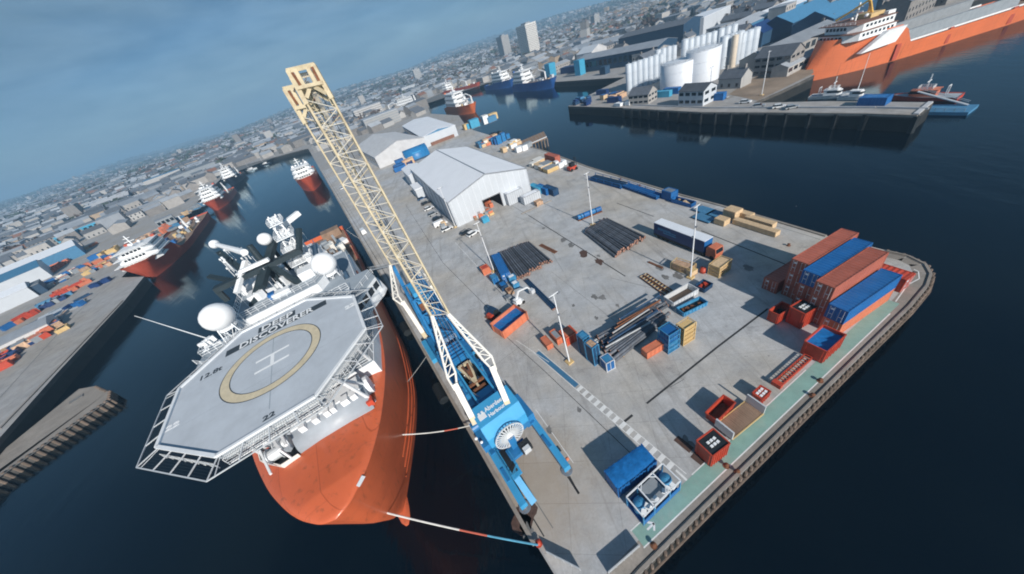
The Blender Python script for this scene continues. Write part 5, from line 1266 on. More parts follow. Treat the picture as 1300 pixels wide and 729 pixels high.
for xx in (x+1.9,x-.2): 
    for s in (-1,1): MB().cyl((xx,s*.85,.5),(xx,s*1.18,.5),.5,14).build('wheel','tyre',tk)

# flat blue panels and timber
for a, lab in (((884,266,903,270),'pale blue flat panel farthest from the timber crates'),((884,276,904,280),'pale blue flat panel nearest the lorry'),((902,273.5,920,276),'darker blue flat panel beside the timber crates')):
    p = W((a[0]+a[2])/2,(a[1]+a[3])/2); r = thing('panel_pallet', lab, 'panel', (p.x,p.y,.004), YAW-pi/2, 'blue flat panels by the far edge'); MB().box(-2.4,2.4,-1.5,1.5,.25,.45).build('sheet','shed_blue',r); MB().box(-2.2,-2.0,-1.4,1.4,.0,.25).box(2.0,2.2,-1.4,1.4,0,.25).build('skid','dark',r)
def timber(px, py, l, w, h, lab, rz=YAW-pi/2):
    p = W(px,py); r = thing('timber_crate', lab, 'crate', (p.x,p.y,.004), rz, 'timber crates by the far edge'); x, y = l/2, w/2
    MB().box(-x+.05,x-.05,-y+.05,y-.05,.12,h-.03).build('core','deck_brown',r)
    n = max(2,int(h/.35))
    for s in (-1,1):
        for k in range(n): MB().box(-x,x,s*y-.04,s*y+.04,.12+k*(h-.15)/n,.12+(k+.9)*(h-.15)/n).build('plank','timber',r)
        MB().box(s*x-.04,s*x+.04,-y+.05,y-.05,.1,h-.02).build('end_board','timber',r)
    m_ = max(3,int(w/.4))
    for k in range(m_): MB().box(-x,x,-y+k*w/m_,-y+(k+.93)*w/m_,h-.03,h+.02).build('plank','timber',r)
    for xx in (-x*.6,x*.6): MB().box(xx-.12,xx+.12,-y,y,0,.12).build('skid','deck_brown',r)
timber(929,276,3.0,2.6,2.3,'largest pale timber crate by the far edge'); timber(916,284,2.6,2.0,1.5,'small pale timber crate nearest the lorry')
timber(946,277,3.0,1.6,1.5,'medium timber crate with reddish side behind the long bundles'); timber(958,291,9.6,1.5,1.2,'longest timber bundle on the near side of the row'); timber(964,285,6.2,1.5,1.4,'shorter timber bundle right by the water edge')
# blue racks along the far edge
def rack(pa, pb, w, h, lab, fill='cage_dark', tiers=2):
    a, c = W(*pa), W(*pb); d = c-a; L_ = d.length; r = thing('pipe_rack', lab, 'rack', a, atan2(d.y,d.x), 'blue racks along the far edge')
    MB().box(0,L_,-w/2,w/2,.1,.3).build('base','box_blue',r)
    for i in range(5):
        for s in (-1,1): MB().bar((i*L_/4,s*w/2,.1),(i*L_/4,s*w/2,h),.18).build('post','box_blue',r)
    for s in (-1,1): MB().bar((0,s*w/2,h*.5),(L_,s*w/2,h*.5),.1).bar((0,s*w/2,h),(L_,s*w/2,h),.12).build('side_rail','box_blue',r)
    for i in range(6): MB().cyl((.1,-w/2+.25+i*(w-.5)/5,h*.55),(L_-.1,-w/2+.25+i*(w-.5)/5,h*.55+.15*(i%2)),.2,8).build('pipe_section',fill,r)
rack((752,227),(793,238),3.2,1.6,'dark blue pipe rack farthest along the far edge'); rack((795,237),(838,252),2.6,1.3,'long blue rack in the middle of the far edge row','box_blue')
p = W(850,252); cargo_box('bright blue box with grey top standing among the edge racks', 'box_blue', (Vector((p.x,p.y,0)),YAW-pi/2,3.4,2.6), 2.6, 'steel', 'box_blue')
skip('blue tray with tan load at the end of the edge racks', 'box_blue', fit4((854,251.5),(860,249),(882,256.5),(876,261),1.1), 1.1, 'bits', .8, cmat='timber', name='cargo_tray', cat='tray')
a, c = W(733,280), W(763,268); d = c-a; r = thing('spool_rack', 'row of bright blue cylinders on a rack behind the pipe stack', 'rack', a, atan2(d.y,d.x)); L_ = d.length
MB().box(0,L_,-.9,.9,0,.25).build('base','rust',r)
for k in range(4): MB().cyl((k*L_/4+.1,-.2,1.0),((k+1)*L_/4-.15,-.2,1.0),.75,16).build('cylinder','box_blue' if k%2 else 'crane_blue',r)
# fences at the near corner
for a, c, lab in (((640+450/8.1,639+518/8.1),(640+785/8.1,639+690/8.1),'galvanised guard rail beside the red bollard'),((773,729),(812,695),'long galvanised guard rail at the walkway start')):
    a, c = W(*a), W(*c); r = thing('guard_rail', lab, 'guard rail', a); d = c-a; d.z = 0
    n = 5
    for i in range(n): q = d*i/(n-1); MB().bar(q, q+Vector((0,0,1.05)), .09).build('post','rail_galv',r)
    for z in (.55,1.05): MB().bar(Vector((0,0,z)), d+Vector((0,0,z)), .09).build('rail','rail_galv',r)
    MB().add([(0,0,.1),(d.x,d.y,.1),(d.x,d.y,1.0),(0,0,1.0)],[(0,1,2,3)]).build('mesh_panel','rail_galv',r)
# light poles
def pole(px, py, h, lab):
    p = W(px,py); r = thing('light_pole', lab, 'light pole', (p.x,p.y,.004), .4, 'tall white light poles on the quay')
    MB().box(-.6,.6,-.6,.6,0,.3).build('plinth','yellow_tan',r); MB().cyl((0,0,.3),(0,0,h),.15,10,.085).build('mast','pole_white',r)
    MB().bar((-.9,0,h),(.9,0,h),.12).build('crossarm','pole_white',r)
    for x in (-.8,.8): MB().obox((x,-.15,h-.1),(.5,.35,.18)).build('lamp_head','steel',r)
    MB().bar((0,0,h*.6),(0,.3,h*.6),.1).obox((0,.35,h*.6),(.35,.2,.3)).bar((0,0,h*.75),(0,-.3,h*.75),.08).obox((0,-.3,h*.75),(.3,.2,.3)).build('camera_box','steel',r)
pole(723,459.7,16.2,'white light pole beside the orange tool boxes'); pole(876.5,352.7,16.2,'white light pole beside the blue lorry'); pole(752.6,285.6,15.3,'white light pole at the corner of the middle pipe stack')
pole(627.1,344.3,14.8,'white light pole beside the blue container and orange cage box'); pole(578.4,288.5,15.0,'white light pole at the front corner of the white warehouse')

# ------------------------------------------------------------------ warehouses on the pier
def gable_roof(mb, x0, x1, y, h, rh, ov=.3, t=.18):
    """two slopes, ridge along x"""
    for s in (-1,1):
        e = y+ov; sl = rh/y
        vs = [(x0-ov,0,h+rh+.05),(x1+ov,0,h+rh+.05),(x1+ov,s*e,h-ov*sl+.05),(x0-ov,s*e,h-ov*sl+.05)]
        lo = [(a,b_,z-t) for a,b_,z in vs]; f = [(0,1,2,3),(7,6,5,4),(0,3,7,4),(1,5,6,2),(2,6,7,3),(0,4,5,1)]
        if s < 0: f = [tuple(q) for q in f]
        else: f = [tuple(reversed(q)) for q in f]
        mb.add(vs+lo, [tuple(reversed(q)) for q in f])
    return mb
def gable_wall(mb, x0, x1, y, h, rh):
    pr = [(-y,0),(y,0),(y,h),(0,h+rh),(-y,h)]; k = 5
    return mb.add([(x0,a,z) for a,z in pr]+[(x1,a,z) for a,z in pr],[tuple(reversed(range(k))),tuple(range(k,2*k))]+[(i,(i+1)%k,k+(i+1)%k,k+i) for i in range(k)])
def shed(label, loc, rz, l, w, h, rh, wall, roof, name='shed', cat='shed', win=0, group=None, ov=.3, gl='glass', z=None, storeys=1, end_win=False):
    r = thing(name, label, cat, (loc[0],loc[1],z if z is not None else .0), rz, group); x, y = l/2, w/2
    if rh > .05:
        gable_wall(MB(), -x, x, y, h, rh).build('wall', wall, r); gable_roof(MB(), -x, x, y, h, rh, ov).build('roof', roof, r)
    else:
        MB().box(-x,x,-y,y,0,h).build('wall', wall, r); MB().box(-x-.15,x+.15,-y-.15,y+.15,h,h+.35).build('roof', roof, r)
    if win:
        for s in (-1,1):
            for st in range(storeys):
                z0 = h*(st+.38)/storeys; z1 = h*(st+.78)/storeys
                for i in range(win):
                    c = -x+l*(i+.5)/win; ww = l/win*.34; MB().box(c-ww,c+ww,s*(y+.03)-.05,s*(y+.03)+.05,z0,z1).build('window', gl, r)
        if end_win:
            m_ = max(1,int(win*w/l))
            for s in (-1,1):
                for st in range(storeys):
                    z0 = h*(st+.38)/storeys; z1 = h*(st+.78)/storeys
                    for i in range(m_):
                        c = -y+w*(i+.5)/m_; ww = w/m_*.3; MB().box(s*(x+.03)-.05,s*(x+.03)+.05,c-ww,c+ww,z0,z1).build('window', gl, r)
    return r
# main white warehouse
fl_, fr2 = Vector((-11.7,109.6)), Vector((18.46,118.0)); fm_ = (fl_+fr2)/2; wv = (fr2-fl_); wid = wv.length; u = Vector((-wv.y,wv.x)).normalized()
Lw = 66.0; cw_ = fm_+u*Lw/2
wh = thing('warehouse', 'large white warehouse with shallow pitched roof and open front door', 'warehouse', (cw_.x,cw_.y,.004), atan2(u.y,u.x)); x, y, h, rh = Lw/2, wid/2, 9.6, 4.0
# front is local -x; local y points left of u
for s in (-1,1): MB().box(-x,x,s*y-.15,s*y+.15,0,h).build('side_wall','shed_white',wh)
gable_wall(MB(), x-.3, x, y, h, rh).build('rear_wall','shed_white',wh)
d0 = (W(639,261.8).to_2d()-fm_).dot(wv.normalized()); d1 = (W(617,271).to_2d()-fm_).dot(wv.normalized())
dy0, dy1 = -max(d0,d1), -min(d0,d1); dh = 5.2
mb = MB()
def front_poly(pts):
    k = len(pts); mb.add([(-x,a,z) for a,z in pts]+[(-x+.25,a,z) for a,z in pts],[tuple(range(k)),tuple(reversed(range(k,2*k)))]+[((i+1)%k,i,k+i,k+(i+1)%k) for i in range(k)])
def rz_(a): return h+rh*(1-abs(a)/y)
front_poly([(-y,0),(-y,h),(dy0,rz_(dy0)),(dy0,0)]) if dy1 <= 0 else front_poly([(-y,0),(-y,h),(dy0,rz_(dy0)),(dy0,0)])
pts = [(dy0,dh),(dy0,rz_(dy0))]+([(0,h+rh)] if dy0 < 0 < dy1 else [])+[(dy1,rz_(dy1)),(dy1,dh)]; front_poly(pts)
front_poly([(dy1,0),(dy1,rz_(dy1))]+([(0,h+rh)] if dy1 < 0 else [])+[(y,h),(y,0)])
mb.build('front_wall','shed_white',wh)
MB().box(-x-.1,-x+.1,dy0-.25,dy0,0,dh+.2).box(-x-.1,-x+.1,dy1,dy1+.25,0,dh+.2).box(-x-.1,-x+.1,dy0,dy1,dh,dh+.25).build('door_frame','steel',wh)
for i in range(7): MB().obox((-x+4+RND.uniform(0,6),RND.uniform(dy0,dy1),.8),(1.5,1.4,1.6),RND.random()).build('stored_crate',RND.choice(('timber','white_paint','box_orange')),wh)
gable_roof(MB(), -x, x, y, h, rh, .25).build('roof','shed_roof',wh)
MB().box(-x-.3,x+.3,-.22,.22,h+rh+.02,h+rh+.14).build('ridge_cap','steel',wh)
tm = MB()
for s in (-1,1): tm.bar((-x-.27,0,h+rh+.05),(-x-.27,s*(y+.25),h),.12,.3)
for s in (-1,1): tm.bar((-x,s*(y+.3),h-.02),(x,s*(y+.3),h-.02),.25,.25)
tm.build('roof_trim','steel',wh)
for k in range(8):
    for sd_ in (-1,1): MB().cyl((-x+4+k*8.2,sd_*(y+.24),0),(-x+4+k*8.2,sd_*(y+.24),h-.1),.09,6).build('downpipe','steel',wh)
MB().box(-x-.06,-x+.02,dy1+2.2,dy1+3.3,0,2.1).build('personnel_door','steel',wh); MB().box(-x-.12,-x-.02,dy0-.1,dy1+.1,dh+.35,dh+.6).build('door_hood','steel_light',wh)
for k in range(14): MB().box(-x-.03,-x+.01,-y+1+k*(2*y-2)/13-.03,-y+1+k*(2*y-2)/13+.03,dh+.7 if dy0-.6 < -y+1+k*(2*y-2)/13 < dy1+.6 else .2,rz_(-y+1+k*(2*y-2)/13)-.3).build('cladding_joint','shed_roof',wh)
# annexes on the left side of the warehouse
p = W(531,258); shed('small white annex stepped against the warehouse side', (p.x+2.2,p.y+9,0), atan2(u.y,u.x), 11, 6.5, 5.0, 0, 'shed_white','shed_roof','annex','annex')
p = W(523,247); shed('taller white lean-to annex behind the stepped one', (p.x+3.0,p.y+16,0), atan2(u.y,u.x), 20, 9, 7.6, 1.0, 'shed_white','shed_roof','annex','annex')
# white container offices and clutter at the front right
for a, lab, l, w, hh, mt in (((655,258),'tall white cabin with dark end beside the warehouse door',6.5,3.4,4.6,'shed_white'),((676,257),'white cabin with stained front left of the blue boxes',7.0,2.8,3.0,'shed_white')):
    p = W(*a); cargo_box(lab, mt, (Vector((p.x,p.y+1.5,0)),YAW,l,w), hh, 'shed_roof', 'steel', 'cabin', 'site_cabin')
for i, lab in enumerate(('cyan blue container beside the white cabins','mid blue container between the cyan and dark ones','dark blue container farthest from the white cabins')):
    p = W(681+i*9,243+i*1.0); container(lab, ('cyan_paint','box_blue','cage_dark')[i], (p.x,p.y-.5,.004), YAW-pi/2+.05, 7.2, 2.3, 2.4)
p = W(692,262); cargo_box('rust-red pallet load in front of the blue containers', 'rag_mix', (Vector((p.x-1.5,p.y+2.6,0)),YAW,2.4,2.2), 1.7)
a, c = W(662,272), W(700,255); d = c-a; tag(strip(MB(),[a,c],.35,.02,.25).build('kerb_block','concrete_edge'), 'long concrete kerb block in front of the white cabins', 'kerb')
# pallets heap in front of door
def heap(px, py, n, spread, lab, mats, sz=(1.0,2.0), hh=(.6,1.8), name='pallet_load', z=0, cat='pallet load', rz=YAW):
    """n separate loads standing close together"""
    p = W(px,py); out = []
    for i in range(n):
        l, w, h = RND.uniform(*sz), RND.uniform(*sz), RND.uniform(*hh); mt = RND.choice(mats)
        a_ = RND.uniform(-1,1)*spread[0]; b_ = RND.uniform(-1,1)*spread[1]
        r = thing(name, lab, cat, (p.x+a_*cos(rz)-b_*sin(rz), p.y+a_*sin(rz)+b_*cos(rz), .004+z), rz+RND.uniform(-.1,.1), lab)
        MB().box(-l/2,l/2,-w/2,w/2,.14,h).build('load', mt, r); MB().box(-l/2,l/2,-w/2,w/2,0,.12).build('pallet','deck_brown',r)
        if RND.random() < .6: MB().box(-l*.52,l*.52,-w*.52,w*.52,h,h+.08).build('cover', RND.choice(mats), r)
heap(611,276,14,(3.6,2.2),'mixed pallet load heaped in front of the warehouse door', ('box_orange','timber','rag_mix','ship_grey','yellow_tan','crane_white'))
p = W(617,282); cargo_box('bright cyan wrapped load among the pallets at the warehouse door','cyan_paint',(Vector((p.x,p.y+.3,0)),YAW,2.4,2.0),1.9)
# parked cars
def car(label, mat, px, py, rz, van=False):
    p = W(px,py); r = thing('parked_car', label, 'van' if van else 'car', (p.x,p.y,.01), rz, 'vehicles parked by the warehouse')
    l, w, h = (5.2,1.95,2.1) if van else (4.4,1.8,1.45); x, y = l/2, w/2; hb2 = .95 if van else .78
    pf = [(-x,.3),(x,.3),(x,.62),(x-.25,hb2),(-x,hb2+.02)]; k = 5
    MB().add([(a,-y,z) for a,z in pf]+[(a,y,z) for a,z in pf],[tuple(range(k)),tuple(reversed(range(k,2*k)))]+[((i+1)%k,i,k+i,k+(i+1)%k) for i in range(k)]).build('body',mat,r)
    c0, c1, t0, t1 = (-x+.02,x-.9,-x+.1,x-1.5) if van else (-x+.15,x-1.2,-x+.6,x-1.9)
    MB().add([(c0,-y+.05,hb2),(c1,-y+.05,hb2),(c1,y-.05,hb2),(c0,y-.05,hb2),(t0,-y+.2,h-.06),(t1,-y+.2,h-.06),(t1,y-.2,h-.06),(t0,y-.2,h-.06)],[(0,1,5,4),(1,2,6,5),(2,3,7,6),(3,0,4,7)]).build('cabin_glass','glass' if not van else mat,r)
    MB().box(t0-.03,t1+.03,-y+.18,y-.18,h-.06,h).build('roof',mat,r)
    for sx in (-1,1):
        for sy in (-1,1): MB().cyl((sx*x*.62,sy*(y-.2),.33),(sx*x*.62,sy*(y+.01),.33),.33,10).build('wheel','tyre',r)
for i, (px,py,mt,lab) in enumerate(((541,259,'car_dark','dark car at the far end of the warehouse parking row'),(545,266,'car_white','white car second from the far end of the parking row'),(550,273,'car_silver','silver car in the middle of the warehouse parking row'),(556,279,'car_dark','dark car third from the near end of the parking row'),(560,286,'car_white','white van second from the near end of the parking row'),(568,292,'car_white','white car at the near end of the warehouse parking row'),
        (592,296,'car_dark','dark car parked by the pallets in front of the warehouse'),(601,298,'car_white','white car parked by the pallets in front of the warehouse'),(536,253,'car_blue','blue car beside the warehouse annex'))):
    car(lab, mt, px, py, .28 if i < 6 or i == 8 else .5, van=(i == 4))
p = W(452,300); car('tiny white van on the quay beside the crane boom','car_white',462,296,2.0,True); car('white and blue pickup on the quay near the moored orange ship','car_white',434,240,2.0)
# warehouses further along the pier
qa = atan2(QD.y,QD.x)
p = W(494,196,4); shed('pale old grey warehouse with low pitched roof behind the white one', (p.x-4,p.y+28,0), qa, 84, 38, 8.0, 4.5, 'shed_old_roof','shed_old_roof','warehouse','warehouse',8)
w3 = shed('long pale warehouse with dark blue side windows near the channel', (-27.5,322,0), radians(103.5), 106, 27, 7.5, 1.8, 'shed_blue','shed_roof','warehouse','warehouse',14)
MB().box(-53.2,-53.0,-13.4,13.4,0,7.6).build('gable_cladding','shed_white',w3); MB().box(-54,-53.3,-10,9,0,2.2).build('brick_plinth','tile_red',w3)
p = W(531,200,0); tk_ = thing('blue_tank', 'large bright blue covered tank behind the white warehouse', 'tank', (p.x,p.y-3,.004), YAW)
n = 14; pf = [(7*cos(pi*i/n),7*sin(pi*i/n)*.95) for i in range(n+1)]
MB().add([(-8,a*.85,z+1.0) for a,z in pf]+[(8,a*.85,z+1.0) for a,z in pf],[tuple(range(n+1)),tuple(reversed(range(n+1,2*n+2)))]+[(i+1,i,n+1+i,n+2+i) for i in range(n)]).build('cover','crane_blue',tk_,True)
MB().box(-8,8,-5.9,5.9,0,1.05).build('base','shed_navy',tk_); MB().obox((0,-5.0,5.0),(6,.4,.5)).build('stripe','crane_blue_light',tk_)
p = W(508,216); heap(509,214,6,(7,4),'dark blue box stacked behind the white warehouse',('box_navy','shed_blue','box_blue'),(4,7),(2.5,5),'cargo_box',cat='box')
heap(520,208,7,(6,4),'mixed crate between the blue tank and the dark blue boxes',('rag_mix','box_orange','crane_white','timber'),(2,5),(2,4))
heap(560,287,2,(2,2),'small pallet load beside the parked cars',('ship_grey','timber'))
# yard clutter along the channel side of the pier
heap(622,181,20,(8,5),'mixed pallet load in the yard beside the channel pontoon',('rag_mix','timber','box_orange','shed_blue','crane_white','ship_grey'),(2,4.5),(1,3.4))
heap(648,188,10,(6,3),'white and tan bundle in the yard by the pontoon',('white_paint','timber','crane_white','yellow_tan'),(2,4),(1,3))
heap(637,180,5,(5,3),'blue winch frame in the yard by the pontoon',('crane_blue','box_blue'),(2,4),(2,5),'winch_frame',cat='frame')
heap(612,158,10,(13,6),'white and cyan box near the far berth',('white_paint','cyan_paint','shed_blue','crane_white','yellow_tan'),(4,8),(3,6),'cargo_box',cat='box')
heap(664,191,4,(6,2),'white cab unit parked by the channel edge',('white_paint','ship_grey'),(2.5,4),(2,3),'yard_vehicle',cat='vehicle')
heap(690,213,9,(8,2.5),'tan and white pipe bundle near the brown container',('timber','crane_white','yellow_tan','ship_grey'),(2.5,5),(.8,2),rz=YAW+pi/2)
p = W(703,207); container('brown container standing by the channel edge', 'box_brown', (p.x,p.y+1,.004), YAW-pi/2, 9, 2.6, 3.4)
heap(713,211,3,(2,2),'white sack stack beside the brown container by the channel',('white_paint',),(1.5,2.2),(2,3))
p = W(727,216); fk = thing('forklift', 'orange-red forklift parked by the channel edge', 'forklift', (p.x,p.y,.004), YAW); MB().box(-1.8,1.4,-1.2,1.2,.5,1.7).build('body','box_red',fk); MB().box(-1.0,.8,-1.0,1.0,1.7,3.0).build('cab','dark',fk); MB().bar((1.6,-.6,.2),(1.6,-.6,4.6),.2).bar((1.6,.6,.2),(1.6,.6,4.6),.2).bar((1.6,-.6,4.6),(1.6,.6,4.6),.2).build('mast','dark',fk)
for sx in (-1,1):
    for sy in (-1,1): MB().cyl((sx*1.1,sy*1.0,.6),(sx*1.1,sy*1.35,.6),.6,12).build('wheel','tyre',fk)
# channel pontoon jetty on piles
pj = [W(645,186),W(690,167),W(694,174),W(652,192)]
pt = thing('pontoon_jetty', 'timber jetty on dark piles jutting into the channel', 'jetty', (0,0,0))
MB().prism([(q.x,q.y) for q in pj],-.6,.02).build('deck','deck_brown',pt)
for i in range(12):
    a = pj[0].lerp(pj[1],i/11); c = pj[3].lerp(pj[2],i/11); MB().bar(a+Vector((0,0,.05)),c+Vector((0,0,.05)),.25,.12).build('plank','concrete_edge',pt)
    MB().cyl((a.x,a.y,-8),(a.x,a.y,-.6),.35,7).cyl((c.x,c.y,-8),(c.x,c.y,-.6),.35,7).build('pile','fender',pt)
a = pj[3].lerp(pj[2],.0); c = pj[2]; MB().bar(a+Vector((0,0,.15)),c+Vector((0,0,.15)),.4,.4).build('kerb','shed_white',pt)

# ------------------------------------------------------------------ generic ships
def ship_gen(name, label, loc, rz, L_, Bm, hull, fb=4.5, fo=3.0, house=(-.1,.3), hh=9, wheel='ship_white', tiers=3, aftdeck='deck_brown', clutter=10, crane_=True, foredeck=None, navy=None, cmats=None, flare=1.12, rake=3.0, hz=None, mastm='ship_white', monkey='ship_white', trans=False, wl=WATER):
    """local x forward, z=0 at the waterline; house = (start,end) as fractions of L from amidships"""
    r = thing(name, label, 'ship', (loc[0],loc[1],wl), rz); X = L_/2
    hs0, hs1 = house[0]*L_, house[1]*L_
    N = 30; tops = lambda t: fb+(fo if t > hs0+3 else fo*max(0,(t-hs0)/3) if t > hs0 else 0)+1.2*max(0,t/X)**2
    def half(u, z, zt):
        f = min(1,max(0,z/zt)); e = 1-((u-.55)/.45)**2.1*(1-.18*f) if u > .55 else 1
        s = max(0,e)**(.85-.25*f); sn = .88+.12*min(1,u/.15)
        return Bm/2*s*sn*(1+(flare-1)*f*(u if u > .5 else .3))
    for_rows = {}
    rows = []
    hbm = MB()
    for side in (1,-1):
        rows = []
        for i in range(N+1):
            u = i/N; u = 1-(1-u)**1.35; row = []
            t0 = -X+u*L_; zt = tops(t0)
            for k in range(7):
                z = -1.5+(zt+1.5)*k/6; te = X-2.5+rake*max(0,z)/zt; t = -X+u*(te+X)
                row.append((t,side*half(u,z,zt) if i < N else 0,z))
            rows.append(row)
        hbm.grid([q[::-1] for q in rows] if side > 0 else rows)
        for_rows[side] = rows
    hbm.add([*for_rows[-1][0],*for_rows[1][0]],[tuple(list(range(7))+list(range(13,6,-1)))])
    hbm.build('hull', hull, r, True)
    dm = MB()
    for i in range(N):
        a, c, e, f = for_rows[-1][i][6], for_rows[-1][i+1][6], for_rows[1][i+1][6], for_rows[1][i][6]
        dz = Vector((0,0,-.9)); k = .97
        dm.add([Vector(q)*1+dz for q in ((a[0],a[1]*k,a[2]),(c[0],c[1]*k,c[2]),(e[0],e[1]*k,e[2]),(f[0],f[1]*k,f[2]))],[(0,1,2,3)])
    dm.build('deck', aftdeck, r)
    # house
    z = fb+fo*.6 if hz is None else hz; w = Bm*.92
    for k in range(tiers):
        x0 = hs0+k*.6; x1 = hs1-k*(.09*(hs1-hs0)); hgt = hh/tiers; ww = w*(1-.09*k)
        bo = MB().prism([(x0,-ww/2),(x1-ww*.18,-ww/2),(x1,-ww*.3),(x1,ww*.3),(x1-ww*.18,ww/2),(x0,ww/2)],z,z+hgt).build('deckhouse', wheel, r)
        mb = MB()
        for s in (-1,1):
            n = max(3,int((x1-x0)/2.2))
            for i in range(n): q = x0+1+(x1-ww*.18-x0-1.5)*i/n; MB().box(q,q+1.0,s*(ww/2+.02)-.04,s*(ww/2+.02)+.04,z+hgt*.4,z+hgt*.72).build('window','glass',bo)
        n = max(3,int(ww*.55/1.6))
        for i in range(n): q = -ww*.28+ww*.56*i/n; MB().box(x1-.02,x1+.05,q,q+ww*.56/n*.75,z+hgt*.4,z+hgt*.78).build('window','glass',bo)
        z += hgt
        MB().box(x0-.3,x1+.4,-ww/2-.3,ww/2+.3,z-.12,z+.1).build('deck_edge', monkey, bo)
    xm = (hs0+hs1)/2
    MB().bar((xm,0,z),(xm,0,z+6.5),.5,.5).bar((xm,-2.4,z+3.2),(xm,2.4,z+3.2),.35,.3).bar((xm,-1.6,z+5),(xm,1.6,z+5),.3,.25).build('mast', mastm, r)
    for dx, dy, rr in ((-2.5,2.2,.8),(-2.5,-2.4,.8),(1.8,0,.55)): MB().dome((xm+dx,dy,z+1.2),rr,10).build('satellite_dome','dome_white',r,True)
    for s in (-1,1): MB().box(hs0-.5,hs0+2.6,s*Bm*.3-.9,s*Bm*.3+.9,fb,z+1.2).build('funnel', hull if RND.random()<.5 else wheel, r)
    MB().rail([(hs1-2,-Bm*.36,z),(hs1-2,Bm*.36,z)],1,.1,2).build('railing', wheel, r)
    cm = cmats or ('ship_grey','box_orange','ship_white','yellow_tan','box_blue','steel')
    for _ in range(clutter):
        a_ = RND.uniform(-X+3,hs0-2) if hs0 > -X*.6 else RND.uniform(hs1+1,X*.8); b_ = RND.uniform(-Bm*.36,Bm*.36); s3 = (RND.uniform(1.5,6),RND.uniform(1.2,3),RND.uniform(.8,3)); zz = tops(a_)-.9
        MB().obox((a_,b_,zz+s3[2]/2),s3,RND.choice((0,0,.2))).build('deck_module', RND.choice(cm), r)
    if crane_:
        a_ = (-X+hs0)/2 if hs0 > -X*.6 else (hs1+X)/2; zz = tops(a_)
        MB().cyl((a_,Bm*.32,zz-1),(a_,Bm*.32,zz+6),.8,8).bar((a_,Bm*.32,zz+6),(a_-9,Bm*.2,zz+9),.8,.8).bar((a_-9,Bm*.2,zz+9),(a_-15,Bm*.1,zz+5),.6,.6).build('deck_crane', 'ship_white', r)
    if foredeck: MB().prism([(hs1+1.5,-Bm*.3),(X-7,-Bm*.12),(X-7,Bm*.12),(hs1+1.5,Bm*.3)],fb+fo-.8,fb+fo-.2).build('foredeck_plate', foredeck, r)
    return r
bd = Vector((.366,-.931))   # bow direction of the ships in the basin
def berth(px, py, L_, off=0): 
    p = W(px,py,WATER).to_2d(); q = p-bd*(L_/2); nrm = Vector((bd.y,-bd.x)); q = q+nrm*off; return q
yb = atan2(bd.y,bd.x)
p = berth(192,357,128); ship_gen('supply_ship','red and white supply ship at the left quay, bow towards the camera',p,yb,128,22,'ship_red',5.0,5.0,(.27,.45),8.5,clutter=26,foredeck='ship_white',flare=1.35)
p = berth(276,268,80); ship_gen('supply_ship','second red supply ship with tall white house moored behind the first',p,yb,80,18,'ship_red',5.0,3.5,(.12,.40),11,tiers=4,clutter=8)
p = berth(297,236,74); ship_gen('supply_ship','navy hulled white ship farthest up the left quay',p,yb,74,16,'ship_navy',5.0,3.5,(.12,.40),12,tiers=4,clutter=6)
p = berth(399,243,78); ship_gen('supply_ship','red ship with white forecastle at the main quay inside the basin',p,yb,78,17,'ship_red',7.0,3.0,(.10,.34),8,clutter=6,foredeck='ship_white')
# right-hand orange ship, bow at its left end
ro = ship_gen('supply_ship','big bright orange supply ship with white bridge across the channel',(212,152.5),pi-.045,106,21,'ship_orange',6.0,7.6,(.19,.37),6.0,tiers=2,clutter=0,crane_=False,flare=1.12,rake=-8.5,hz=12.8,monkey='tile_red')
for sd_ in (-1,1):
    pts = [(34,7.6),(20,8.4),(17,13.6),(25,13.6)]
    MB().add([(a,sd_*(11.9 if a < 30 else 10.9),z) for a,z in pts]+[(a,sd_*(10.0 if a < 30 else 9.0),z) for a,z in pts],[(0,1,2,3),(7,6,5,4),(0,4,5,1),(1,5,6,2),(2,6,7,3),(3,7,4,0)]).build('white_flank','ship_white',ro)
for s in (-1,1): MB().box(-38,14,s*8.2-.5,s*8.2+.5,5.2,10.4).build('cargo_rail','ship_grey',ro); MB().box(-46,14,s*9.7-.25,s*9.7+.25,6.0,6.6).build('bulwark_cap','ship_white',ro)
MB().box(-50,-40,-9,9,5.2,5.6).build('stern_deck','deck_brown',ro)
for a_, b_ in ((15,17),(-8,-6.5),(-36,-34)): MB().box(a_,b_,10.3,10.75,.6,6.6).build('fender_bar','ship_red',ro)
MB().box(21,27,-4,4,18.8,20.4).build('winch_house','yellow_tan',ro); MB().bar((22,0,19),(31,5,26),.8,.8).bar((31,5,26),(35,-4,20.5),.7,.7).bar((20,-4,19),(28,3,24.5),.6,.6).build('deck_crane','boat_yellow',ro)
# far berths
for (X_,Y_,L_,Bm,hull,rz,lab,hs,hhh) in ((26,668,104,17,'ship_red',radians(-56.5),'long red coaster moored across the far channel',(-.46,-.30),11),(76,543,74,17,'ship_blue',radians(-70),'smaller blue and white vessel across the far channel',(-.1,.34),12),(97,420,80,18,'ship_blue',radians(-72),'larger blue and white vessel at the far berth',(-.42,-.1),12),
        (10,428,78,18,'ship_orange',radians(-72),'cream and orange vessel berthed behind the long warehouse',(-.35,.12),13),(-78,672,84,15,'ship_navy',radians(152),'white vessel with dark hull in the far dock',(-.3,.2),12)):
    ship_gen('moored_ship', lab, (X_,Y_), rz, L_, Bm, hull, 6.0, 2.5, hs, hhh, clutter=12, cmats=('ship_white','ship_grey','steel_light','yellow_tan'))
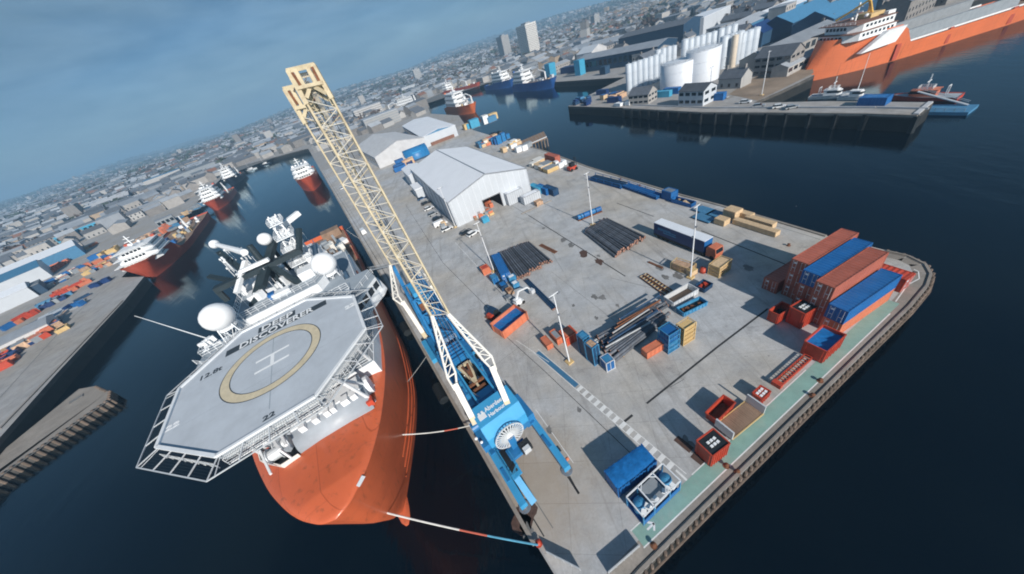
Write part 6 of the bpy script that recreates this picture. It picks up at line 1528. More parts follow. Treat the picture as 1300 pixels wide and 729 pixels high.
# small craft by the right jetty
def boat(name, label, p, rz, L_, Bm, hull, cab, mast=0, lattice=False):
    r = thing(name, label, 'boat', (p[0],p[1],WATER), rz); N = 10; rows = {}
    mb = MB()
    for s in (1,-1):
        rw = []
        for i in range(N+1):
            u = i/N; hw = Bm/2*(1-max(0,(u-.45)/.55)**2.2); rw.append([(-L_/2+u*L_-(1-k)*u*1.0*.6, s*hw*(.75+.25*k), -.4+k*(1.5+.6*u)) for k in (0,.5,1)])
        mb.grid([q[::-1] for q in rw] if s > 0 else rw); rows[s] = rw
    mb.add([*rows[-1][0],*rows[1][0]],[(0,1,2,5,4,3)]); mb.build('hull',hull,r,True)
    dk_ = MB()
    for i in range(N): dk_.add([(q[0],q[1],q[2]-.25) for q in (rows[-1][i][2],rows[-1][i+1][2],rows[1][i+1][2],rows[1][i][2])],[(0,1,2,3)])
    dk_.build('deck','grey_deck',r)
    MB().prism([(-L_*.18,-Bm*.3),(L_*.12,-Bm*.3),(L_*.2,-Bm*.15),(L_*.2,Bm*.15),(L_*.12,Bm*.3),(-L_*.18,Bm*.3)],1.0,3.0).build('cabin',cab,r)
    MB().box(-L_*.1,L_*.205,-Bm*.31,Bm*.31,2.1,2.7).build('window','glass',r); MB().box(-L_*.2,L_*.14,-Bm*.33,Bm*.33,3.0,3.2).build('cabin_roof',cab,r)
    if mast: MB().cyl((0,0,1.2),(0,0,mast),.14,6,.06).bar((-L_*.35,0,2.9),(0,0,2.9),.16).build('mast','ship_white',r)
    if lattice: MB().rail([(-L_*.1,-1.2,3.2),(L_*.1,-1.2,3.2),(L_*.1,1.2,3.2),(-L_*.1,1.2,3.2)],1,.12,1,True).build('railing','ship_white',r); MB().bar((0,0,3),(0,0,7.5),.25).bar((0,-1.5,5.5),(0,1.5,5.5),.2).build('mast','ship_white',r); MB().bar((-L_*.3,-1,1.2),(-L_*.3,-1,4),.2).bar((-L_*.3,1,1.2),(-L_*.3,1,4),.2).bar((-L_*.3,-1,4),(-L_*.3,1,4),.2).build('stern_frame','ship_white',r)
    return r
jd = atan2(81.6-144.9,128-105.8)
boat('lifeboat','red rescue boat with white mast moored at the jetty end',W(1170,126,WATER),jd+pi,17,5.5,'box_red','box_orange',0,True)
boat('yacht','white sailing yacht with tall mast behind the jetty',W(966,125,WATER),jd,13,4,'ship_white','ship_white',19)
boat('yacht','white motor boat with mast moored along the middle of the jetty',W(1085,126,WATER),jd,10,3.4,'ship_white','ship_white',15)
boat('pilot_boat','small white boat with red trim beside the orange ship bow',W(1055,124,WATER),jd+.1,14,4.4,'ship_white','ship_white',0,True)
p = W(1110,128,1); cargo_box('blue covered box standing on the jetty','box_blue',(Vector((p.x,p.y,0)),jd,7,4),2.4,'tarp_blue')
p = W(1192,138,WATER+.8); pn = thing('floating_pontoon','teal floating pontoon with ramp at the jetty end','pontoon',(p.x,p.y,WATER),jd); MB().box(-7,7,-3.5,3.5,-.3,.9).build('float','shed_blue',pn); MB().bar((-7,2.8,5),(5,2.8,1.0),1.1,.2).bar((-7,2.3,6),(5,2.3,2),.1).bar((-7,3.3,6),(5,3.3,2),.1).build('ramp','rail_galv',pn); MB().rail([(-6,-3.2,.9),(6,-3.2,.9)],1,.1,2).build('handrail','rail_galv',pn)
# piles along the right jetty
jf = [(77.7,247.5),(93.3,194.8),(105.8,144.9),(117.5,113.8),(125,92.9),(128,81.6)]
rj = MB().prism([(128,81.7),(137.9,85.9),(137.6,86.9),(127.6,82.8)],.01,.3).build('jetty_kerb','shed_old_roof',ground)
for a, c in zip(jf[1:], jf[2:]):
    a = Vector(a); c = Vector(c); n = int((c-a).length/6); nr = Vector((-(c-a).y,(c-a).x)).normalized()
    if nr.x > 0: nr = -nr
    for i in range(n+1):
        q = a.lerp(c,i/n)+nr*.5; MB().box(q.x-.55,q.x+.55,q.y-.55,q.y+.55,-7.5,-.3).build('jetty_pile','shed_old_roof' if i%4==9 else 'dark',ground)
    strip(MB(),[a+nr*.6,c+nr*.6],.5,-.6,.7).build('jetty_kerb','concrete_edge',ground)
    strip(MB(),[a-nr*4.5,c-nr*4.5],.3,.02,.5).build('jetty_kerb','shed_old_roof',ground)

# ------------------------------------------------------------------ tank farm and right bank
def silo(p, r_, h, mat, label, group, name='silo', cat='silo', dome=.25):
    r = thing(name, label, cat, (p[0],p[1],0), RND.random()*3, group)
    MB().lathe([(r_,0),(r_,h),(r_*.97,h+.1),(r_*.5,h+r_*dome*.8),(.05,h+r_*dome)],18).build('shell', mat, r, True)
    mb = MB()
    for z in (h*.33,h*.66,h*.99): mb.lathe([(r_+.02,z-.1),(r_+.09,z),(r_+.02,z+.1)],18)
    mb.build('hoop', mat, r)
    lm_ = MB(); lm_.bar((r_+.12,-.22,0),(r_+.12,-.22,h+.9),.07).bar((r_+.12,.22,0),(r_+.12,.22,h+.9),.07)
    for k in range(int(h/.9)): lm_.bar((r_+.12,-.22,.5+k*.9),(r_+.12,.22,.5+k*.9),.05)
    lm_.build('ladder','rail_galv',r); MB().cyl((r_*.3,0,h),(r_*.3,0,h+r_*dome+.7),.22,7).build('vent','steel',r)
    if r_ > 5: MB().rail([(r_*.97*cos(2*pi*i/20),r_*.97*sin(2*pi*i/20),h) for i in range(20)],1,.1,3,True).build('railing','rail_galv',r)
def silo_px(px, py, wpx, hpx, mat, label, group, **k):
    p = W(px,py); dep = (p-CAM).dot(fwd); r_ = wpx/2*dep/F_PX; 
    h = 8
    for h in [x*.5 for x in range(8,80)]:
        q = p+Vector((0,0,h)); d = q-CAM; yy = 364.5-F_PX*d.dot(upv)/d.dot(fwd)
        if py-yy >= hpx: break
    pp = p+Vector((p.x,p.y,0)).normalized()*r_*.8
    silo(pp, r_, h, mat, label, group, **k)
silo_px(860,113,42,32,'tank_white','large white storage tank nearest the blue house','large storage tanks',name='storage_tank',cat='tank',dome=.06)
silo_px(890,106,39,41,'tank_white','taller large white storage tank behind the front one','large storage tanks',name='storage_tank',cat='tank',dome=.06)
G2 = 'slim white silos in the front row'; 
for i in range(7): silo_px(799+i*6.6,116-i*2.2,7.2,33,'silo','slim white silo in the row left of the large storage tanks',G2)
for i in range(4): silo_px(835+i*6.5,95-i*2,7,30,'silo','slim white silo behind the large storage tanks','slim silos behind the tanks')
for i in range(6): silo_px(868+i*7,86-i*2,8,34,'silo','slim white silo in the back row above the large tanks','slim silos in the back row')
for i in range(3): silo_px(916+i*9,88-i*3,10,40,'silo','tall white silo in the right-hand cluster','tall silos in the right cluster')
silo_px(929,86,7,40,'silo_cream','single cream silo standing among the white ones',None)
for i in range(3): silo_px(938+i*8,81-i*3,9.5,38,'silo','tall white silo at the right end of the tank farm','tall silos at the right end')
for i in range(3): silo_px(912+i*8,72-i*2.5,8,34,'silo','white silo in the rear of the right-hand cluster','rear silos in the right cluster')
def shed_px(px, py, label, l, w, h, rh, wall, roof, rz=-1.25, **k):
    p = W(px,py); return shed(label, (p.x,p.y,0), rz, l, w, h, rh, wall, roof, **k)
jy = jd
shed_px(884,131,'pale blue house with dark slate roof on the right quay',13,9,6.5,2.2,'shed_white','slate',rz=jy,name='house',cat='house',win=4,storeys=2,end_win=True)
shed_px(816,130,'stone house with dark slate roof near the jetty end',12,9,5,3.0,'stone_light','slate',rz=jy+.2,name='house',cat='house',win=4,storeys=2,end_win=True)
for px,py,mt,lab in ((842,123,'cyan_paint','pale cyan container beside the stone house'),(853,119,'box_blue','blue container behind the pale cyan one'),(907,127,'box_blue','blue boat trailer beside the pale blue house'),(780,130,'box_navy','dark blue container near the jetty end'),(765,120,'box_navy','navy container behind the jetty end')):
    p = W(px,py); container(lab, mt, (p.x,p.y,.004), jy+.1, 9, 3, 3)
p = W(745,132); heap(742,131,9,(4,9),'dark blue quay gear at the jetty end',('box_navy','shed_blue','cage_dark'),(2,4),(1.5,4),'quay_gear',cat='gear'); heap(780,124,9,(6,10),'mixed load stored behind the jetty end',('box_navy','rag_mix','box_blue','timber'),(3,6),(1.5,3)); heap(795,133,5,(3,6),'boat cradle and load beside the stone house',('box_navy','white_paint'),(2,4),(1,2))
for i, (px,py) in enumerate(((918,125),(946,131),(963,136),(989,137),(1005,138))): car('white vehicle parked on the right jetty', 'car_white' if i % 2 else 'car_silver', px, py, jy+.2*i)
p = W(967,121); 
for (px,py,h,lab) in ((967,121,16,'slim white light pole on the right quay'),(918,103,11,'shorter light pole beside the tank farm')):
    pole(px,py,h,lab)
# bare ground patch on right bank, stone buildings
poly_sheet([tuple(W(*q)[:2]) for q in ((925,120),(960,97),(1005,82),(1030,78),(1033,93),(995,112),(962,128))], .03, 'bare_ground', 'earth')
shed_px(985,92,'dark stone customs house with slate roof beside the orange ship bow',16,11,8,3.5,'stone','slate',rz=jy,name='house',cat='house',win=5,storeys=3,end_win=True)
shed_px(1000,73,'long grey terrace roof running behind the orange ship bow',62,14,7,3,'stone_light','roof_grey',rz=.32,name='terrace',cat='terrace',win=12)
shed_px(1008,88,'low pale stone wall building on the slip by the orange ship',26,7,4,1.4,'stone_light','roof_pale',rz=.35,win=6)
shed_px(1010,40,'long blue-roofed shed with stone gable above the orange ship',55,20,9,5,'shed_navy','shed_blue',rz=.36,cat='shed')
shed_px(1060,35,'second blue-roofed shed partly hidden by the orange ship mast',60,20,9,5,'shed_navy','shed_blue',rz=.36)
shed_px(938,48,'pale roofed shed with blue side behind the right silos',52,22,9,3,'shed_blue','roof_pale',rz=.42)
shed_px(960,58,'dark blue gabled building behind the right silos',18,14,8,5,'shed_navy','box_navy',rz=.42)
shed_px(985,26,'long white roof shed high on the right bank',70,24,8,3,'shed_blue','white_roof',rz=.36)
shed_px(892,42,'broad white ribbed building above the tank farm',60,26,15,.0,'shed_white','white_roof',rz=.55,win=0)
for k in range(4):
    p = W(892,42); 
shed_px(790,82,'long navy quayside shed with glazed front across the channel',95,26,11,3,'shed_navy','roof_grey',rz=-1.15,win=16)
shed_px(835,60,'tall dark navy warehouse behind the silos',75,30,16,3,'shed_navy','slate',rz=-1.15)
shed_px(752,80,'grey gabled shed at the left end of the navy one',24,24,12,5,'shed_old_roof','shed_white',rz=-1.15)
shed_px(770,62,'long pale roofed hall behind the navy quayside shed',120,36,8,4,'shed_white','roof_pale',rz=-1.15)
for px,py,l,w,h,mt,lab in ((700,97,9,9,13,'cyan_paint','square cyan machinery tower on the far quay'),(724,92,24,8,6,'box_navy','navy loading hopper on the far quay'),(737,95,8,7,13,'cyan_paint','ribbed pale cyan hopper on the far quay'),(768,94,7,6,6,'shed_navy','dark blue loader on the far quay')):
    p = W(px,py); cargo_box(lab, mt, (Vector((p.x,p.y,0)),-1.2,l,w), h, mt, cat='hopper', name='quay_hopper')
for px,py,lab in ((1150,12,'red and white tug lying behind the orange ship'),):
    pass
# tower blocks
def tower(px, py, l, w, h, rz, label, mat='stone_light', z=0, group=None):
    p = W(px,py,z); r = thing('tower_block', label, 'tower block', (p.x,p.y,z-2), rz, group); x, y = l/2, w/2
    MB().box(-x,x,-y,y,0,h).build('wall', mat, r); MB().box(-x*.4,x*.4,-y*.5,y*.5,h,h+3.5).box(-x-.2,x+.2,-y-.2,y+.2,h,h+.8).build('roof', 'roof_grey', r)
    n = int(h/3)
    for s in (-1,1):
        for k in range(1,n):
            mb = MB(); m_ = max(2,int(l/4))
            for i in range(m_): q = -x+l*(i+.5)/m_; mb.box(q-1.1,q+1.1,s*(y+.02)-.08,s*(y+.02)+.08,k*3+.9,k*3+2.3)
            m2 = max(2,int(w/4))
            for i in range(m2): q = -y+w*(i+.5)/m2; mb.box(s*(x+.02)-.08,s*(x+.02)+.08,q-1.1,q+1.1,k*3+.9,k*3+2.3)
            mb.build('window', 'glass', r)
def tower_d(px, py_top, D, l, w, h, rz, label, mat='stone_light'):
    """tower whose roof shows at px,py_top at horizontal distance D"""
    q = Wd(px,py_top,1.0)-CAM; s = D/hypot(q.x,q.y); t = CAM+q*s
    r = thing('tower_block', label, 'tower block', (t.x,t.y,t.z-h), rz); x, y = l/2, w/2
    MB().box(-x,x,-y,y,-20,h).build('wall', mat, r); MB().box(-x*.4,x*.4,-y*.5,y*.5,h,h+3).build('roof','roof_grey',r)
    n = int(h/3)
    for k in range(0,n):
        mb = MB()
        for s in (-1,1):
            m_ = max(2,int(l/3.5)); m2 = max(2,int(w/3.5))
            for i in range(m_): q = -x+l*(i+.5)/m_; mb.box(q-.8,q+.8,s*(y+.02)-.06,s*(y+.02)+.06,k*3+.9,k*3+2.2)
            for i in range(m2): q = -y+w*(i+.5)/m2; mb.box(s*(x+.02)-.06,s*(x+.02)+.06,q-.8,q+.8,k*3+.9,k*3+2.2)
        mb.build('window','glass',r,kind='stuff')
tower_d(667,31,900,28,38,62,.35,'tall pale slab tower block standing above the far harbour','tower_pale')
tower_d(637,46,1150,24,30,48,.35,'pale tower block just left of the tallest slab tower','render_white')
tower_d(755,19,1250,20,16,40,.35,'small slim pale tower block right of the tallest one','render_white')
tower_d(527,88,1500,26,20,36,.3,'distant pale tower block beyond the white office terrace','render_white')
# terraced office building beyond the warehouses
for k,(px,py,l,w,h,lab) in enumerate(((487,160,46,26,14,'white banded office block nearest the grey warehouse'),(470,148,52,24,17,'grey banded office block behind the white one'),(520,118,40,18,16,'plain white slab building beyond the dock'))):
    p = W(px,py); r = thing('office_block', lab, 'office block', (p.x,p.y,0), .35); x, y = l/2, w/2; n = 5
    MB().box(-x,x,-y,y,0,h).build('wall', ('render_white','stone_light','shed_white')[k], r); MB().box(-x,x,-y,y,h,h+.6).build('roof','roof_pale',r)
    for j in range(n): MB().box(-x-.15,x+.15,-y-.15,y+.15,h*(j+.4)/n,h*(j+.75)/n).build('window','shed_old_roof' if k == 1 else 'ship_grey', r)

# ------------------------------------------------------------------ left bank
lq = atan2(.93,-.37)
shed_px(50,345,'large white roofed shed with blue-grey end on the left quay',58,30,9,3,'shed_blue','white_roof',rz=.75)
shed_px(20,368,'blue ribbed roof shed left of the white roofed one',40,26,9,3,'shed_white','shed_blue',rz=.75)
shed_px(8,392,'white shed with dark doorway below the blue roof',30,16,7,2,'shed_white','white_roof',rz=.75)
shed_px(38,378,'low dark fronted shed beside the blue roofed one',18,14,6,.0,'shed_navy','roof_grey',rz=.75)
shed_px(8,445,'dark grey low shed beside the left quay road',34,12,4,1.5,'shed_old_roof','roof_grey',rz=.62)
shed_px(112,296,'long cyan blue industrial unit with white signs',46,10,8,.0,'cyan_paint','roof_grey',rz=.62,win=10)
shed_px(62,305,'grey flat industrial unit left of the cyan one',34,20,8,.0,'stone_light','roof_grey',rz=.62)
shed_px(130,268,'large slate-grey ribbed roof hall behind the left quay',90,50,10,4,'shed_navy','shed_old_roof',rz=.62)
shed_px(180,262,'mid grey ribbed roof hall beside the slate one',50,36,9,4,'stone_light','roof_grey',rz=.62)
shed_px(214,232,'glass-roofed pale commercial building with teal panels',60,44,16,.0,'render_white','shed_blue',rz=.62)
shed_px(252,225,'dark banded parking building beside the glass-roofed one',66,40,14,.0,'ship_grey','roof_grey',rz=.62)
shed_px(85,285,'broad pale flat-roofed hall behind the left yard',90,30,7,.0,'stone_light','roof_pale',rz=.62)
shed_px(215,285,'small grey control building on the left quay',12,8,6,.0,'ship_grey','roof_grey',rz=.62,win=4)
GO2 = 'orange cargo basket in the rows on the left quay'
def rows_of(px0, py0, px1, py1, n, m_, mats, lab, sz=((3,6),(2.2,2.6),(1.6,2.8)), cat='cargo basket', name='cargo_basket'):
    a, c = W(px0,py0), W(px1,py1); d = (c-a); u = d.normalized(); v = Vector((-u.y,u.x,0))
    for i in range(n):
        for j in range(m_):
            q = a+d*((i+.5)/n)+v*(j*3.3)+Vector((RND.uniform(-.6,.6),RND.uniform(-.6,.6),0)); l, w, h = (RND.uniform(*s) for s in sz); mt = RND.choice(mats)
            r = thing(name, lab, cat, (q.x,q.y,.004), atan2(u.y,u.x)+RND.uniform(-.08,.08)+RND.choice((0,pi/2)), lab); x, y = l/2, w/2
            MB().box(-x,x,-y,y,0,.2).build('floor', mt, r)
            for s in (-1,1): MB().box(-x,x,s*y-.08,s*y+.08,.2,h).build('side_wall', mt, r); MB().box(s*x-.08,s*x+.08,-y+.08,y-.08,.2,h).build('end_wall', mt, r)
            MB().box(-x+.1,x-.1,-y+.1,y-.1,.2,h*RND.uniform(.3,.8)).build('load', RND.choice(('dark','rust','ship_grey','rag_mix')), r)
rows_of(55,355,95,327,10,3,('box_orange','box_orange','box_red'),'orange cargo basket in the long row beside the white roofed shed')
rows_of(75,378,115,358,8,3,('box_orange','box_red'),'orange cargo basket in the rows nearest the left quay edge')
rows_of(10,418,50,396,7,1,('box_orange','box_red','box_blue'),'orange cargo basket in the single file near the white shed')
rows_of(5,470,50,418,9,3,('box_orange','box_navy','rag_mix','box_red','box_navy'),'cargo basket in the mixed group along the left quay road')
rows_of(95,325,125,309,5,1,('box_orange','rag_mix'),'orange basket at the far end of the left yard')
rows_of(118,330,150,318,3,2,('box_blue','box_blue','yellow_tan'),'blue cargo basket in the open middle of the left yard',((6,9),(2.5,3),(2,3)))
rows_of(55,392,85,378,4,2,('box_navy','shed_blue','ship_grey'),'dark blue basket beside the orange rows',((4,7),(2.4,3),(1.6,2.6)))
rows_of(85,393,110,386,2,1,('box_navy','box_blue'),'blue basket standing alone near the left quay edge')
rows_of(118,365,140,357,3,1,('box_navy','rag_mix'),'mixed basket close to the red ship bow')
rows_of(60,418,95,388,6,1,('ship_grey','cage_dark','ship_grey'),'grey pipe rack in the left yard',((6,9),(1.4,2),(.6,1.2)))
heap(30,440,28,(12,6),'mixed load in the busy strip beside the left quay road',('box_orange','box_red','box_navy','rag_mix','ship_grey','box_blue'),(2,5),(1.2,3),rz=.9)
heap(100,345,40,(20,12),'mixed load between the orange rows in the left yard',('box_orange','rag_mix','ship_grey','box_blue','crane_white'),(2,5),(1,3),rz=.9)
heap(140,335,20,(12,7),'small load on the open quay beside the red ship',('box_orange','rag_mix','ship_grey','box_blue','yellow_tan'),(1.5,4),(1,2.6),rz=.9)
heap(70,400,22,(12,5),'pipe and plate load in the grey strip of the left yard',('ship_grey','cage_dark','steel_light'),(2,7),(.5,1.4),rz=.9)
heap(200,300,16,(22,8),'mixed load on the quay behind the red ship',('box_orange','rag_mix','shed_blue','ship_grey','crane_white'),(2,6),(1,3.5),rz=1.2)
heap(240,270,16,(24,8),'mixed load on the quay behind the second red ship',('rag_mix','shed_blue','ship_grey','crane_white','timber'),(2,7),(1,4),rz=1.2)
p = W(82,419); cargo_box('yellow square frame on the left quay edge','yellow_tan',(Vector((p.x,p.y,0)),.7,4,4),1.6,None,'yellow_tan',hollow=True)
rows_of(165,318,215,285,6,2,('ship_grey','box_orange','shed_blue','rag_mix'),'mixed basket on the quay beside the red ship')
seamL = strip(MB(),[W(0,505),W(95,400),W(150,350)],.4,.012).build('kerb_line','joint_grey',ground)
strip(MB(),[W(0,545),W(72,470),W(156,382)],.7,.012,.3).build('kerb','concrete_edge',ground)
# boats at basin head
for i,(px,py) in enumerate(((300,222),(318,216),(336,209),(352,203),(372,196))):
    p = W(px,py,WATER); boat('workboat', ('white workboat at the left of the basin head','pale workboat second along the basin head','dark workboat in the middle of the basin head','white workboat near the right of the basin head','red workboat at the right corner of the basin head')[i], (p.x,p.y), 2.6, 24, 7, ('ship_white','ship_white','ship_navy','ship_white','ship_red')[i], 'ship_white', 12)

# ------------------------------------------------------------------ town: individual buildings, then the mass beyond
def in_poly(x, y, poly):
    c = False; j = len(poly)-1
    for i in range(len(poly)):
        xi, yi = poly[i]; xj, yj = poly[j]
        if (yi > y) != (yj > y) and x < (xj-xi)*(y-yi)/(yj-yi)+xi: c = not c
        j = i
    return c
def to_px(p):
    d = Vector(p)-CAM; z = d.dot(fwd)
    if z < 1: return None
    return 650+F_PX*d.dot(rgt)/z, 364.5-F_PX*d.dot(upv)/z
hand = [(o.location.x,o.location.y) for o in bpy.data.objects if o.get('category') in ('shed','warehouse','house','terrace','office block','silo','tank','hopper','ship','cargo basket','container','tower block','annex','pallet load','box') and o.location.y > 120]
cell = {}
for x, y in hand: cell.setdefault((int(x//60),int(y//60)),[]).append((x,y))
def clear(x, y, r):
    i, j = int(x//60), int(y//60)
    for a in (-1,0,1):
        for b_ in (-1,0,1):
            for X_, Y_ in cell.get((i+a,j+b_),()):
                if hypot(x-X_,y-Y_) < r: return False
    return True
def near_water(x, y, m_=9):
    return not all(in_poly(x+a,y+b_,pier) for a,b_ in ((0,0),(m_,0),(-m_,0),(0,m_),(0,-m_)))
TOWN = ['granite townhouse in the streets behind the harbour','slate-roofed house in the streets behind the harbour','pale rendered block in the streets behind the harbour','low pale-roofed works in the streets behind the harbour','flat grey commercial block in the streets behind the harbour']
def bld_spec():
    k = RND.random()
    if k < .40: return 0, RND.uniform(14,30), RND.uniform(9,12), RND.uniform(6,10), 3.2, 'stone', 'slate'
    if k < .60: return 1, RND.uniform(10,16), RND.uniform(8,10), RND.uniform(5,7), 3.0, 'render_white', 'slate'
    if k < .74: return 2, RND.uniform(14,28), RND.uniform(11,15), RND.uniform(8,14), 0, 'stone_light', 'roof_pale'
    if k < .88: return 3, RND.uniform(20,40), RND.uniform(12,20), RND.uniform(6,9), 2.2, 'stone_light', 'roof_pale'
    return 4, RND.uniform(20,40), RND.uniform(14,22), RND.uniform(8,14), 0, 'roof_grey', 'roof_grey'
made = 0; tries = 0
cells_far = {}
while made < 300 and tries < 9000:
    tries += 1
    px, py = RND.uniform(-20,1320), RND.uniform(-40,330)
    d = (px-650)/F_PX*rgt-(py-364.5)/F_PX*upv+fwd
    if d.z > -.02: continue
    p = CAM+d*(-CAM_H/d.z); x, y = p.x, p.y; D = hypot(x,y)
    if D > 1250 or D < 150 or y < 150: continue
    if near_water(x,y) : continue
    if x > -216+0 and in_poly(x,y,deck_poly): continue
    if -240 < x < 60 and y < 520 and x < 30: continue
    if x < 0 and y < 430 and x > -270-.2*y and py > 300-.27*px: continue
    k, l, w, h, rh, wm, rm = bld_spec()
    if not clear(x,y,14+l*.5): continue
    cell.setdefault((int(x//60),int(y//60)),[]).append((x,y))
    rz = (.62 if x < -150 else .36 if x > 150 else .35)+RND.choice((0,pi/2))+RND.uniform(-.08,.08)
    dist = 'left quay' if x < -230 else 'basin head' if x < 0 else 'far channel berths' if x < 230 and y > 330 else 'tank farm'
    lab = TOWN[k].replace('the harbour','the '+dist)+(', tall' if h > 10 else '')+(', long' if l > 26 else '')
    r = shed(lab, (x,y,0), rz, l, w, h, rh, wm, rm, name='town_building', cat='building', group=lab, z=th(x,y)-.3)
    if D < 700:
        mb = MB(); n = max(3,int(l/3.2)); st = max(1,int(h/3.2))
        for s in (-1,1):
            for q in range(st):
                for i in range(n): c = -l/2+l*(i+.5)/n; mb.box(c-.55,c+.55,s*(w/2+.02)-.05,s*(w/2+.02)+.05,q*3.2+1.1,q*3.2+2.6)
        mb.build('window','glass',r,kind='stuff')
    if rh > 2.5: [MB().box(a_-l*.03,a_+l*.03,-.6,.6,h+rh*.5,h+rh+1.6).build('chimney','stone',r) for a_ in (-l*.39,l*.39)]
    made += 1
# the rest of the town as one mass per finish
street = set()
mass = {'stone':MB(),'stone_warm':MB(),'render_white':MB(),'stone_light':MB(),'slate':MB(),'roof_pale':MB(),'roof_grey':MB(),'tile_red':MB()}
cnt = 0; tries = 0
while cnt < 9000 and tries < 90000:
    tries += 1
    px, py = RND.uniform(-40,1340), RND.uniform(-60,330)
    dpy = (266-.334*px); py = dpy+abs(RND.gauss(0,1))*26+1.5
    d = (px-650)/F_PX*rgt-(py-364.5)/F_PX*upv+fwd
    if d.z > -.004: continue
    p = CAM+d*(-CAM_H/d.z); x, y = p.x, p.y; D = hypot(x,y)
    if D > 5200 or D < 480 or y < 100: continue
    if near_water(x,y,14): continue
    if not clear(x,y,17 if D < 1400 else 10): continue
    ang = .42+round(1.2*sin(x*.0011+.3)+.9*cos(y*.0009))*.35; ca, sa = cos(ang), sin(ang); a_ = x*ca+y*sa; b_ = -x*sa+y*ca
    a_ = round(a_/17)*17; b_ = round(b_/27)*27; key = (round(ang*10),a_,b_)
    if key in street or (round(a_/17) % 7 == 0): continue
    street.add(key); x = a_*ca-b_*sa; y = a_*sa+b_*ca
    if near_water(x,y,14) or not clear(x,y,15): continue
    l, w, h = RND.uniform(14,18), RND.uniform(8,12), RND.uniform(5,9)
    if RND.random() < .12: l, w, h = l*2.2, w*2.0, h*1.1
    if RND.random() < .004: h = RND.uniform(18,28); l = w = 16
    z = th(x,y)-.6; rz = ang+RND.uniform(-.04,.04); ca, sa = cos(rz), sin(rz)
    wm = RND.choice(('stone','stone_light','render_white','stone','stone_warm')); rm = RND.choice(('slate','slate','roof_grey','roof_pale','tile_red' if RND.random()<.3 else 'slate'))
    def T(a,b_,c): return (x+a*ca-b_*sa, y+a*sa+b_*ca, z+c)
    X, Y = l/2, w/2; rh = RND.uniform(2,4) if h < 12 else .3
    mass[wm].add([T(-X,-Y,-4),T(X,-Y,-4),T(X,Y,-4),T(-X,Y,-4),T(-X,-Y,h),T(X,-Y,h),T(X,Y,h),T(-X,Y,h),T(-X,0,h+rh),T(X,0,h+rh)],[(0,1,5,4),(2,3,7,6),(1,2,6,9,5),(3,0,4,8,7)])
    mass[rm].add([T(-X-.3,-Y-.3,h-.1),T(X+.3,-Y-.3,h-.1),T(X+.3,0,h+rh+.15),T(-X-.3,0,h+rh+.15),T(-X-.3,Y+.3,h-.1),T(X+.3,Y+.3,h-.1)],[(0,1,2,3),(3,2,5,4)])
    cnt += 1
tw_ = thing('distant_town', 'mass of stone and slate houses stretching to the horizon', 'town'); tw_['kind'] = 'stuff'
for k, mb in mass.items():
    if mb.f: mb.build('house_walls' if k in ('stone','stone_warm','stone_light','render_white') else 'house_roofs', k, tw_, kind='stuff')

# ------------------------------------------------------------------ trees: leafless clumps
def tree_mesh(seed, n=150, r=4.0, h=9.0):
    R = random.Random(seed); tr_ = MB(); cr2 = MB()
    tr_.cyl((0,0,0),(R.uniform(-.3,.3),R.uniform(-.3,.3),h*.5),.32,6,.2)
    for i in range(7):
        a = R.random()*6.28; e = R.uniform(.5,1.1); q = Vector((cos(a)*r*.7*e,sin(a)*r*.7*e,h*R.uniform(.55,.95))); tr_.cyl((0,0,h*R.uniform(.25,.45)),q,.15,5,.05)
    for i in range(n):
        a = R.random()*6.28; u_ = R.random()**.5; zz = R.uniform(-1,1); rr = r*u_*sqrt(max(.05,1-zz*zz*.8))*(.75+.35*sin(a*3+seed))
        c = Vector((cos(a)*rr,sin(a)*rr,h*.66+zz*h*.34)); s = R.uniform(.35,.95)
        v1 = Vector((R.uniform(-1,1),R.uniform(-1,1),R.uniform(-.6,.6))).normalized()*s; v2 = Vector((R.uniform(-1,1),R.uniform(-1,1),R.uniform(-.6,.6))).normalized()*s
        cr2.add([c-v1-v2,c+v1-v2,c+v1+v2,c-v1+v2],[(0,1,2,3)])
    a = tr_.mesh('trunk'); a.materials.append(MAT['leaf_bare']); out = []
    for mt in ('leaf_bare','leaf_green'):
        m2 = cr2.mesh('crown'); m2.materials.append(MAT[mt]); out.append(m2)
    return a, out
TM = [tree_mesh(s) for s in range(5)]
def tree(x, y, label, green=0, s=1.0, z=None):
    r = thing('tree', label, 'tree', (x,y,(th(x,y)-.3) if z is None else z), RND.random()*6, label); r.scale = (s,s,s*RND.uniform(.8,1.1))
    t_, c_ = RND.choice(TM); mobj('trunk', t_, r); mobj('crown', c_[green], r)
def grove(px, py, n, sx, sy, label, green=0, s=(.8,1.4)):
    p = W(px,py)
    for _ in range(n):
        x, y = p.x+RND.gauss(0,sx), p.y+RND.gauss(0,sy)
        if near_water(x,y,6) or not clear(x,y,9): continue
        tree(x,y,label,green,RND.uniform(*s))
grove(14,328,38,14,14,'leafless brown tree in the clump above the white roofed shed')
grove(25,292,26,22,22,'leafless tree in the clump beyond the pale yard road')
grove(845,27,26,26,22,'leafless tree in the wooded strip above the navy shed')
grove(800,44,22,26,16,'leafless tree behind the long pale hall')
grove(700,66,24,40,30,'leafless tree at the foot of the tall slab tower')
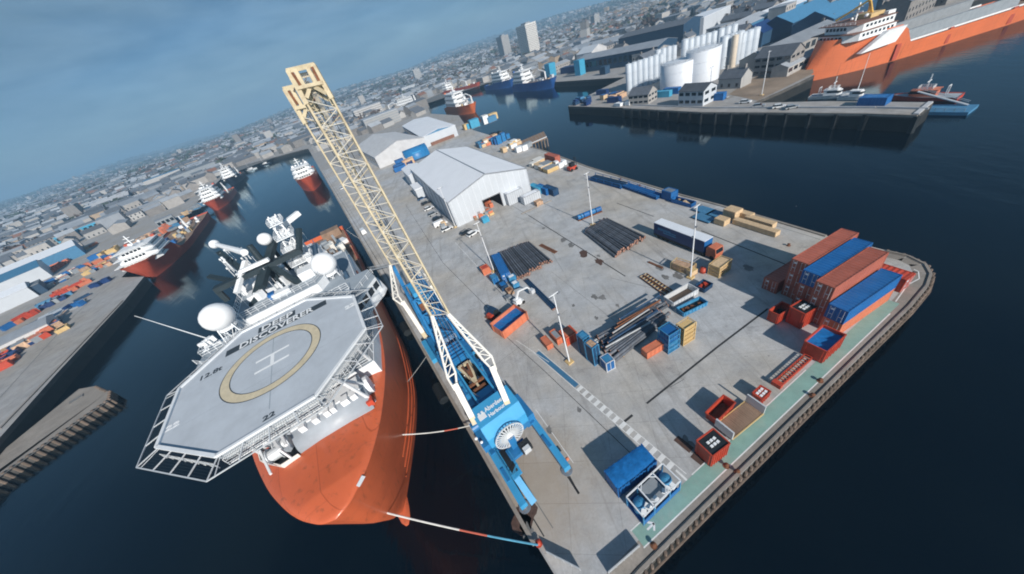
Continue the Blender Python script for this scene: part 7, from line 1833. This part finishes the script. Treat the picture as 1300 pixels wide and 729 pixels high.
grove(962,20,14,16,14,'leafless tree between the blue roofs on the right bank')
grove(1120,4,8,14,8,'leafless tree behind the orange ship')
wood = {0:MB(),1:MB()}
cnt = 0; R2 = random.Random(5); tries = 0
while cnt < 6500 and tries < 90000:
    tries += 1
    px = R2.uniform(-40,1000); py = 266-.334*px+abs(R2.gauss(0,1))*15+.6
    d = (px-650)/F_PX*rgt-(py-364.5)/F_PX*upv+fwd
    if d.z > -.003: continue
    p = CAM+d*(-CAM_H/d.z); x, y = p.x, p.y; D = hypot(x,y)
    if D > 7000 or D < 600 or near_water(x,y,10): continue
    if sin(x*.006+1)*cos(y*.005)+R2.uniform(-.5,.5) < -.1: continue
    k = 0 if R2.random() < .5 else 1; z = th(x,y); s = R2.uniform(5,10)*(1+D/3500)
    for q in range(10):
        c = Vector((x+R2.gauss(0,s*.7),y+R2.gauss(0,s*.7),z+R2.uniform(1,9)))
        v1 = Vector((R2.uniform(-1,1),R2.uniform(-1,1),R2.uniform(-.5,.5))).normalized()*s*.33; v2 = Vector((R2.uniform(-1,1),R2.uniform(-1,1),R2.uniform(-.2,.9))).normalized()*s*.33
        wood[k].add([c-v1-v2,c+v1-v2,c+v1+v2,c-v1+v2],[(0,1,2,3)])
    cnt += 1
wd_ = thing('distant_woods', 'dark leafless woods scattered through the far town and hills', 'woods'); wd_['kind'] = 'stuff'
wood[0].build('tree_mass','leaf_bare',wd_,kind='stuff'); wood[1].build('tree_mass','leaf_green',wd_,kind='stuff')

# ------------------------------------------------------------------ haze
HZ = bpy.data.materials.new('haze'); HZ.use_nodes = True; t = HZ.node_tree; t.nodes.clear()
pv = nn(t,'ShaderNodeVolumePrincipled'); pv.inputs['Color'].default_value = (.40,.70,1.0,1); pv.inputs['Density'].default_value = .00030; pv.inputs['Anisotropy'].default_value = .0
mo = nn(t,'ShaderNodeOutputMaterial'); t.links.new(pv.outputs[0], mo.inputs['Volume'])
hz = MB().box(-9000,9000,-400,9000,WATER-6,230).build('haze', HZ, None, kind='stuff')
